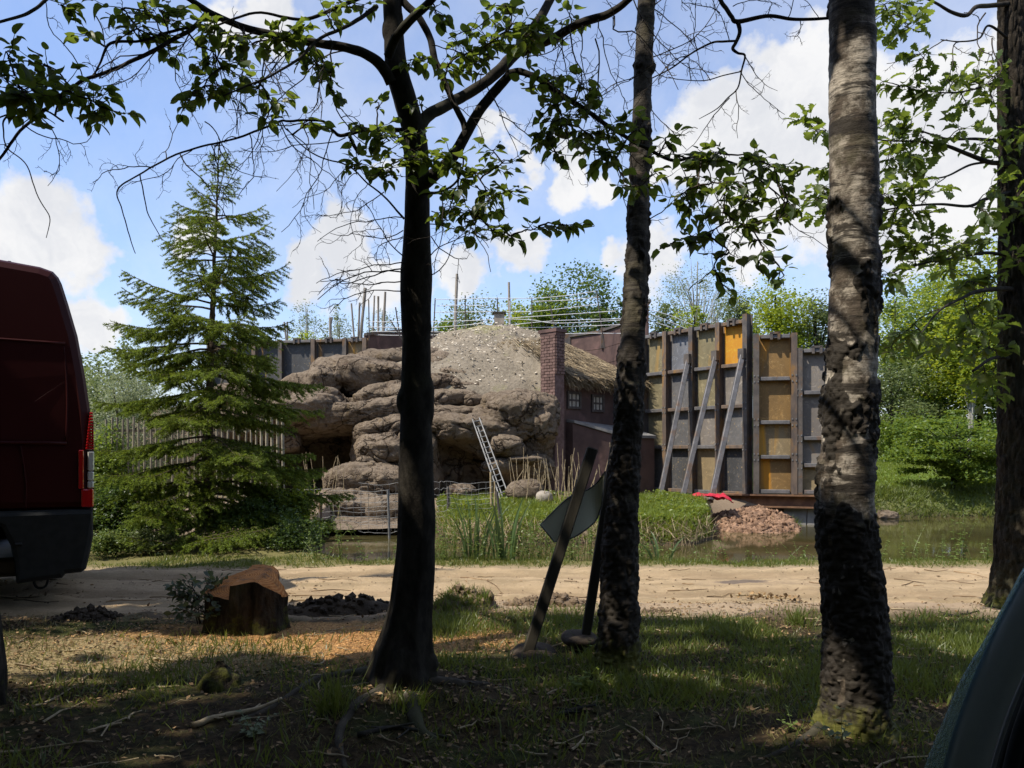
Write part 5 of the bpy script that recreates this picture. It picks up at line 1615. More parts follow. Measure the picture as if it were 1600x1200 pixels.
crowns = {}
cand = [(beech, (-0.5, 3.6)), (birch, (0.5, 3.95)), (thick, (1.3, 3.0)), (ltree, (-2.3, 3.45)), (oak, (3.6, 5.75))]
far_trees = []
for i, (tx_, ty_, rad, lab) in enumerate([(-6.0, 4.6, 0.17, 'unseen dark tree left of the van, added for its shade'), (-5.2, 1.2, 0.16, 'unseen tree added for shade left of the viewpoint'), (-9.5, 3.0, 0.2, 'unseen tree added for shade far left of the viewpoint'), (-3.0, -2.2, 0.18, 'unseen tree added for shade behind the viewpoint on the left'), (1.5, -2.8, 0.17, 'unseen tree added for shade behind the viewpoint on the right'),
                                          (4.8, -1.6, 0.15, 'unseen tree added for shade behind the viewpoint at far right'), (-7.5, -3.5, 0.2, 'unseen tree added for shade deep behind the viewpoint on the left')]):
    t_ = thing('shade_tree', (tx_, ty_, 0), lab, 'tree')  # added out of view; carries crown leaves that shade the scene
    pth = np.array([[tx_, ty_, -0.1, rad * 1.5], [tx_, ty_, 0.4, rad], [tx_ + .1, ty_, 3, rad * .8], [tx_, ty_ + .1, 6, rad * .5], [tx_, ty_, 8.5, 0.03]])
    obj('trunk', trunk_mesh(pth, 20, 50, 'beech', 20 + i), MT['beech_bark'], t_)
    cand.append((t_, (tx_, ty_)))
N = 170000
gx = R.uniform(-13, 4.2, N); gy = R.uniform(-4.5, 8.2, N)
zz = R.uniform(4.0, 7.6, N)
pts_ = np.stack([gx - 0 * zz, gy, zz], 1)
pts_[:, 0] = gx + L[0] / L[2] * zz
pts_[:, 1] = gy + L[1] / L[2] * zz
keep = R.random(N) < shade_zone(gx, gy)  # leaf stays only where its shadow lands in the wanted shade
clump = fbm(pts_ * np.array([0.9, 0.9, 1.3]), 3, 12)
keep &= clump > -0.46
yy = pts_[:, 1]
vis = (yy > 0.2) & (pts_[:, 2] < 1.1 + 0.60 * yy + 0.35) & (np.abs(pts_[:, 0]) < 0.70 * yy + 0.35)
keep &= ~vis
pts_ = pts_[keep]
CLV = np.array([[0, -0.5, 0], [0.32, 0, 0.06], [0, 0.5, 0], [-0.32, 0, 0.06]]); CLF = np.array([[0, 1, 2, 3]])
own = np.argmin(np.array([np.hypot(pts_[:, 0] - c[1][0], pts_[:, 1] - c[1][1]) for c in cand]), 0)
for i, (t_, c) in enumerate(cand):
    q = pts_[own == i]
    if len(q) < 5: continue
    mb = MB()
    scatter(mb, CLV, CLF, rot_frames(randdir(len(q)), np.array([0, 0, 1.0]) + 0.6 * R.normal(size=(len(q), 3))), q, R.uniform(0.14, 0.26, len(q)))
    obj('crown', mb, MT['beech_leaf'], t_, kind='stuff')
    bm_ = MB()
    for j in R.choice(len(q), min(14, len(q)), replace=False):
        b0 = np.array([c[0], c[1], max(3.3 + 0.3 * R.random(), q[j][2] * 0.62)])
        if c[1] > 2.5: b0[2] = max(b0[2], 1.3 + 0.6 * c[1] + 0.4)
        tube(bm_, smooth_path([b0, (b0 + q[j]) / 2 + np.array([0, 0, .25]), q[j]], 8), np.linspace(0.035, 0.008, 8), 5)
    obj('crown_branches', bm_, MT['limb_bark'], t_, kind='stuff')
# unseen leaf mass added behind the viewpoint to block sky light
thk = MB()
n_ = 22000
a_ = R.uniform(math.radians(84), math.radians(274), n_)
r_ = R.uniform(4.6, 7.5, n_)
q = np.stack([np.sin(a_) * r_, np.cos(a_) * r_, R.uniform(0.1, 6.0, n_)], 1)
scatter(thk, CLV, CLF, rot_frames(randdir(n_), randdir(n_)), q, R.uniform(0.2, 0.4, n_))
tag(obj('shade_thicket', thk, MT['tree_leaf_dark']), kind='stuff')

# ------------------------------------------------------------------ spruce
SB = np.array([P(318, 0, 9.6)[0], 9.6, 0.0]); ST = P(342, 232, 9.6)
spruce = thing('spruce_tree', SB, 'young dark green spruce with pale shoot tips standing between the van and the rocks', 'tree')
tr = np.array([[*SB, 0.075], [*(SB + (ST - SB) * .25), 0.06], [*(SB + (ST - SB) * .6), 0.035], [*(SB + (ST - SB) * .9), 0.012], [*ST, 0.004]])
tr[0, 2] -= 0.1
obj('trunk', trunk_mesh(tr, 20, 90, 'oak', 4), MT['spruce_bark'], spruce)
br = MB(); nd_p, nd_a, nd_s, tip_p, tip_a = [], [], [], [], []


def needles(p, dens, tip=0.05, lenx=0.017):
    seg = np.diff(p, axis=0); l = np.linalg.norm(seg, axis=1)
    tot = l.sum()
    n = max(3, int(tot * dens))
    s = np.sort(R.uniform(0, tot, n))
    cum = np.concatenate([[0], np.cumsum(l)])
    i = np.clip(np.searchsorted(cum, s, side='right') - 1, 0, len(l) - 1)
    f = ((s - cum[i]) / (l[i] + 1e-9))[:, None]
    c = p[i] + seg[i] * f
    d = seg[i] / (l[i][:, None] + 1e-9)
    r = randdir(n); r -= d * (r * d).sum(1)[:, None]; r /= np.linalg.norm(r, axis=1)[:, None] + 1e-9
    a = d * 0.75 + r
    m_ = s > tot - tip
    nd_p.append(c[~m_]); nd_a.append(a[~m_]); tip_p.append(c[m_]); tip_a.append(a[m_])


def spruce_branch(b, az, length, elev, droop, tipup, z_rel):
    n = 10
    t = np.linspace(0, 1, n)
    out = np.array([math.cos(az), math.sin(az), 0])
    p = b + out * (t * length)[:, None]
    p[:, 2] += length * (elev * t - droop * t ** 1.6 + tipup * t ** 3.5)
    p += 0.02 * length * np.cumsum(R.normal(size=(n, 3)), 0) * 0.3
    tube(br, p, np.linspace(0.004 + 0.009 * length, 0.002, n), 5)
    needles(p[2:], 280, 0.08)
    sd = np.array([-out[1], out[0], 0])
    k = max(4, int(length / 0.056))
    for j in range(k):
        u = 0.18 + 0.80 * (j + R.uniform(-.3, .3)) / k
        i = u * (n - 1); i0 = int(min(max(i, 0), n - 2)); q = p[i0] + (p[i0 + 1] - p[i0]) * (i - i0)
        ls = length * 0.42 * (1.05 - u) ** 0.8 * math.sqrt(min(1, u * 3)) + 0.05
        ls *= R.uniform(0.7, 1.15)
        for s in (-1, 1):
            if R.random() < 0.12: continue
            d = unit(out * R.uniform(0.55, 0.85) + sd * s * R.uniform(.6, .9) + np.array([0, 0, R.uniform(-0.35, 0.05)]))
            m_ = 5
            w = q + d * (np.linspace(0, 1, m_) * ls)[:, None]
            w[:, 2] -= 0.22 * ls * np.linspace(0, 1, m_) ** 2
            tube(br, w, np.linspace(0.0032, 0.0015, m_), 3)
            needles(w, 300, 0.06)
            if ls > 0.14:
                for h in range(int(ls / 0.055)):
                    uu = R.uniform(0.2, 0.85)
                    e = w[0] + (w[-1] - w[0]) * uu
                    d2 = unit(d + sd * R.uniform(-.8, .8) + np.array([0, 0, R.uniform(-.5, .1)]))
                    x_ = e + d2 * (np.linspace(0, 1, 3) * ls * R.uniform(0.2, 0.4))[:, None]
                    tube(br, x_, 0.0014, 3)
                    needles(x_, 310, 0.05)


zs_ = np.array([4.6, 4.45, 4.28, 4.08, 3.86, 3.62, 3.38, 3.12, 2.86, 2.6, 2.33, 2.06, 1.8, 1.55, 1.25, 1.0, 0.78, 0.55, 0.35])
rz_ = np.interp(zs_, [0.3, .9, 1.5, 2.0, 2.65, 3.1, 3.6, 4.2, 4.62], [1.35, 1.38, 1.3, 1.14, 1.1, .90, .82, .36, .12])
for z, r in zip(zs_, rz_):
    f = z / ST[2]
    b = SB + (ST - SB) * f
    nb = 4 if z > 4.2 else (6 if z > 3 else 9)
    if z < 1.2: nb = 10
    a0 = R.uniform(0, 6.28)
    for j in range(nb):
        az = a0 + j * 2 * math.pi / nb + R.uniform(-.35, .35)
        ln = r * R.uniform(0.6, 1.22)
        if R.random() < (0.25 if z < 2.4 else 0.12): continue
        up_ = 0.55 if z > 3.9 else (0.30 if z > 2.8 else 0.1)
        spruce_branch(b + np.array([0, 0, R.uniform(-.07, .07)]), az, ln, up_, (0.46 if z < 2.4 else 0.30) if z < 3.9 else 0.1, 0.25, f)
tube(br, [SB + (ST - SB) * .93, ST + np.array([0.0, 0, 0.06])], 0.003, 4); needles(np.array([SB + (ST - SB) * .93, ST + np.array([0, 0, .06])]), 250, 0.08)
# low spreading boughs near the track
for (px, py, d_, az, ln) in [(300, 862, 8.55, -0.3, .75), (330, 858, 8.6, 0.2, .7), (270, 858, 8.6, 3.5, .5), (350, 850, 8.7, 0.5, .6), (230, 845, 8.8, 2.8, .6), (300, 845, 8.9, -1.2, .45), (180, 850, 8.7, 3.3, .5), (290, 850, 8.7, 0.1, 0.8)]:
    spruce_branch(P(px, py, d_) * np.array([1, 1, 0]) + np.array([0, 0, 0.10]), az, ln, 0.40, 0.25, 0.1, 0.1)
obj('branches', br, MT['spruce_bark'], spruce, kind='stuff')
NLV = np.array([[-0.15, 0, 0], [0.15, 0, 0], [0, 1, 0]]); NLF = np.array([[0, 1, 2]])
for nm, pp, aa, mt, sz in (('needles', nd_p, nd_a, 'needle', 0.025), ('shoot_tips', tip_p, tip_a, 'shoot', 0.026)):
    pp, aa = np.concatenate(pp), np.concatenate(aa)
    mb = MB()
    scatter(mb, NLV, NLF, rot_frames(aa, randdir(len(pp))), pp, R.uniform(0.8, 1.2, len(pp)) * sz)
    obj(nm, mb, MT[mt], spruce, kind='stuff')
    print(nm, len(pp))

# ------------------------------------------------------------------ trees and shrubs beyond
QLV = np.array([[0, -0.5, 0], [0.36, -0.05, 0.08], [0, 0.5, 0], [-0.36, -0.05, 0.08]])


def far_tree(name, label, cat, base, hgt, crown_z, rad, ncl, nlf, lsize, mt, trunk_r=0.1, bark='limb_bark', group=None, spread=0.5, limbs=None, droop=0.0, layered=False, cl=None):
    """base x,y,z; crown ellipsoid centred crown_z above base with radii rad"""
    base = np.asarray(base, float)
    root = thing(name, base, label, cat, group)
    rad = np.asarray(rad, float)
    v = randdir(ncl) * (R.uniform(0.25, 1.0, ncl) ** 0.5)[:, None]
    c = base + np.array([0, 0, crown_z]) + v * rad * np.clip(0.93 + (0.10 if trunk_r > 0.04 else 0.24) * R.normal(size=(ncl, 1)), .5, 1.06 if trunk_r > .04 else 1.5)
    c = c[c[:, 2] > base[2] + 0.05]
    tm = MB()
    top = base + np.array([R.normal() * 0.1, R.normal() * 0.1, min(hgt, crown_z + rad[2] * 0.8)])
    tp = smooth_path([base - np.array([0, 0, .3]), base + (top - base) * .4 + R.normal(size=3) * .05 * np.array([1, 1, 0]), top], 12)
    tube(tm, tp, np.linspace(trunk_r, trunk_r * 0.25, 12), 9)
    obj('trunk' if trunk_r > 0.04 else 'stem', tm, MT[bark], root, smooth=True)
    lm_ = MB()
    for q in c[:limbs if limbs is not None else min(len(c), 26)]:
        f = np.clip((q[2] - base[2]) / (top[2] - base[2]) * R.uniform(0.35, 0.8), 0.08, 0.97)
        b = base + (top - base) * f
        tube(lm_, smooth_path([b, (b + q) / 2 + np.array([0, 0, .1]), q], 6), np.linspace(trunk_r * .35, trunk_r * .07, 6), 4)
    obj('branches', lm_, MT[bark], root, kind='stuff')
    k = int(nlf * 1.9) // max(1, len(c))
    idx = np.repeat(np.arange(len(c)), k)
    cs = np.min(rad) * 0.30 if cl is None else cl
    csv = R.uniform(.55, 1.35, len(c))
    sp_ = R.random(len(c)) < (.22 if trunk_r > .04 else .3)
    outw = c - (base + np.array([0, 0, crown_z])); outw[:, 2] = np.abs(outw[:, 2])
    c = c + np.where(sp_[:, None], outw * R.uniform(.08, .32, (len(c), 1)), 0)          # shoots that stand out of the outline
    csv = np.where(sp_, csv * .55, csv)
    cs = cs * csv[idx][:, None]
    o = np.clip(R.normal(size=(len(idx), 3)), -1.7, 1.7) * cs * (np.array([1.5, 1.5, 0.35]) if layered else np.array([1, 1, .8]))
    p = c[idx] + o
    if droop: p[:, 2] -= droop * R.random(len(p)) ** 2
    up_ = np.array([0, 0, 1.0]) + spread * R.normal(size=(len(p), 3))
    ok = (p[:, 2] > base[2] - 0.05) & (fbm(p * (2.2 / max(np.min(rad), .3)) + base, 3, 31) > R.uniform(-.32, -.02, len(p)))
    p, up_ = p[ok], up_[ok]
    mb = MB()
    scatter(mb, QLV, CLF, rot_frames(randdir(len(p)) * np.array([1, 1, .4]) - np.array([0, 0, .25]), up_), p, R.uniform(.7, 1.3, len(p)) * lsize * .8)
    obj('crown' if trunk_r > 0.04 else 'foliage', mb, MT[mt], root, kind='stuff')
    return root


def ft(px, d, ytop, wpx, name, label, mt, ybase=715, low=0.25, nlf=7000, ncl=60, ls=0.12, tr=0.1, cat='tree', dy=1.0, **kw):
    """a tree whose crown spans wpx photo pixels and reaches up to row ytop at depth d"""
    top = CAM_H + (705 - ytop) / 1250 * d
    bz = H(P(px, 0, d)[0], d) if kw.pop('bz', None) is None else 0
    x = P(px, 0, d)[0]
    h = top - bz
    zc = h * (1 + low) / 2; rz = h * (1 - low) / 2
    rx = wpx * d / 1250 / 2
    return far_tree(name, label, cat, (x, d, bz), h, zc, (rx, rx * dy, rz), ncl, nlf, ls, mt, tr, **kw)


GB = 'trees beyond the walls'
ft(905, 31, 428, 150, 'broadleaf_tree', 'dense dark green broadleaf tree behind the tapes left of the slim birch', 'tree_leaf_dark', nlf=15000, low=.3, ls=.15, ncl=90, group=GB)
ft(860, 30, 440, 90, 'broadleaf_tree', 'mid green tree behind the vent box, paler than the dense tree beside it', 'tree_leaf', nlf=9000, low=.3, ls=.14, ncl=80, group=GB)
ft(945, 29, 462, 70, 'broadleaf_tree', 'small dark rounded tree just left of the slim birch trunk', 'tree_leaf_dark', nlf=4000, low=.3, ls=.15, group=GB)
ft(735, 32, 462, 120, 'broadleaf_tree', 'loose grey green tree behind the tapes right of the beech trunk', 'tree_leaf_olive', nlf=8500, low=.3, ls=.13, ncl=80, group=GB)
ft(700, 30, 490, 90, 'broadleaf_tree', 'low green tree behind the tapes close to the beech trunk', 'tree_leaf', nlf=7500, low=.3, ls=.14, group=GB)
ft(800, 31, 480, 110, 'broadleaf_tree', 'low bright green tree showing between the tapes over the mound', 'tree_leaf_bright', nlf=8500, low=.3, ls=.14, group=GB)
ft(482, 34, 472, 58, 'birch_sapling', 'thin pale grey birch standing highest above the back grey wall', 'tree_leaf_pale', nlf=3000, low=.5, ls=.10, ncl=70, droop=.5, tr=.07, bark='pale_bark', group=GB, cl=.22)
ft(530, 34, 484, 50, 'birch_sapling', 'thin pale grey birch, second above the back grey wall from the left', 'tree_leaf_pale', nlf=2500, low=.5, ls=.10, ncl=60, droop=.5, tr=.07, bark='pale_bark', group=GB, cl=.22)
ft(600, 33, 470, 80, 'birch_sapling', 'thin pale grey birch behind the timber poles left of the beech trunk', 'tree_leaf_pale', nlf=3600, low=.45, ls=.10, ncl=70, droop=.5, tr=.07, bark='pale_bark', group=GB, cl=.22)
ft(470, 30, 512, 60, 'broadleaf_tree', 'low bright green bush top showing above the back grey wall', 'tree_leaf_bright', nlf=1800, low=.6, ls=.12, group=GB)
ft(1090, 33, 388, 150, 'birch_tree', 'tall pale sparse birch behind the braced steel wall, silvery leaves', 'tree_leaf_pale', nlf=5500, low=.4, ls=.10, ncl=120, droop=.7, tr=.09, bark='pale_bark', group=GB, cl=.40, limbs=90)
ft(1040, 30, 470, 70, 'broadleaf_tree', 'small green tree right of the slim birch above the first wall panel', 'tree_leaf_olive', nlf=3000, low=.4, ls=.13, group=GB)
ft(1078, 27, 482, 60, 'broadleaf_tree', 'small bright green tree above the second and third wall panels', 'tree_leaf_bright', nlf=3000, low=.5, ls=.12, group=GB)
ft(1160, 30, 452, 90, 'broadleaf_tree', 'olive green tree above the right end of the braced wall', 'tree_leaf_olive', nlf=4500, low=.4, ls=.13, group=GB)
ft(1215, 27, 440, 110, 'broadleaf_tree', 'bright green tree above the rust orange wall section', 'tree_leaf_bright', nlf=7000, low=.25, ls=.13, group=GB)
ft(1275, 27, 458, 80, 'broadleaf_tree', 'grey olive tree above the low grey wall section beside the thick birch', 'tree_leaf_olive', nlf=5000, low=.3, ls=.12, group=GB)
ft(1250, 30, 490, 110, 'broadleaf_tree', 'dark green tree low behind the grey wall section', 'tree_leaf_dark', nlf=4500, low=.2, ls=.14, group=GB)
GR = 'trees of the wood across the pond'
ft(1400, 31, 445, 120, 'broadleaf_tree', 'yellow green tree rising just right of the thick birch across the pond', 'tree_leaf_bright', nlf=6500, low=.1, ls=.14, group=GR)
ft(1395, 25, 560, 120, 'broadleaf_tree', 'lower pale olive shrubby tree right beside the thick birch across the pond', 'tree_leaf_olive', nlf=8000, low=.05, ls=.11, group=GR)
ft(1455, 27, 470, 140, 'broadleaf_tree', 'rounded dark green tree in the middle of the wood across the pond', 'tree_leaf_dark', nlf=12000, low=.05, ls=.13, ncl=110, group=GR, cl=.55)
ft(1530, 25, 395, 170, 'broadleaf_tree', 'tall bright green tree against the oak trunk across the pond', 'tree_leaf_bright', nlf=15000, low=.15, ls=.14, ncl=110, group=GR, cl=.6)
ft(1470, 33, 400, 170, 'broadleaf_tree', 'tallest mid green tree at the back of the wood across the pond', 'tree_leaf', nlf=9000, low=.1, ls=.16, ncl=90, group=GR)
ft(1600, 24, 470, 140, 'broadleaf_tree', 'mid green tree half behind the dark oak trunk', 'tree_leaf', nlf=9000, low=.05, ls=.14, ncl=90, group=GR)
ft(1420, 23, 650, 130, 'shrub', 'light green waist high shrub at the foot of the wood across the pond', 'tree_leaf', nlf=7000, low=.0, ls=.09, tr=.03, cat='shrub', group=GR)
ft(1700, 26, 430, 260, 'broadleaf_tree', 'broad green tree to the right of the oak across the pond', 'tree_leaf', nlf=12000, low=.05, ls=.17, ncl=90, group=GR)
ft(1517, 23.5, 560, 30, 'broadleaf_tree', 'young tree with a pale bare trunk showing in the wood across the pond', 'tree_leaf_bright', nlf=1500, low=.55, ls=.11, tr=.085, bark='pale_bark', group=GR)
ft(1492, 18.3, 648, 195, 'hornbeam_tree', 'layered mid green tree overhanging the far pond bank near the oak', 'tree_leaf', nlf=12000, low=.03, ls=.09, ncl=85, layered=True, tr=.06, spread=.35, cl=.15, dy=.7, limbs=60)
ft(1560, 18.8, 690, 90, 'hornbeam_tree', 'low dark green tree on the far bank directly beside the oak trunk', 'tree_leaf', nlf=3500, low=.05, ls=.085, ncl=45, layered=True, tr=.05, spread=.25, cl=.15, dy=.8)
GL = 'shrubs behind the van'
ft(195, 15, 588, 150, 'shrub', 'tall pale olive willow shrub between the van and the spruce', 'tree_leaf_pale', nlf=14000, low=.0, ls=.05, ncl=130, tr=.035, cat='shrub', group=GL, cl=.22)
ft(170, 12.5, 668, 90, 'shrub', 'bright green leafy shrub right behind the van tail light', 'tree_leaf', nlf=7000, low=.0, ls=.06, ncl=80, tr=.03, cat='shrub', group=GL, cl=.16)
ft(205, 26, 540, 90, 'broadleaf_tree', 'grey green distant tree top peeking over the willow shrub', 'tree_leaf_olive', nlf=3000, low=.3, ls=.13, group=GL)
ft(150, 28, 552, 80, 'broadleaf_tree', 'grey distant tree top beside the rear edge of the van', 'tree_leaf_olive', nlf=2500, low=.3, ls=.13, group=GL)
ft(90, 22, 560, 260, 'broadleaf_tree', 'broad olive tree hidden behind the red van', 'tree_leaf_olive', nlf=6000, low=.05, ls=.16, group=GL)
ft(440, 10.0, 742, 110, 'shrub', 'rounded dark green shrub right of the spruce in front of the cliff hollow', 'tree_leaf_bright', nlf=9000, low=.0, ls=.045, ncl=90, tr=.025, cat='shrub', group='shrubs round the spruce', cl=.09, spread=.8)
ft(400, 9.4, 785, 120, 'shrub', 'low dark green shrub at the track edge between spruce and cliff', 'tree_leaf_dark', nlf=7000, low=.0, ls=.04, ncl=80, tr=.02, cat='shrub', group='shrubs round the spruce', cl=.09, spread=.8)
ft(465, 8.9, 820, 80, 'shrub', 'small dark shrub at the track edge where the open water begins', 'tree_leaf_dark', nlf=4000, low=.0, ls=.035, ncl=50, tr=.015, cat='shrub', group='shrubs round the spruce', cl=.07, spread=.8)
ft(180, 9.2, 770, 110, 'shrub', 'dark green shrub under the left spruce boughs beside the van bumper', 'tree_leaf_dark', nlf=7000, low=.0, ls=.045, ncl=70, tr=.02, cat='shrub', group='shrubs round the spruce', cl=.10, spread=.8)
ft(170, 8.5, 835, 70, 'shrub', 'low yellow green shrub at the track edge right of the van bumper', 'nettle_leaf', nlf=2500, low=.0, ls=.035, ncl=40, tr=.012, cat='shrub', group='shrubs round the spruce', cl=.06, spread=.8)
ft(235, 8.7, 825, 70, 'shrub', 'brownish low shrub at the track edge below the spruce', 'tree_leaf_olive', nlf=2500, low=.0, ls=.035, ncl=40, tr=.012, cat='shrub', group='shrubs round the spruce', cl=.06, spread=.8)
# the wood closes the horizon all round
wd = MB()
n_ = 26000
a_ = R.uniform(-math.pi, math.pi, n_)
r_ = R.uniform(48, 62, n_)
front = (np.abs(a_) < 0.62)
hh = np.where(front, 3.2, 9.0) * (0.75 + 0.25 * np.sin(a_ * 23) * np.sin(a_ * 7.3)) * R.random(n_) ** 0.7
q = np.stack([np.sin(a_) * r_, np.cos(a_) * r_, hh + 0.2], 1)
scatter(wd, QLV, CLF, rot_frames(randdir(n_), np.array([0, 0, 1.0]) + .6 * R.normal(size=(n_, 3))), q, R.uniform(0.7, 1.4, n_))
tag(obj('distant_woods', wd, MT['tree_leaf']), kind='stuff')

# ------------------------------------------------------------------ red van
V0 = np.array([-3.016, 5.73, 0.0])
vu = np.array([-0.885, -0.466, 0.0]); vs = np.array([-0.466, 0.885, 0.0])
van = thing('parked_van', V0, 'dark red high roofed panel van parked on the track with its rear showing', 'van')
m, nt = newmat('red_paint')
c = mixc(nt, noise(nt, pos(nt), 3, 4), (0.03, 0.0014, 0.0012), (0.038, 0.0018, 0.0015))
finish(nt, c, 0.5, noise(nt, pos(nt), 90, 3), 0.02, 0.002, spec=0.2)
MT['red_paint'] = m


def van_pt(t, w, z):
    w = w + 0.07 * np.clip((z - 1.3) / 1.2, 0, 1) * (1 if w < 1 else -1)
    return V0 + vu * t + vs * w + np.array([0, 0, z])


def extrude_profile(mb, prof, w0, w1, inset=0.05):
    prof = np.asarray(prof, float)
    d = np.roll(prof, -1, 0) - np.roll(prof, 1, 0)
    nrm = np.stack([d[:, 1], -d[:, 0]], 1); nrm /= np.linalg.norm(nrm, axis=1)[:, None] + 1e-9
    cen = prof.mean(0)
    if ((prof - cen) * nrm).sum() < 0: nrm = -nrm
    rings = [(w0, inset), (w0 + inset * .3, inset * .3), (w0 + inset, 0), ((w0 + w1) / 2, 0), (w1 - inset, 0), (w1 - inset * .3, inset * .3), (w1, inset)]
    k = len(prof)
    v = []
    for w, ins in rings:
        q = prof - nrm * ins
        v += [van_pt(a, w, b) for a, b in q]
    mb.add(np.array(v), ring_faces(len(rings), k))
    mb.f.append(np.arange(k)[None] + mb.n - len(v))
    mb.f.append(np.arange(k)[::-1][None] + mb.n - k)


arch = lambda c, r, z, n=10: [(c + r * math.cos(a), z + r * math.sin(a)) for a in np.linspace(0.05, math.pi - 0.05, n)]
body = [(0.0, .69), (-.005, 1.1), (.004, 1.39), (.04, 1.66), (.085, 1.93), (.145, 2.16), (.185, 2.30), (.205, 2.345), (.24, 2.385), (.32, 2.41), (.6, 2.44), (2.5, 2.49), (4.2, 2.47), (4.55, 2.3), (5.1, 1.45), (5.7, 1.1), (5.85, .9), (5.9, .35)]
body += [(5.25, .33)] + arch(4.75, .42, .36)[::1][0:0] + [(4.75 + .42, .36)] + arch(4.75, .42, .36) + [(4.75 - .42, .33), (1.36, .33)] + [(0.93 + .42, .36)] + arch(0.93, .42, .36)[:6] + [(0.60, .69)]
mb = MB(); extrude_profile(mb, body, 0.0, 2.05, 0.06)
vb_ = obj('body', mb, MT['red_paint'], van, smooth=False)
bump_ = [(-.012, .688), (-.016, .5), (0.0, .40), (.03, .26), (.06, .236), (.16, .232), (.18, .205), (.30, .195), (.455, .185), (.465, .30), (.49, .45), (.545, .58), (.62, .688)]
mb = MB(); extrude_profile(mb, bump_, -0.025, 2.075, 0.035)
obj('bumper', mb, MT['plastic_dark'], van)
mb = MB(); extrude_profile(mb, [(.07, .24), (.07, .12 + .08), (5.3, .2), (5.3, .34), (.5, .34)], 0.25, 1.8, 0.03)
obj('underbody', mb, MT['iron_dark'], van)
for t_ in (0.93, 4.75):
    for w_ in (0.10, 1.95):
        mb = MB()
        c = van_pt(t_, w_, 0.335)
        prof = [(-.11, .20), (-.11, .30), (-.085, .33), (0, .338), (.085, .33), (.11, .30), (.11, .20)]
        k = 36
        a = np.arange(k) / k * 2 * math.pi
        v = np.concatenate([np.array([c + vs * q[0] + q[1] * (vu * math.cos(x) + np.array([0, 0, math.sin(x)])) for x in a]) for q in prof])
        mb.add(v, ring_faces(len(prof), k))
        wh = obj('wheel', mb, MT['tyre'], van, smooth=True)
        mb = MB()
        prof = [(-.09, .205), (-.075, .17), (-.05, .15), (-.06, .06), (-.06, 0.0)]
        v = np.concatenate([np.array([c + vs * q[0] * (1 if w_ < 1 else -1) + q[1] * (vu * math.cos(x) + np.array([0, 0, math.sin(x)])) for x in a]) for q in prof])
        mb.add(v, ring_faces(len(prof), k))
        obj('rim', mb, MT['galv'], wh, smooth=True)


def strip(name, pts, r, mtl, k=6):
    mb = MB(); tube(mb, smooth_path([van_pt(*q) for q in pts], 16), r, k, cap=True)
    return obj(name, mb, mtl, van, smooth=True)


strip('side_moulding', [(.16, .002, 1.865), (1.2, .002, 1.875), (4.2, .002, 1.87)], .011, MT['red_paint'])
strip('side_moulding', [(.15, -.004, 1.157), (1.2, -.004, 1.157), (4.4, -.004, 1.157)], .012, MT['red_paint'])
strip('panel_seam', [(.155, .0, 1.17), (.15, .004, 1.5), (.17, .005, 1.85)], .006, MT['red_paint'])
strip('panel_seam', [(.40, -.002, .70), (.40, -.004, .9), (.43, -.004, 1.14)], .005, MT['red_paint'])
strip('roof_nub', [(.52, .25, 2.43), (.52, .25, 2.47)], .012, MT['plastic_dark'])
strip('tow_cable', [(.37, .3, .20), (.36, .28, .13), (.33, .27, .105), (.29, .27, .12), (.27, .28, .20)], .009, MT['tyre'])
strip('side_marker', [(.42, -.028, .46), (.46, -.028, .46)], .012, MT['plastic_dark'])
m, nt = newmat('red_lens'); finish(nt, (0.55, 0.012, 0.012), 0.15, spec=0.5, **{'Transmission Weight': 0.25}); MT['red_lens'] = m
m, nt = newmat('clear_lens'); finish(nt, (0.70, 0.68, 0.62), 0.12, spec=0.5, **{'Transmission Weight': 0.3}); MT['clear_lens'] = m
tl = None
edge = lambda z: float(np.interp(z, [q[1] for q in body[:6]], [q[0] for q in body[:6]]))
for (z0, z1, mt) in ((.70, .83, 'red_lens'), (.835, .885, 'clear_lens'), (.89, .955, 'clear_lens'), (.96, 1.10, 'clear_lens')):
    mb = MB()
    e = edge((z0 + z1) / 2)
    x1 = 0.07 if mt == 'red_lens' else 0.032
    box(mb, van_pt(e + x1 / 2 - .012, .02, (z0 + z1) / 2), vu * (x1 / 2 + .005), vs * .035, np.array([0, 0, (z1 - z0) / 2]), .008)
    if tl is None: tl = obj('tail_light', mb, MT[mt], van)
    else: obj('lens', mb, MT[mt], tl)
mb = MB()
box(mb, van_pt(.062, .018, .97), vu * .017, vs * .034, np.array([0, 0, .138]), .005)
for i in range(13):
    z = 1.12 + i * .021
    w = .045 * (1 - i / 16)
    box(mb, van_pt(edge(z) + w / 2 - .012, .02, z), vu * (w / 2 + .005), vs * .033, np.array([0, 0, .0075]), .003)
obj('lens', mb, MT['red_lens'], tl)
for w_ in (0.06, 1.03):
    mb = MB()
    box(mb, van_pt(-.012, w_ + .48, 1.02), vu * .006, vs * .455, np.array([0, 0, .30]))
    obj('rear_door', mb, MT['red_paint'], van)

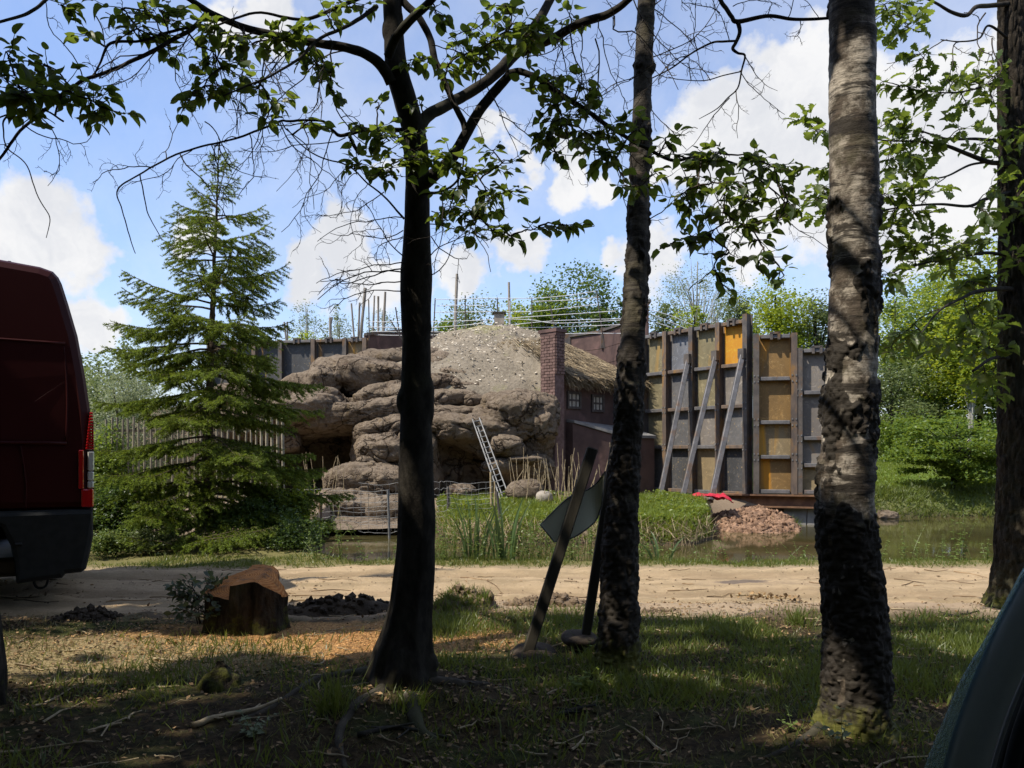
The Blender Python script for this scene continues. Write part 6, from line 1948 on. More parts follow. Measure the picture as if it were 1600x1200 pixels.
# ------------------------------------------------------------------ car at the viewpoint (right corner)
carr = thing('parked_car', P(1560, 1150, 0.78), 'silver grey car window frame with black seal and bluish glass edge', 'car')
m, nt = newmat('car_trim'); finish(nt, mixc(nt, noise(nt, pos(nt), 60, 4), (0.24, 0.26, 0.26), (0.30, 0.315, 0.31)), 0.38, spec=0.45); MT['car_trim'] = m
DCAR = 0.78
cp = lambda rows, dd=0.0: smooth_path([P(a, b, DCAR + dd) for a, b in rows], 40)
mb = MB()
path = cp([(1740, 760), (1660, 868), (1600, 972), (1563, 1050), (1535, 1120), (1510, 1200), (1490, 1290), (1480, 1380)])
t__, s__, u__ = frames(path)
sec = np.array([(0.0205 * math.cos(a) * (1 if math.cos(a) < 0 else .9), 0.016 * math.sin(a)) for a in np.linspace(0, 2 * math.pi, 25)[:-1]])
fw = np.array([0, 1.0, 0])
vv = []
for i in range(len(path)):
    side = unit(np.cross(t__[i], fw))
    vv += [path[i] + side * a + fw * b for a, b in sec]
mb.add(np.array(vv), ring_faces(len(path), len(sec)))
obj('window_frame', mb, MT['car_trim'], carr, smooth=True)
mb = MB(); tube(mb, cp([(1770, 800), (1680, 920), (1625, 1010), (1590, 1085), (1566, 1150), (1548, 1215), (1530, 1300), (1520, 1380)], 0.005), 0.0022, 8)
obj('trim_bead', mb, MT['galv'], carr, smooth=True)
mb = MB(); tube(mb, cp([(1800, 810), (1700, 935), (1640, 1030), (1606, 1110), (1584, 1180), (1562, 1290), (1555, 1380)], 0.012), 0.007, 8)
obj('seal', mb, MT['tyre'], carr, smooth=True)
mb = MB()
q = cp([(1790, 800), (1690, 925), (1630, 1022), (1596, 1100), (1572, 1165), (1555, 1230), (1535, 1330), (1525, 1400)], 0.02)
off = np.array([0.75, 0.03, -0.7])
v = np.concatenate([q, q + off * np.array([1, 1, 1]), q + np.array([0.02, .05, -.01]), q + off + np.array([0, .05, 0])])
n_ = len(q); i = np.arange(n_ - 1)
mb.add(v, np.vstack([np.stack([i, i + 1, i + n_ + 1, i + n_], 1), np.stack([i + 2 * n_, i + 2 * n_ + 1, i + 1, i], 1), np.stack([i + n_, i + n_ + 1, i + 3 * n_ + 1, i + 3 * n_], 1)]))
obj('door_panel', mb, MT['plastic_dark'], carr, smooth=True)
m, nt = newmat('tinted_glass')
tr_ = node(nt, 'ShaderNodeBsdfTransparent', {'Color': (0.50, 0.75, 0.88, 1)})
gl_ = node(nt, 'ShaderNodeBsdfGlossy', {'Color': (0.7, 0.85, 1, 1), 'Roughness': 0.15, 'Normal': node(nt, 'ShaderNodeBump', {'Height': noise(nt, pos(nt), 260, 4, 0.7), 'Strength': 0.8, 'Distance': 0.004}).outputs[0]})
mx = node(nt, 'ShaderNodeMixShader', {0: 0.22, 1: tr_.outputs[0], 2: gl_.outputs[0]})
rf_ = node(nt, 'ShaderNodeBsdfRefraction', {'Color': (0.74, 0.88, 0.97, 1), 'Roughness': 0.05, 'IOR': 1.45, 'Normal': node(nt, 'ShaderNodeBump', {'Height': noise(nt, pos(nt), 330, 3, 0.7), 'Strength': 1.0, 'Distance': 0.01}).outputs[0]})
mx = node(nt, 'ShaderNodeMixShader', {0: 0.55, 1: mx.outputs[0], 2: rf_.outputs[0]})
node(nt, 'ShaderNodeOutputMaterial', {0: mx.outputs[0]})
mb = MB()
qa = cp([(1725, 760), (1645, 868), (1590, 965), (1553, 1045), (1525, 1118), (1500, 1200), (1482, 1290), (1470, 1380)], 0.006)
qb = cp([(1680, 770), (1608, 880), (1548, 990), (1505, 1062), (1476, 1130), (1446, 1205), (1428, 1290), (1420, 1380)], 0.0)
n_ = len(qa)
v = np.concatenate([qa, qb, qb + fw * .004, qa + fw * .004]); i = np.arange(n_ - 1)
mb.add(v, np.vstack([np.stack([i + a * n_, i + 1 + a * n_, i + 1 + b * n_, i + b * n_], 1) for a, b in ((0, 1), (1, 2), (2, 3))]))
obj('window_glass', mb, m, carr, smooth=False)

# ------------------------------------------------------------------ leaning sign
SD = 4.23
sg = thing('leaning_sign', (0.3, 4.25, 0.0), 'uprooted sign with a bent plate seen from behind on two leaning wooden posts', 'sign')
mb = MB()
a, b = P(818, 1040, SD), P(926, 700, SD + .05)
beam(mb, a, b, 0.058, 0.062, (0, 1, 0), 0.006)
obj('post', mb, MT['post_wood'], sg)
mb = MB()
a, b = P(906, 1052, SD + .12), P(966, 668, SD + .1)
beam(mb, a, b, 0.05, 0.055, (0, 1, 0), 0.006)
obj('post', mb, MT['post_wood'], sg)
bot = smooth_path([(*P(866, 847, SD + .06), 0), (*P(893, 841, SD + .065), 0), (*P(915, 828, SD + .07), 0), (*P(932, 812, SD + .08), 0), (*P(940, 790, SD + .07), 0)], 16)[:, :3]
top_ = smooth_path([(*P(844, 820, SD + .06), 0), (*P(886, 779, SD + .07), 0), (*P(910, 769, SD + .075), 0), (*P(930, 757, SD + .07), 0), (*P(946, 736, SD + .03), 0)], 16)[:, :3]
mb = MB()
nrm_ = np.array([0, .005, 0.0])
rows_ = np.linspace(0, 1, 5)
v = np.concatenate([bot * (1 - r) + top_ * r for r in rows_] + [bot * (1 - r) + top_ * r + nrm_ for r in rows_])
n_ = 16; i = (np.arange(4)[:, None] * n_ + np.arange(n_ - 1)[None]).ravel()
f1 = np.stack([i, i + 1, i + n_ + 1, i + n_], 1)
j = np.arange(n_ - 1); k5 = 5 * n_
rim = [np.stack([j, j + 1, j + 1 + k5, j + k5], 1), np.stack([j, j + 1, j + 1 + k5, j + k5], 1) + 4 * n_]
kk = np.arange(4) * n_
rim += [np.stack([kk, kk + n_, kk + n_ + k5, kk + k5], 1), np.stack([kk, kk + n_, kk + n_ + k5, kk + k5], 1) + n_ - 1]
mb.add(v, np.vstack([f1, f1 + k5] + rim))
obj('sign_plate', mb, MT['sign_back'], sg)
rimb = MB(); tube(rimb, np.concatenate([bot, top_[::-1], bot[:1]]), 0.004, 5)
obj('plate_rim', rimb, MT['galv'], sg)
boulder('footing', 832, 1034, 88, 56, SD - .12, 0.34, sg, 2.4, 0.10, 0.4, 4, seed=71, mat='soil_dark')
boulder('footing', 905, 997, 64, 24, SD - .02, 0.30, sg, 2.6, 0.07, 0.4, 4, seed=72, mat='soil_dark')
boulder('footing', 910, 1020, 22, 40, SD + .06, 0.12, sg, 2.4, 0.07, 0.3, 3, seed=73, mat='soil_dark')

# ------------------------------------------------------------------ stump, stub, sapling
SP = np.array([P(390, 0, 5.03)[0], 5.03, 0.0])
stump = thing('tree_stump', SP, 'mossy dark tree stump with a stepped orange brown saw cut by the track', 'stump')
m, nt = newmat('cut_wood')
p = pos(nt)
w_ = node(nt, 'ShaderNodeTexWave', {'Vector': node(nt, 'ShaderNodeVectorMath', {0: p, 1: tuple(-SP + np.array([.05, 0.02, 0]))}).outputs[0], 'Scale': 22.0, 'Distortion': 2.5, 'Detail': 3.0}, wave_type='RINGS', rings_direction='Z').outputs['Fac']
c = mixc(nt, w_, (0.36, 0.13, 0.035), (0.52, 0.23, 0.07))
c = mixc(nt, sstep(nt, noise(nt, p, 12, 6, 0.7), 0.45, 0.7), c, (0.15, 0.085, 0.045))
finish(nt, c, 0.85, noise(nt, pos(nt, (1, 1, 1)), 60, 5), 0.4, 0.006, spec=0.15)
MT['cut_wood'] = m
k, n_ = 80, 26
a = np.arange(k) / k * 2 * math.pi
ca, sa = np.cos(a), np.sin(a)
lev = lambda x, y=0: np.where(x < -0.055, 0.262 + .32 * y, np.interp(x, [-0.055, 0.10, 0.16, 0.22, .3], [.318, .328, .285, .20, .1]) + .16 * y)
r0 = 0.205 + 0.02 * np.cos(3 * a + 1) + 0.012 * np.cos(7 * a)
v, ring_ = [], []
for i in range(n_):
    f = i / (n_ - 1)
    r = r0 * (1.0 + 0.16 * (1 - f) ** 2.2)
    x, y = r * ca, r * sa * 0.95
    zt = lev(x, y)
    v.append(np.stack([x, y, -0.06 + (zt + .06) * f], 1))
v = np.concatenate(v) + SP
ang = np.tile(a, n_)
d = 0.024 * fbm(v * np.array([24, 24, 5]), 3, 3) + 0.045 * fbm(v * np.array([6, 6, 3]), 2, 5)
v[:, 0] += d * np.cos(ang); v[:, 1] += d * np.sin(ang)
mb = MB(); mb.add(v, ring_faces(n_, k))
bark_mat('stump_bark', (0.014, 0.011, 0.008), (0.055, 0.043, 0.03), (0.035, 0.036, 0.016), 0.9, 22, (1, 1, 0.25), 0.4, 0.03)
obj('bark', mb, MT['stump_bark'], stump, smooth=True)
rim_ = v[-k:]
cut = MB()
rows_ = [rim_ * (1 - s) + SP * s for s in np.linspace(0, 0.98, 16)]
vv = np.concatenate(rows_)
x = vv[:, 0] - SP[0]
vv[:, 2] = np.where(np.arange(len(vv)) < k, rim_[np.arange(len(vv)) % k, 2], lev(x, vv[:, 1] - SP[1]) + 0.006 * fbm(vv * 22, 2, 3))
cut.add(vv, ring_faces(16, k)[:, ::-1])
obj('cut_face', cut, MT['cut_wood'], stump)
sap = thing('sapling', P(300, 972, 5.1) * np.array([1, 1, 0]), 'small leafy grey green sprout bush leaning against the left side of the stump', 'plant')
ss = Spray('beech')
b0 = np.array([P(322, 0, 5.0)[0], 5.0, 0.0])
ss.skel.append(np.array([b0, b0 + (0, 0, .05)]))
for (px, py, rx, ry) in [(285, 905, 18, 10), (300, 918, 22, 12), (280, 930, 16, 12), (320, 905, 16, 10), (325, 925, 16, 14), (305, 945, 24, 14), (340, 900, 14, 8), (290, 955, 20, 12), (325, 955, 16, 12), (310, 932, 20, 12), (272, 912, 10, 8)]:
    ss.cluster(px, py, rx, ry, 4.9 + R.uniform(-.12, .1), nt=5, size=0.045, step=0.028, droop=0.2, src=b0 + (R.uniform(-.05, .05), 0, .02), flat=.5)
ss.finish(sap, leaf_mat('sprout_leaf', (0.05, 0.075, 0.04), (0.09, 0.12, 0.065), 0.3, (0.15, 0.2, 0.08), 0.03), 60)
stub = thing('tree_stub', P(345, 1072, 3.78) * np.array([1, 1, 0]), 'tiny dark pointed wooden stub in the dappled grass below the big stump', 'stump')
q0 = P(345, 1072, 3.78); q0[2] = H(q0[0], q0[1])
mb = MB()
for (o, r, h_) in (((0, 0), .042, .11), ((-.025, .01), .03, .07), ((.03, 0), .03, .06)):
    pth = np.array([[q0[0] + o[0], q0[1] + o[1], q0[2] - .03, r * 1.3], [q0[0] + o[0], q0[1] + o[1], q0[2] + h_ * .5, r], [q0[0] + o[0] * .7, q0[1] + o[1], q0[2] + h_, .008]])
    t_m = trunk_mesh(pth, 18, 16, 'oak', 9)
    mb.add(t_m.v[0], t_m.f[0])
obj('stub', mb, MT['oak_bark'], stub, smooth=True)

# ------------------------------------------------------------------ earth mounds
CLO_V, CLO_F = ICO[1]


def mound(name, label, cat, px, d, w, dep, h, mt, clods=150, csize=0.03, seed=0, grassy=0, base=None):
    c = P(px, 0, d)
    b = H(c[0], d) if base is None else base
    root = thing(name, (c[0], d, b), label, cat)
    X = np.linspace(c[0] - w / 2 * 1.15, c[0] + w / 2 * 1.15, 70); Y = np.linspace(d - dep / 2 * 1.15, d + dep / 2 * 1.15, 40)

    def hf(x, y):
        q = np.stack([x, y, x * 0 + seed], 1)
        r = np.hypot((x - c[0]) / (w / 2), (y - d) / (dep / 2)) + 0.25 * fbm(q * 3 / max(w, .4), 2, 1)
        z = h * np.clip(1 - r ** 2, -.2, 1) * (0.75 + 0.5 * fbm(q * 4 / max(w, .5), 2, 2)) + 0.10 * h * fbm(q * 14 / max(w, .5), 3, 3)
        return b + z - 0.02 - 0.05 * sm(r, .9, 1.2) * (1 if base is None else 6)
    mb = MB(); sheet(mb, X, Y, hf)
    obj('earth', mb, MT[mt], root, smooth=True)
    if clods:
        a = R.uniform(0, 2 * math.pi, clods); r = R.random(clods) ** .6 * 1.0
        x = c[0] + np.cos(a) * r * w / 2; y = d + np.sin(a) * r * dep / 2
        pp = np.stack([x, y, hf(x, y) + csize * .25], 1)
        cm = MB()
        s = csize * R.uniform(.4, 1.4, clods)
        for kx in range(clods):
            vv = CLO_V * (1 + 0.2 * R.normal(size=(len(CLO_V), 1))) * s[kx] * R.uniform(.6, 1.2, 3) + pp[kx]
            cm.add(vv, CLO_F)
        obj('clods', cm, MT[mt], root, kind='stuff')
    return root, hf


mound('earth_mound', 'long dark low earth mound in shade between the stump and the beech trunk', 'mound', 525, 5.62, .82, .42, .15, 'soil_dark', 160, .025, 1)
mound('earth_mound', 'small dark earth heap in shade below the van bumper', 'mound', 140, 5.32, .52, .34, .10, 'soil_dark', 110, .022, 2)
gm, gmh = mound('earth_mound', 'grass grown earth mound in shade right behind the beech trunk', 'mound', 722, 5.55, .46, .42, .17, 'soil', 60, .025, 3)
mound('earth_mound', 'low ridge of pale crumbled clods on the track behind the leaning sign', 'mound', 862, 5.75, .72, .34, .08, 'soil', 260, .022, 4)
mound('earth_mound', 'flat scatter of brown clods on the track edge right of the slim birch', 'mound', 1035, 5.55, .5, .22, .035, 'soil', 90, .018, 5)
mound('rubble_heap', 'reddish brown heap of earth clods sliding into the pond under the steel wall', 'heap', 1168, 15.1, 2.1, 2.3, .62, 'red_clod', 2600, .042, 6, base=-0.46)

for (cx, py, d, w, h, t, nm, lab, cat, mt, ex) in [
                                          (1017, 783, 14.8, 44, 8, .5, 'stone_slab', 'flat blue grey slab in the grass right of the slim birch', 'slab', 'slate_slab', 6.0),
                                          (1085, 784, 14.9, 60, 8, .4, 'sand_pile', 'pale sand lying in front of the red cloth', 'pile', 'concrete_pale', 2.2)]:
    c = P(cx, py, d)
    r_ = thing(nm, c, lab, cat)
    boulder({'red_cloth': 'cloth', 'stone_slab': 'slab', 'sand_pile': 'sand'}[nm], cx, py, w, h, d, t, r_, ex, 0.05 if ex < 5 else .01, 0.0, 4, seed=80, mat=mt)

rc = P(1110, 781, 15.0)
rt = thing('red_cloth', rc, 'crumpled bright red cloth lying at the foot of the third wall brace', 'cloth')
mb = MB()
def cloth_h(x, y):
    q = np.stack([x * 5, y * 7, x * 0], 1)
    return rc[2] + .05 + .07 * fbm(q, 4, 3) + .05 * np.abs(vnoise(q * 1.7 + 5)) - .12 * sm(np.abs(x - rc[0]), .25, .45)
sheet(mb, np.linspace(rc[0] - .38, rc[0] + .38, 40), np.linspace(14.75, 15.25, 22), cloth_h)
obj('cloth', mb, MT['red_cloth'], rt)

# ------------------------------------------------------------------ ladder, fences
lad = thing('ladder', P(790, 785, 14.7), 'narrow grey metal ladder leaning on the rocks behind the iris clumps', 'ladder')
ra = [(P(738, 655, 15.6), P(784, 786, 14.6)), (P(749, 653, 15.65), P(797, 780, 14.7))]
for (a, b) in ra + [(P(742, 655, 15.9), P(788, 783, 14.9))]:
    mb = MB(); beam(mb, a, b, .024, .04, (0, 1, 0), .004); obj('rail', mb, MT['galv'], lad)
for i in range(15):
    f = (i + .5) / 15
    mb = MB(); tube(mb, [ra[0][0] * (1 - f) + ra[0][1] * f, ra[1][0] * (1 - f) + ra[1][1] * f], .012, 5)
    obj('rung', mb, MT['galv'], lad)

wf = thing('wire_fence', P(600, 840, 13.3), 'sagging wire mesh fence on thin posts along the water in front of the rocks', 'fence')
for (x0, y0, x1, y1, w, d, mt) in [(500, 845, 501, 770, 6, 13.2, 'iron_dark'), (609, 860, 606, 765, 4, 13.2, 'galv'), (701, 815, 700, 760, 5, 13.5, 'iron_dark'), (789, 872, 776, 768, 5, 12.6, 'iron_dark'), (768, 796, 767, 738, 5, 13.6, 'dead_stem'), (773, 796, 773, 752, 3, 13.5, 'dead_stem'), (462, 840, 463, 762, 4, 13.2, 'iron_dark')]:
    mb = MB(); tube(mb, [P(x0, y0, d), P(x1, y1, d)], w * d / 2500, 6, cap=True)
    obj('fence_post', mb, MT[mt], wf)
wm = MB()
D_ = 13.35
segs = [(445, 516, 763, 815), (516, 606, 766, 812), (560, 628, 755, 830), (672, 700, 751, 805), (700, 770, 752, 800)]
for (xa, xb, yt, yb) in segs:
    for rr_ in range(7):
        f = rr_ / 6
        y = yt + (yb - yt) * f ** .9
        pts_ = [P(x, y + 2.5 * math.sin((x - xa) / (xb - xa) * math.pi) + R.normal() * .8, D_) for x in np.linspace(xa, xb, 9)]
        tube(wm, pts_, 0.003, 3)
    for x in np.arange(xa + 4, xb, 11):
        tube(wm, [P(x + R.normal() * .6, yt + 1.5, D_), P(x + R.normal(), (yt + yb) / 2, D_), P(x + R.normal() * 1.5, yb, D_)], 0.0025, 3)
obj('wire_mesh', wm, MT['galv'], wf, kind='stuff')

bf = thing('bar_fence', P(300, 790, 12.4), 'row of tall pale upright bars behind the spruce', 'fence')
MT['bar'] = rough_mat('bar', (0.18, 0.16, 0.12), (0.30, 0.265, 0.20), 9, .8, .2, 50, .004)
bm = MB(); tube(bm, [(0, 0, -.9), (0, 0, .9)], .016, 6, cap=True)
bme = bm.mesh('bar'); bme.materials.append(MT['bar'])
for x in np.arange(165, 446, 8.7):
    c = P(x + R.normal() * .6, 0, 12.4)
    c[2] = 0.70 + R.normal() * .02
    M_ = Matrix.Translation(c) @ Matrix.Rotation(R.normal() * .012, 4, 'Y')
    if x > 405: M_ = M_ @ Matrix.Diagonal((1.5, 1.5, 1.04, 1))
    inst('bar', bme, M_, bf)
for z in (0.25, 1.42):
    mb = MB(); beam(mb, P(160, 0, 12.43) * np.array([1, 1, 0]) + np.array([0, 0, z]), P(446, 0, 12.43) * np.array([1, 1, 0]) + np.array([0, 0, z]), .02, .04)
    obj('rail', mb, MT['bar'], bf)

# ------------------------------------------------------------------ grass and ground cover
GV = np.array([[-.5, 0, 0], [.5, 0, 0], [.38, .5, .06], [-.38, .5, .06], [0, 1, .28]])
GF4 = np.array([[0, 1, 2, 3]]); GF3 = np.array([[3, 2, 4]])


def blades(mb, x, y, z, h, w, lean=0.35):
    n = len(x)
    if n == 0: return
    ax = np.stack([R.normal(size=n) * lean, R.normal(size=n) * lean, np.ones(n)], 1)
    M3 = rot_frames(ax, randdir(n) * np.array([1, 1, .1]))
    M3 = M3 * np.stack([w, h, h], 1)[:, None, :]
    v = np.einsum('nij,kj->nki', M3, GV) + np.stack([x, y, z], 1)[:, None]
    o = (np.arange(n) * 5)[:, None, None]
    mb.add(v.reshape(-1, 3), (GF4[None] + o).reshape(-1, 4))
    mb.f.append((GF3[None] + o).reshape(-1, 3) + mb.n - n * 5)


def grass(name, n, xr, yr, dens, h, w, mt, lean=.35, hf=None):
    x = R.uniform(*xr, n); y = R.uniform(*yr, n)
    k = R.random(n) < dens(x, y)
    x, y = x[k], y[k]
    z = (hf or (lambda a, b: terrain(a, b)))(x, y) - .005
    hh = h * R.uniform(.35, 1.25, len(x)) * (0.7 + 0.6 * np.clip(fbm(np.stack([x, y, x * 0], 1) * 2.3, 2, 3) + .3, 0, 1))
    mb = MB(); blades(mb, x, y, z, hh, w * R.uniform(.6, 1.3, len(x)), lean)
    print(name, len(x))
    return tag(obj(name, mb, MT[mt]), kind='stuff')


nz = lambda x, y, s, k: fbm(np.stack([x, y, x * 0], 1) * s, 3, k)


def d_near(x, y):
    right = sm(x, -.1, .5) * sm(y, 3.1, 3.7) * (1 - sm(y, 4.9 + .35 * nz(x, y, 1.2, 5), 5.6))
    mid = sm(x, -.75, -.4) * (1 - sm(x, .5, .9)) * sm(y, 3.6, 4.2) * (1 - sm(y, 5.2, 5.7))
    left = .30 * (1 - sm(x, -1.2, -.5)) * sm(y, 2.4, 3.0) * (1 - sm(y, 4.4, 4.9))
    low = .22 * (y < 3.4)
    return np.clip(np.maximum.reduce([right * .85, mid, left, low * np.ones_like(x)]) * np.clip(.55 + 1.5 * nz(x, y, 1.6, 7), .05, 1.2), 0, 1)


grass('grass', 150000, (-3.2, 3.4), (2.3, 5.9), d_near, .075, .0065, 'grass', .45)
grass('dry_grass', 40000, (-3.4, 3.4), (2.3, 5.9), lambda x, y: np.clip(.5 + nz(x, y, 1.9, 9), 0, .9) * (1 - sm(y, 5.0, 5.6)), .045, .005, 'grass_dry', .9)
grass('verge_grass', 34000, (-6.5, 7.5), (7.55, 8.35), lambda x, y: np.clip(sm(y, 7.58, 7.8) * (.65 + nz(x, y, 1.5, 4)), 0, 1), .06, .008, 'grass', .5)
isl = lambda x, y: ((y > shore_far(x, y) - .05) & (x > -1.4) & (x < 3.7)) * np.clip(.75 + nz(x, y, 1.1, 6), 0, 1) * (1 - sm(x, 3.2, 3.7) * .8)
grass('island_grass', 80000, (-1.4, 3.8), (12.1, 15.6), isl, .13, .015, 'grass_lush', .6)
_n = 16000
x = R.uniform(-1.35, 3.5, _n); y = R.uniform(12.1, 15.6, _n)
k = (R.random(_n) < isl(x, y)) & (nz(x, y, 1.7, 21) > -.12)
x, y = x[k], y[k]
hb = .05 + .16 * np.clip(.4 + 1.2 * nz(x, y, 1.5, 22), 0, 1)
q = np.stack([x, y, terrain(x, y) + hb * R.random(len(x)) ** .5], 1)
mb = MB(); scatter(mb, QLV, CLF, rot_frames(randdir(len(x)) * np.array([1, 1, .4]), np.array([0, 0, 1.0]) + .5 * R.normal(size=(len(x), 3))), q, R.uniform(.03, .075, len(x)))
tag(obj('island_herbs', mb, MT['grass_lush']), kind='stuff')
grass('meadow_grass', 60000, (6.6, 17), (17.2, 24), lambda x, y: np.clip(.7 + nz(x, y, .8, 8), 0, 1) * (y > shore_far(x, y) - .1), .11, .02, 'grass_lush', .6)
grass('bank_grass', 9000, (7.0, 16), (17.1, 18.4), lambda x, y: np.ones_like(x) * (y > shore_far(x, y) - .3), .25, .02, 'grass', .7)
grass('rubble_edge_grass', 1500, (4.6, 5.4), (14.9, 15.5), lambda x, y: np.ones_like(x) * .5, .22, .014, 'grass', .6, lambda x, y: x * 0 - .3)
grass('mound_grass', 1400, (-.56, -.14), (5.36, 5.75), lambda x, y: np.ones_like(x) * .9, .10, .007, 'grass', .6, gmh)

# leaf litter and sawdust chips on the wood floor
mb = MB()
n_ = 24000
x = R.uniform(-3.5, 3.5, n_); y = R.uniform(2.3, 5.9, n_)
k = R.random(n_) < np.clip(.6 + 1.1 * nz(x, y, 1.4, 14), .08, 1)
x, y = x[k], y[k]
q = np.stack([x, y, terrain(x, y) + R.uniform(.002, .014, len(x))], 1)
scatter(mb, QLV, CLF, rot_frames(randdir(len(x)) * np.array([1, 1, .3]), np.array([0, 0, 1.0]) + .35 * R.normal(size=(len(x), 3))), q, R.uniform(.01, .03, len(x)))
tag(obj('leaf_litter', mb, MT['litter']), kind='stuff')
mb = MB()
n_ = 13000
x = -1.15 + R.normal(size=n_) * .62; y = 4.62 + R.normal(size=n_) * .28
k = R.random(n_) < np.clip(.55 + 1.3 * nz(x, y, 2.5, 15), 0, 1)
x, y = x[k], y[k]
q = np.stack([x, y, terrain(x, y) + R.uniform(.001, .008, len(x))], 1)
scatter(mb, QLV, CLF, rot_frames(randdir(len(x)) * np.array([1, 1, .3]), np.array([0, 0, 1.0]) + .4 * R.normal(size=(len(x), 3))), q, R.uniform(.005, .013, len(x)))
tag(obj('sawdust', mb, MT['chips']), kind='stuff')
mb = MB()
for i in range(170):
    x0, y0 = R.uniform(-3.2, 3.0), R.uniform(2.4, 5.6)
    a = R.normal() * .7 + (0 if R.random() < .7 else 1.3); ln = R.uniform(.06, .35)
    t = np.linspace(0, 1, 6)
    xs, ys = x0 + np.cos(a) * ln * t + R.normal(size=6) * .008, y0 + np.sin(a) * ln * t + R.normal(size=6) * .008
    tube(mb, np.stack([xs, ys, terrain(xs, ys) + .008], 1), np.linspace(.004, .0015, 6) * R.uniform(.6, 1.5), 5)
tag(obj('twig_litter', mb, MT['dead_stem']), kind='stuff')
# pebbles and bits on the track
mb = MB()
n_ = 420
for i in range(n_):
    x0, y0 = R.uniform(-4, 4.5), R.uniform(5.7, 7.7)
    s = R.uniform(.003, .009)
    mb.add(CLO_V * s * R.uniform(.5, 1.2, 3) + np.array([x0, y0, float(track_h(np.array([x0]), np.array([y0]))[0]) + s * .2]), CLO_F)
tag(obj('track_pebbles', mb, MT['soil']), kind='stuff')
mb = MB()
n_ = 1500
x = R.uniform(-5, 5.5, n_); y = 5.75 + 1.95 * R.random(n_) ** 1.5
k = R.random(n_) < np.clip(.35 + 1.3 * nz(x, y, 1.1, 24), .03, 1)
x, y = x[k], y[k]
q = np.stack([x, y, track_h(x, y) + .006], 1)
scatter(mb, QLV * np.array([.6, 1, 1]), CLF, rot_frames(randdir(len(x)) * np.array([1, 1, .25]), np.array([0, 0, 1.0]) + .45 * R.normal(size=(len(x), 3))), q, R.uniform(.012, .05, len(x)))
for i in range(60):
    x0, y0, a, ln = R.uniform(-4, 5), R.uniform(5.8, 7.6), R.normal() * .5, R.uniform(.08, .4)
    xs, ys = x0 + np.cos(a) * ln * np.linspace(0, 1, 5), y0 + np.sin(a) * ln * np.linspace(0, 1, 5) + R.normal(size=5) * .008
    tube(mb, np.stack([xs, ys, track_h(xs, ys) + .005], 1), np.linspace(.004, .0018, 5), 4)
tag(obj('track_litter', mb, MT['litter']), kind='stuff')

for (pts_, r, lab, lf) in [([(300, 1142), (350, 1128), (400, 1118), (440, 1106)], .014, 'pale crooked fallen branch lying left of the beech roots', 0), ([(135, 1152), (165, 1145), (190, 1140)], .010, 'short pale fallen stick at lower left', 0),
                           ([(240, 1030), (285, 1031), (330, 1034)], .006, 'thin straight fallen stick in the sunlit dry grass', 0), ([(1150, 932), (1180, 930), (1215, 934), (1248, 938)], .007, 'leafy withered fallen twig lying on the sunny track', 1),
                           ([(1410, 1015), (1445, 1017), (1480, 1014)], .008, 'pale fallen stick in the grass right of the thick birch', 0), ([(870, 1122), (905, 1116), (930, 1112)], .012, 'small dark fallen branch below the slim birch', 0),
                           ([(1475, 964), (1500, 962), (1530, 957)], .010, 'dark fallen branch in the sunny grass beside the oak foot', 0), ([(560, 1165), (620, 1150), (700, 1155)], .012, 'dark fallen branch near the bottom centre', 0)]:
    w_ = []
    for a, b in pts_:
        q = P(a, b, 1.1 * 1250 / (b - 705)); q[2] = H(q[0], q[1]) + r * .8 + (.02 if lf else 0)
        w_.append(q)
    rt = thing('fallen_branch', w_[0], lab, 'branch')
    w_ = smooth_path(w_, 20); w_[:, 2] += .4 * r * fbm(w_ * 14, 2, 3)
    mb = MB(); tube(mb, w_, np.linspace(r, r * .45, 20) * (1 + .15 * fbm(w_ * 30, 2, 4)), 8, cap=True)
    for j in range(3):
        i0 = R.integers(4, 16); e = w_[i0] + np.array([R.normal() * .07, R.normal() * .07, .01])
        tube(mb, [w_[i0], e], r * .35, 5)
    obj('stick', mb, MT['dead_stem' if 'pale' in lab or 'thin' in lab or lf else 'limb_bark'], rt, smooth=True)
    if lf:
        mb = MB(); n_ = 90
        q = w_[R.integers(0, 20, n_)] + R.normal(size=(n_, 3)) * np.array([.03, .04, .012])
        scatter(mb, QLV, CLF, rot_frames(randdir(n_), randdir(n_)), q, R.uniform(.02, .05, n_))
        obj('dry_leaves', mb, MT['litter'], rt, kind='stuff')


def leafy_plant(name, label, cat, base, h, nstem, npair, lsize, mt, group=None, spread=.08, stem_r=.003):
    root = thing(name, base, label, cat, group)
    sm_, lm_ = MB(), MB()
    for s in range(nstem):
        o = np.array([R.normal() * spread, R.normal() * spread * .6, 0])
        hh = h * R.uniform(.6, 1.05)
        t = np.linspace(0, 1, 7)[:, None]
        p = base + o * .4 + t * np.array([0, 0, hh]) + (t ** 1.6) * (o * 1.2 + R.normal(size=3) * np.array([.05, .05, 0]))
        tube(sm_, p, np.linspace(stem_r, stem_r * .4, 7), 4)
        for j in range(npair):
            f = (j + .8) / npair
            i = f * 6; i0 = int(min(i, 5)); c = p[i0] + (p[i0 + 1] - p[i0]) * (i - i0)
            az = R.uniform(0, 6.28)
            for sgn in (0, math.pi):
                ax = np.array([[math.cos(az + sgn), math.sin(az + sgn), R.uniform(-.3, .35)]])
                sz = lsize * (1.15 - .6 * f) * R.uniform(.7, 1.2)
                scatter(lm_, QLV * np.array([.85, 1, 1]) + np.array([0, .5, 0]), CLF, rot_frames(ax, np.array([[0, 0, 1.0]]) + .25 * R.normal(size=(1, 3))), c[None], [sz])
    obj('stem', sm_, MT[mt], root)
    obj('foliage', lm_, MT[mt], root, kind='stuff')
    return root


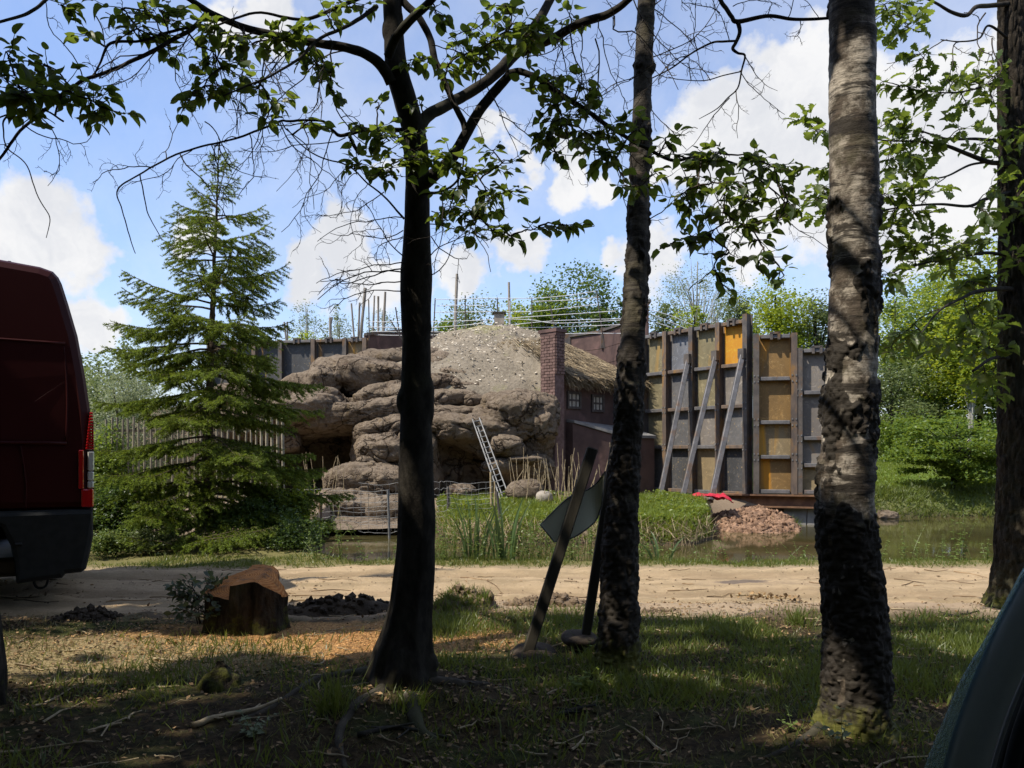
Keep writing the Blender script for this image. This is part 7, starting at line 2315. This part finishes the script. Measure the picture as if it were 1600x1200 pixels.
vb = lambda px, d=8.15: np.array([P(px, 0, d)[0], d, H(P(px, 0, d)[0], d)])
for (px, d, h, ns, npair, ls, lab) in [(500, 8.1, .55, 4, 8, .05, 'tall leafy weed at the water edge left of the beech, nearest the dark shrub'), (535, 8.15, .62, 4, 9, .05, 'tallest leafy weed at the water edge left of the beech trunk'), (572, 8.2, .5, 3, 8, .05, 'leafy weed at the water edge close beside the beech trunk on its left'),
                                   (1120, 8.15, .32, 4, 6, .045, 'leafy weed at the water edge below the rubble heap'), (1137, 8.2, .5, 2, 9, .045, 'single tall leafy weed stem below the rubble heap'), (1215, 8.2, .28, 3, 5, .05, 'low leafy weed before the brown water left of the thick birch'), (1250, 8.15, .24, 3, 5, .04, 'small leafy weed closest to the thick birch on its left'),
                                   (1375, 8.2, .42, 2, 7, .05, 'leafy weed at the water edge just right of the thick birch'), (1418, 8.15, .40, 3, 7, .05, 'two stemmed leafy weed before the green water'), (1450, 8.2, .3, 3, 6, .045, 'low bushy weed in the middle of the right water edge'), (1500, 8.1, .62, 5, 10, .05, 'tallest bushy weed at the right water edge near the oak'), (1475, 8.15, .36, 4, 7, .045, 'mid high bushy weed left of the tallest one at the right water edge'), (1543, 8.1, .26, 5, 5, .06, 'round low weed at the water edge beside the oak trunk')]:
    leafy_plant('bank_weed', lab, 'weed', vb(px, d), h, ns, npair, ls, 'nettle_leaf', 'leafy weeds along the water edge')
# dense weeds between the beech and the slim birch that read as one mass
sm_, lp_, la_ = MB(), [], []
for i in range(430):
    if i < 300: x0 = R.uniform(-.95, 1.5)
    elif i < 380: x0 = R.uniform(-2.2, 4.6)
    else: x0 = R.uniform(1.2, 2.4)
    y0 = R.uniform(7.95, 8.5); b = np.array([x0, y0, H(x0, y0)])
    h = R.uniform(.15, .62) * (1 if x0 < .9 else .62)
    if i >= 300: h *= .6
    t = np.linspace(0, 1, 5)[:, None]
    p = b + t * np.array([0, 0, h]) + t ** 2 * R.normal(size=3) * np.array([.08, .06, 0])
    tube(sm_, p, np.linspace(.003, .001, 5), 3)
    m_ = int(h / .026)
    f = R.uniform(.15, 1, m_)[:, None]
    lp_.append(b + f * (p[-1] - b)); la_.append(randdir(m_) * np.array([1, 1, .4]))
lp_, la_ = np.concatenate(lp_), np.concatenate(la_)
scatter(sm_, QLV * np.array([.8, 1, 1]) + np.array([0, .5, 0]), CLF, rot_frames(la_, np.array([0, 0, 1.0]) + .4 * R.normal(size=(len(lp_), 3))), lp_, R.uniform(.018, .045, len(lp_)))
tag(obj('bank_weeds', sm_, MT['nettle_leaf']), kind='stuff')
# dry reeds standing at the island shore
mb = MB()
for i in range(420):
    x0 = R.uniform(-1.2, 3.3); y0 = float(shore_far(np.array([x0]), np.array([12.]))[0]) + R.uniform(-.15, .15)
    h = R.uniform(.15, .5)
    b = np.array([x0, y0, WATER - .05])
    tube(mb, [b, b + np.array([R.normal() * .04, R.normal() * .04, h * .6]), b + np.array([R.normal() * .12, R.normal() * .1, h])], [.006, .005, .003], 3)
tag(obj('dry_reeds', mb, MT['dead_stem']), kind='stuff')
mb = MB()
for i in range(70):
    px = R.choice([R.uniform(800, 965), R.uniform(470, 540)], p=[.75, .25]); b = P(px, 790, R.uniform(14.3, 15.2)); b[2] = 0.1 if px > 700 else -.1
    h = R.uniform(.5, 1.2)
    e = b + np.array([R.normal() * .12, R.normal() * .1, h])
    tube(mb, smooth_path([b, (b + e) / 2 + R.normal(size=3) * .03, e], 6), np.linspace(.007, .004, 6), 4)
tag(obj('dry_stalks', mb, MT['dead_stem']), kind='stuff')


def iris(label, px, d, n, h):
    b = vb(px, d)
    root = thing('iris_clump', b, label, 'plant', 'iris clumps at the water edge')
    for i in range(n):
        mb = MB()
        o = np.array([R.normal() * .06, R.normal() * .04, 0]); hh = h * R.uniform(.6, 1.05)
        t = np.linspace(0, 1, 6)
        lean = o * 1.6 + R.normal(size=3) * np.array([.05, .05, 0])
        c = b + o + np.stack([lean[0] * t ** 2, lean[1] * t ** 2, hh * t - .05 * t ** 3], 1)
        w = .014 * np.array([.8, 1, 1, .85, .55, .02])
        sd = unit(np.array([R.normal(), R.normal() * .4, 0]))
        v = np.concatenate([c - sd * w[:, None], c + np.array([0, .003, 0]), c + sd * w[:, None]])
        j = np.arange(5)
        mb.add(v, np.vstack([np.stack([j, j + 1, j + 7, j + 6], 1), np.stack([j + 6, j + 7, j + 13, j + 12], 1)]))
        obj('blade', mb, MT['reed_leaf'], root)


iris('clump of tall grey green iris blades left of the leaning fence post', 742, 8.2, 15, .78)
iris('second clump of tall iris blades right behind the leaning fence post', 786, 8.15, 13, .74)
iris('short clump of a few iris blades right of the slim birch', 1035, 8.1, 5, .34)


def tuft(label, px, d, n, h, mt, name='grass_tuft'):
    c = P(px, 0, d); b = np.array([c[0], d, H(c[0], d)])
    root = thing(name, b, label, 'grass')
    mb = MB()
    x = b[0] + R.normal(size=n) * .035; y = b[1] + R.normal(size=n) * .03
    blades(mb, x, y, np.full(n, b[2]), h * R.uniform(.5, 1.1, n), .006 * R.uniform(.7, 1.3, n), .45)
    obj('blades', mb, MT[mt], root, kind='stuff')


tuft('upright green grass tuft on the sandy track edge left of the thick birch', 1250, 5.05, 90, .16, 'grass')
tuft('long bladed grass tuft in deep shade at the lower centre left', 522, 3.2, 90, .22, 'grass')
tuft('small grass tuft in the sun patch in front of the beech roots', 640, 3.25, 60, .11, 'grass_lush')
for (px, py, h, ns, npair, ls, mt, lab) in [(908, 1085, .09, 7, 4, .045, 'grass_lush', 'small sunlit bright green plant at the foot of the slim birch'), (1318, 1150, .13, 3, 3, .04, 'tree_leaf_pale', 'pale green seedling growing from the mossy foot of the thick birch'), (1265, 1130, .16, 3, 5, .025, 'nettle_leaf', 'thin leafy seedling left of the thick birch foot'),
                                       (1240, 1165, .07, 3, 3, .03, 'nettle_leaf', 'tiny seedling in the moss at the lower right'), (392, 1165, .08, 6, 4, .035, 'tree_leaf_pale', 'pale grey leaved plant in shade near the bottom left of the beech'), (920, 1030, .14, 3, 5, .025, 'tree_leaf_dark', 'dark leafy shoot between the sign post and the slim birch')]:
    q = P(px, py, 1.1 * 1250 / (py - 705) if px != 1318 else 2.8); q[2] = H(q[0], q[1]) if px != 1318 else 0.08
    leafy_plant('seedling', lab, 'plant', q, h, ns, npair, ls, mt, None, .035, .0015)

print('objects', len(bpy.data.objects), 'tris ~', sum(len(o.data.polygons) for o in bpy.data.objects if o.type == 'MESH'))
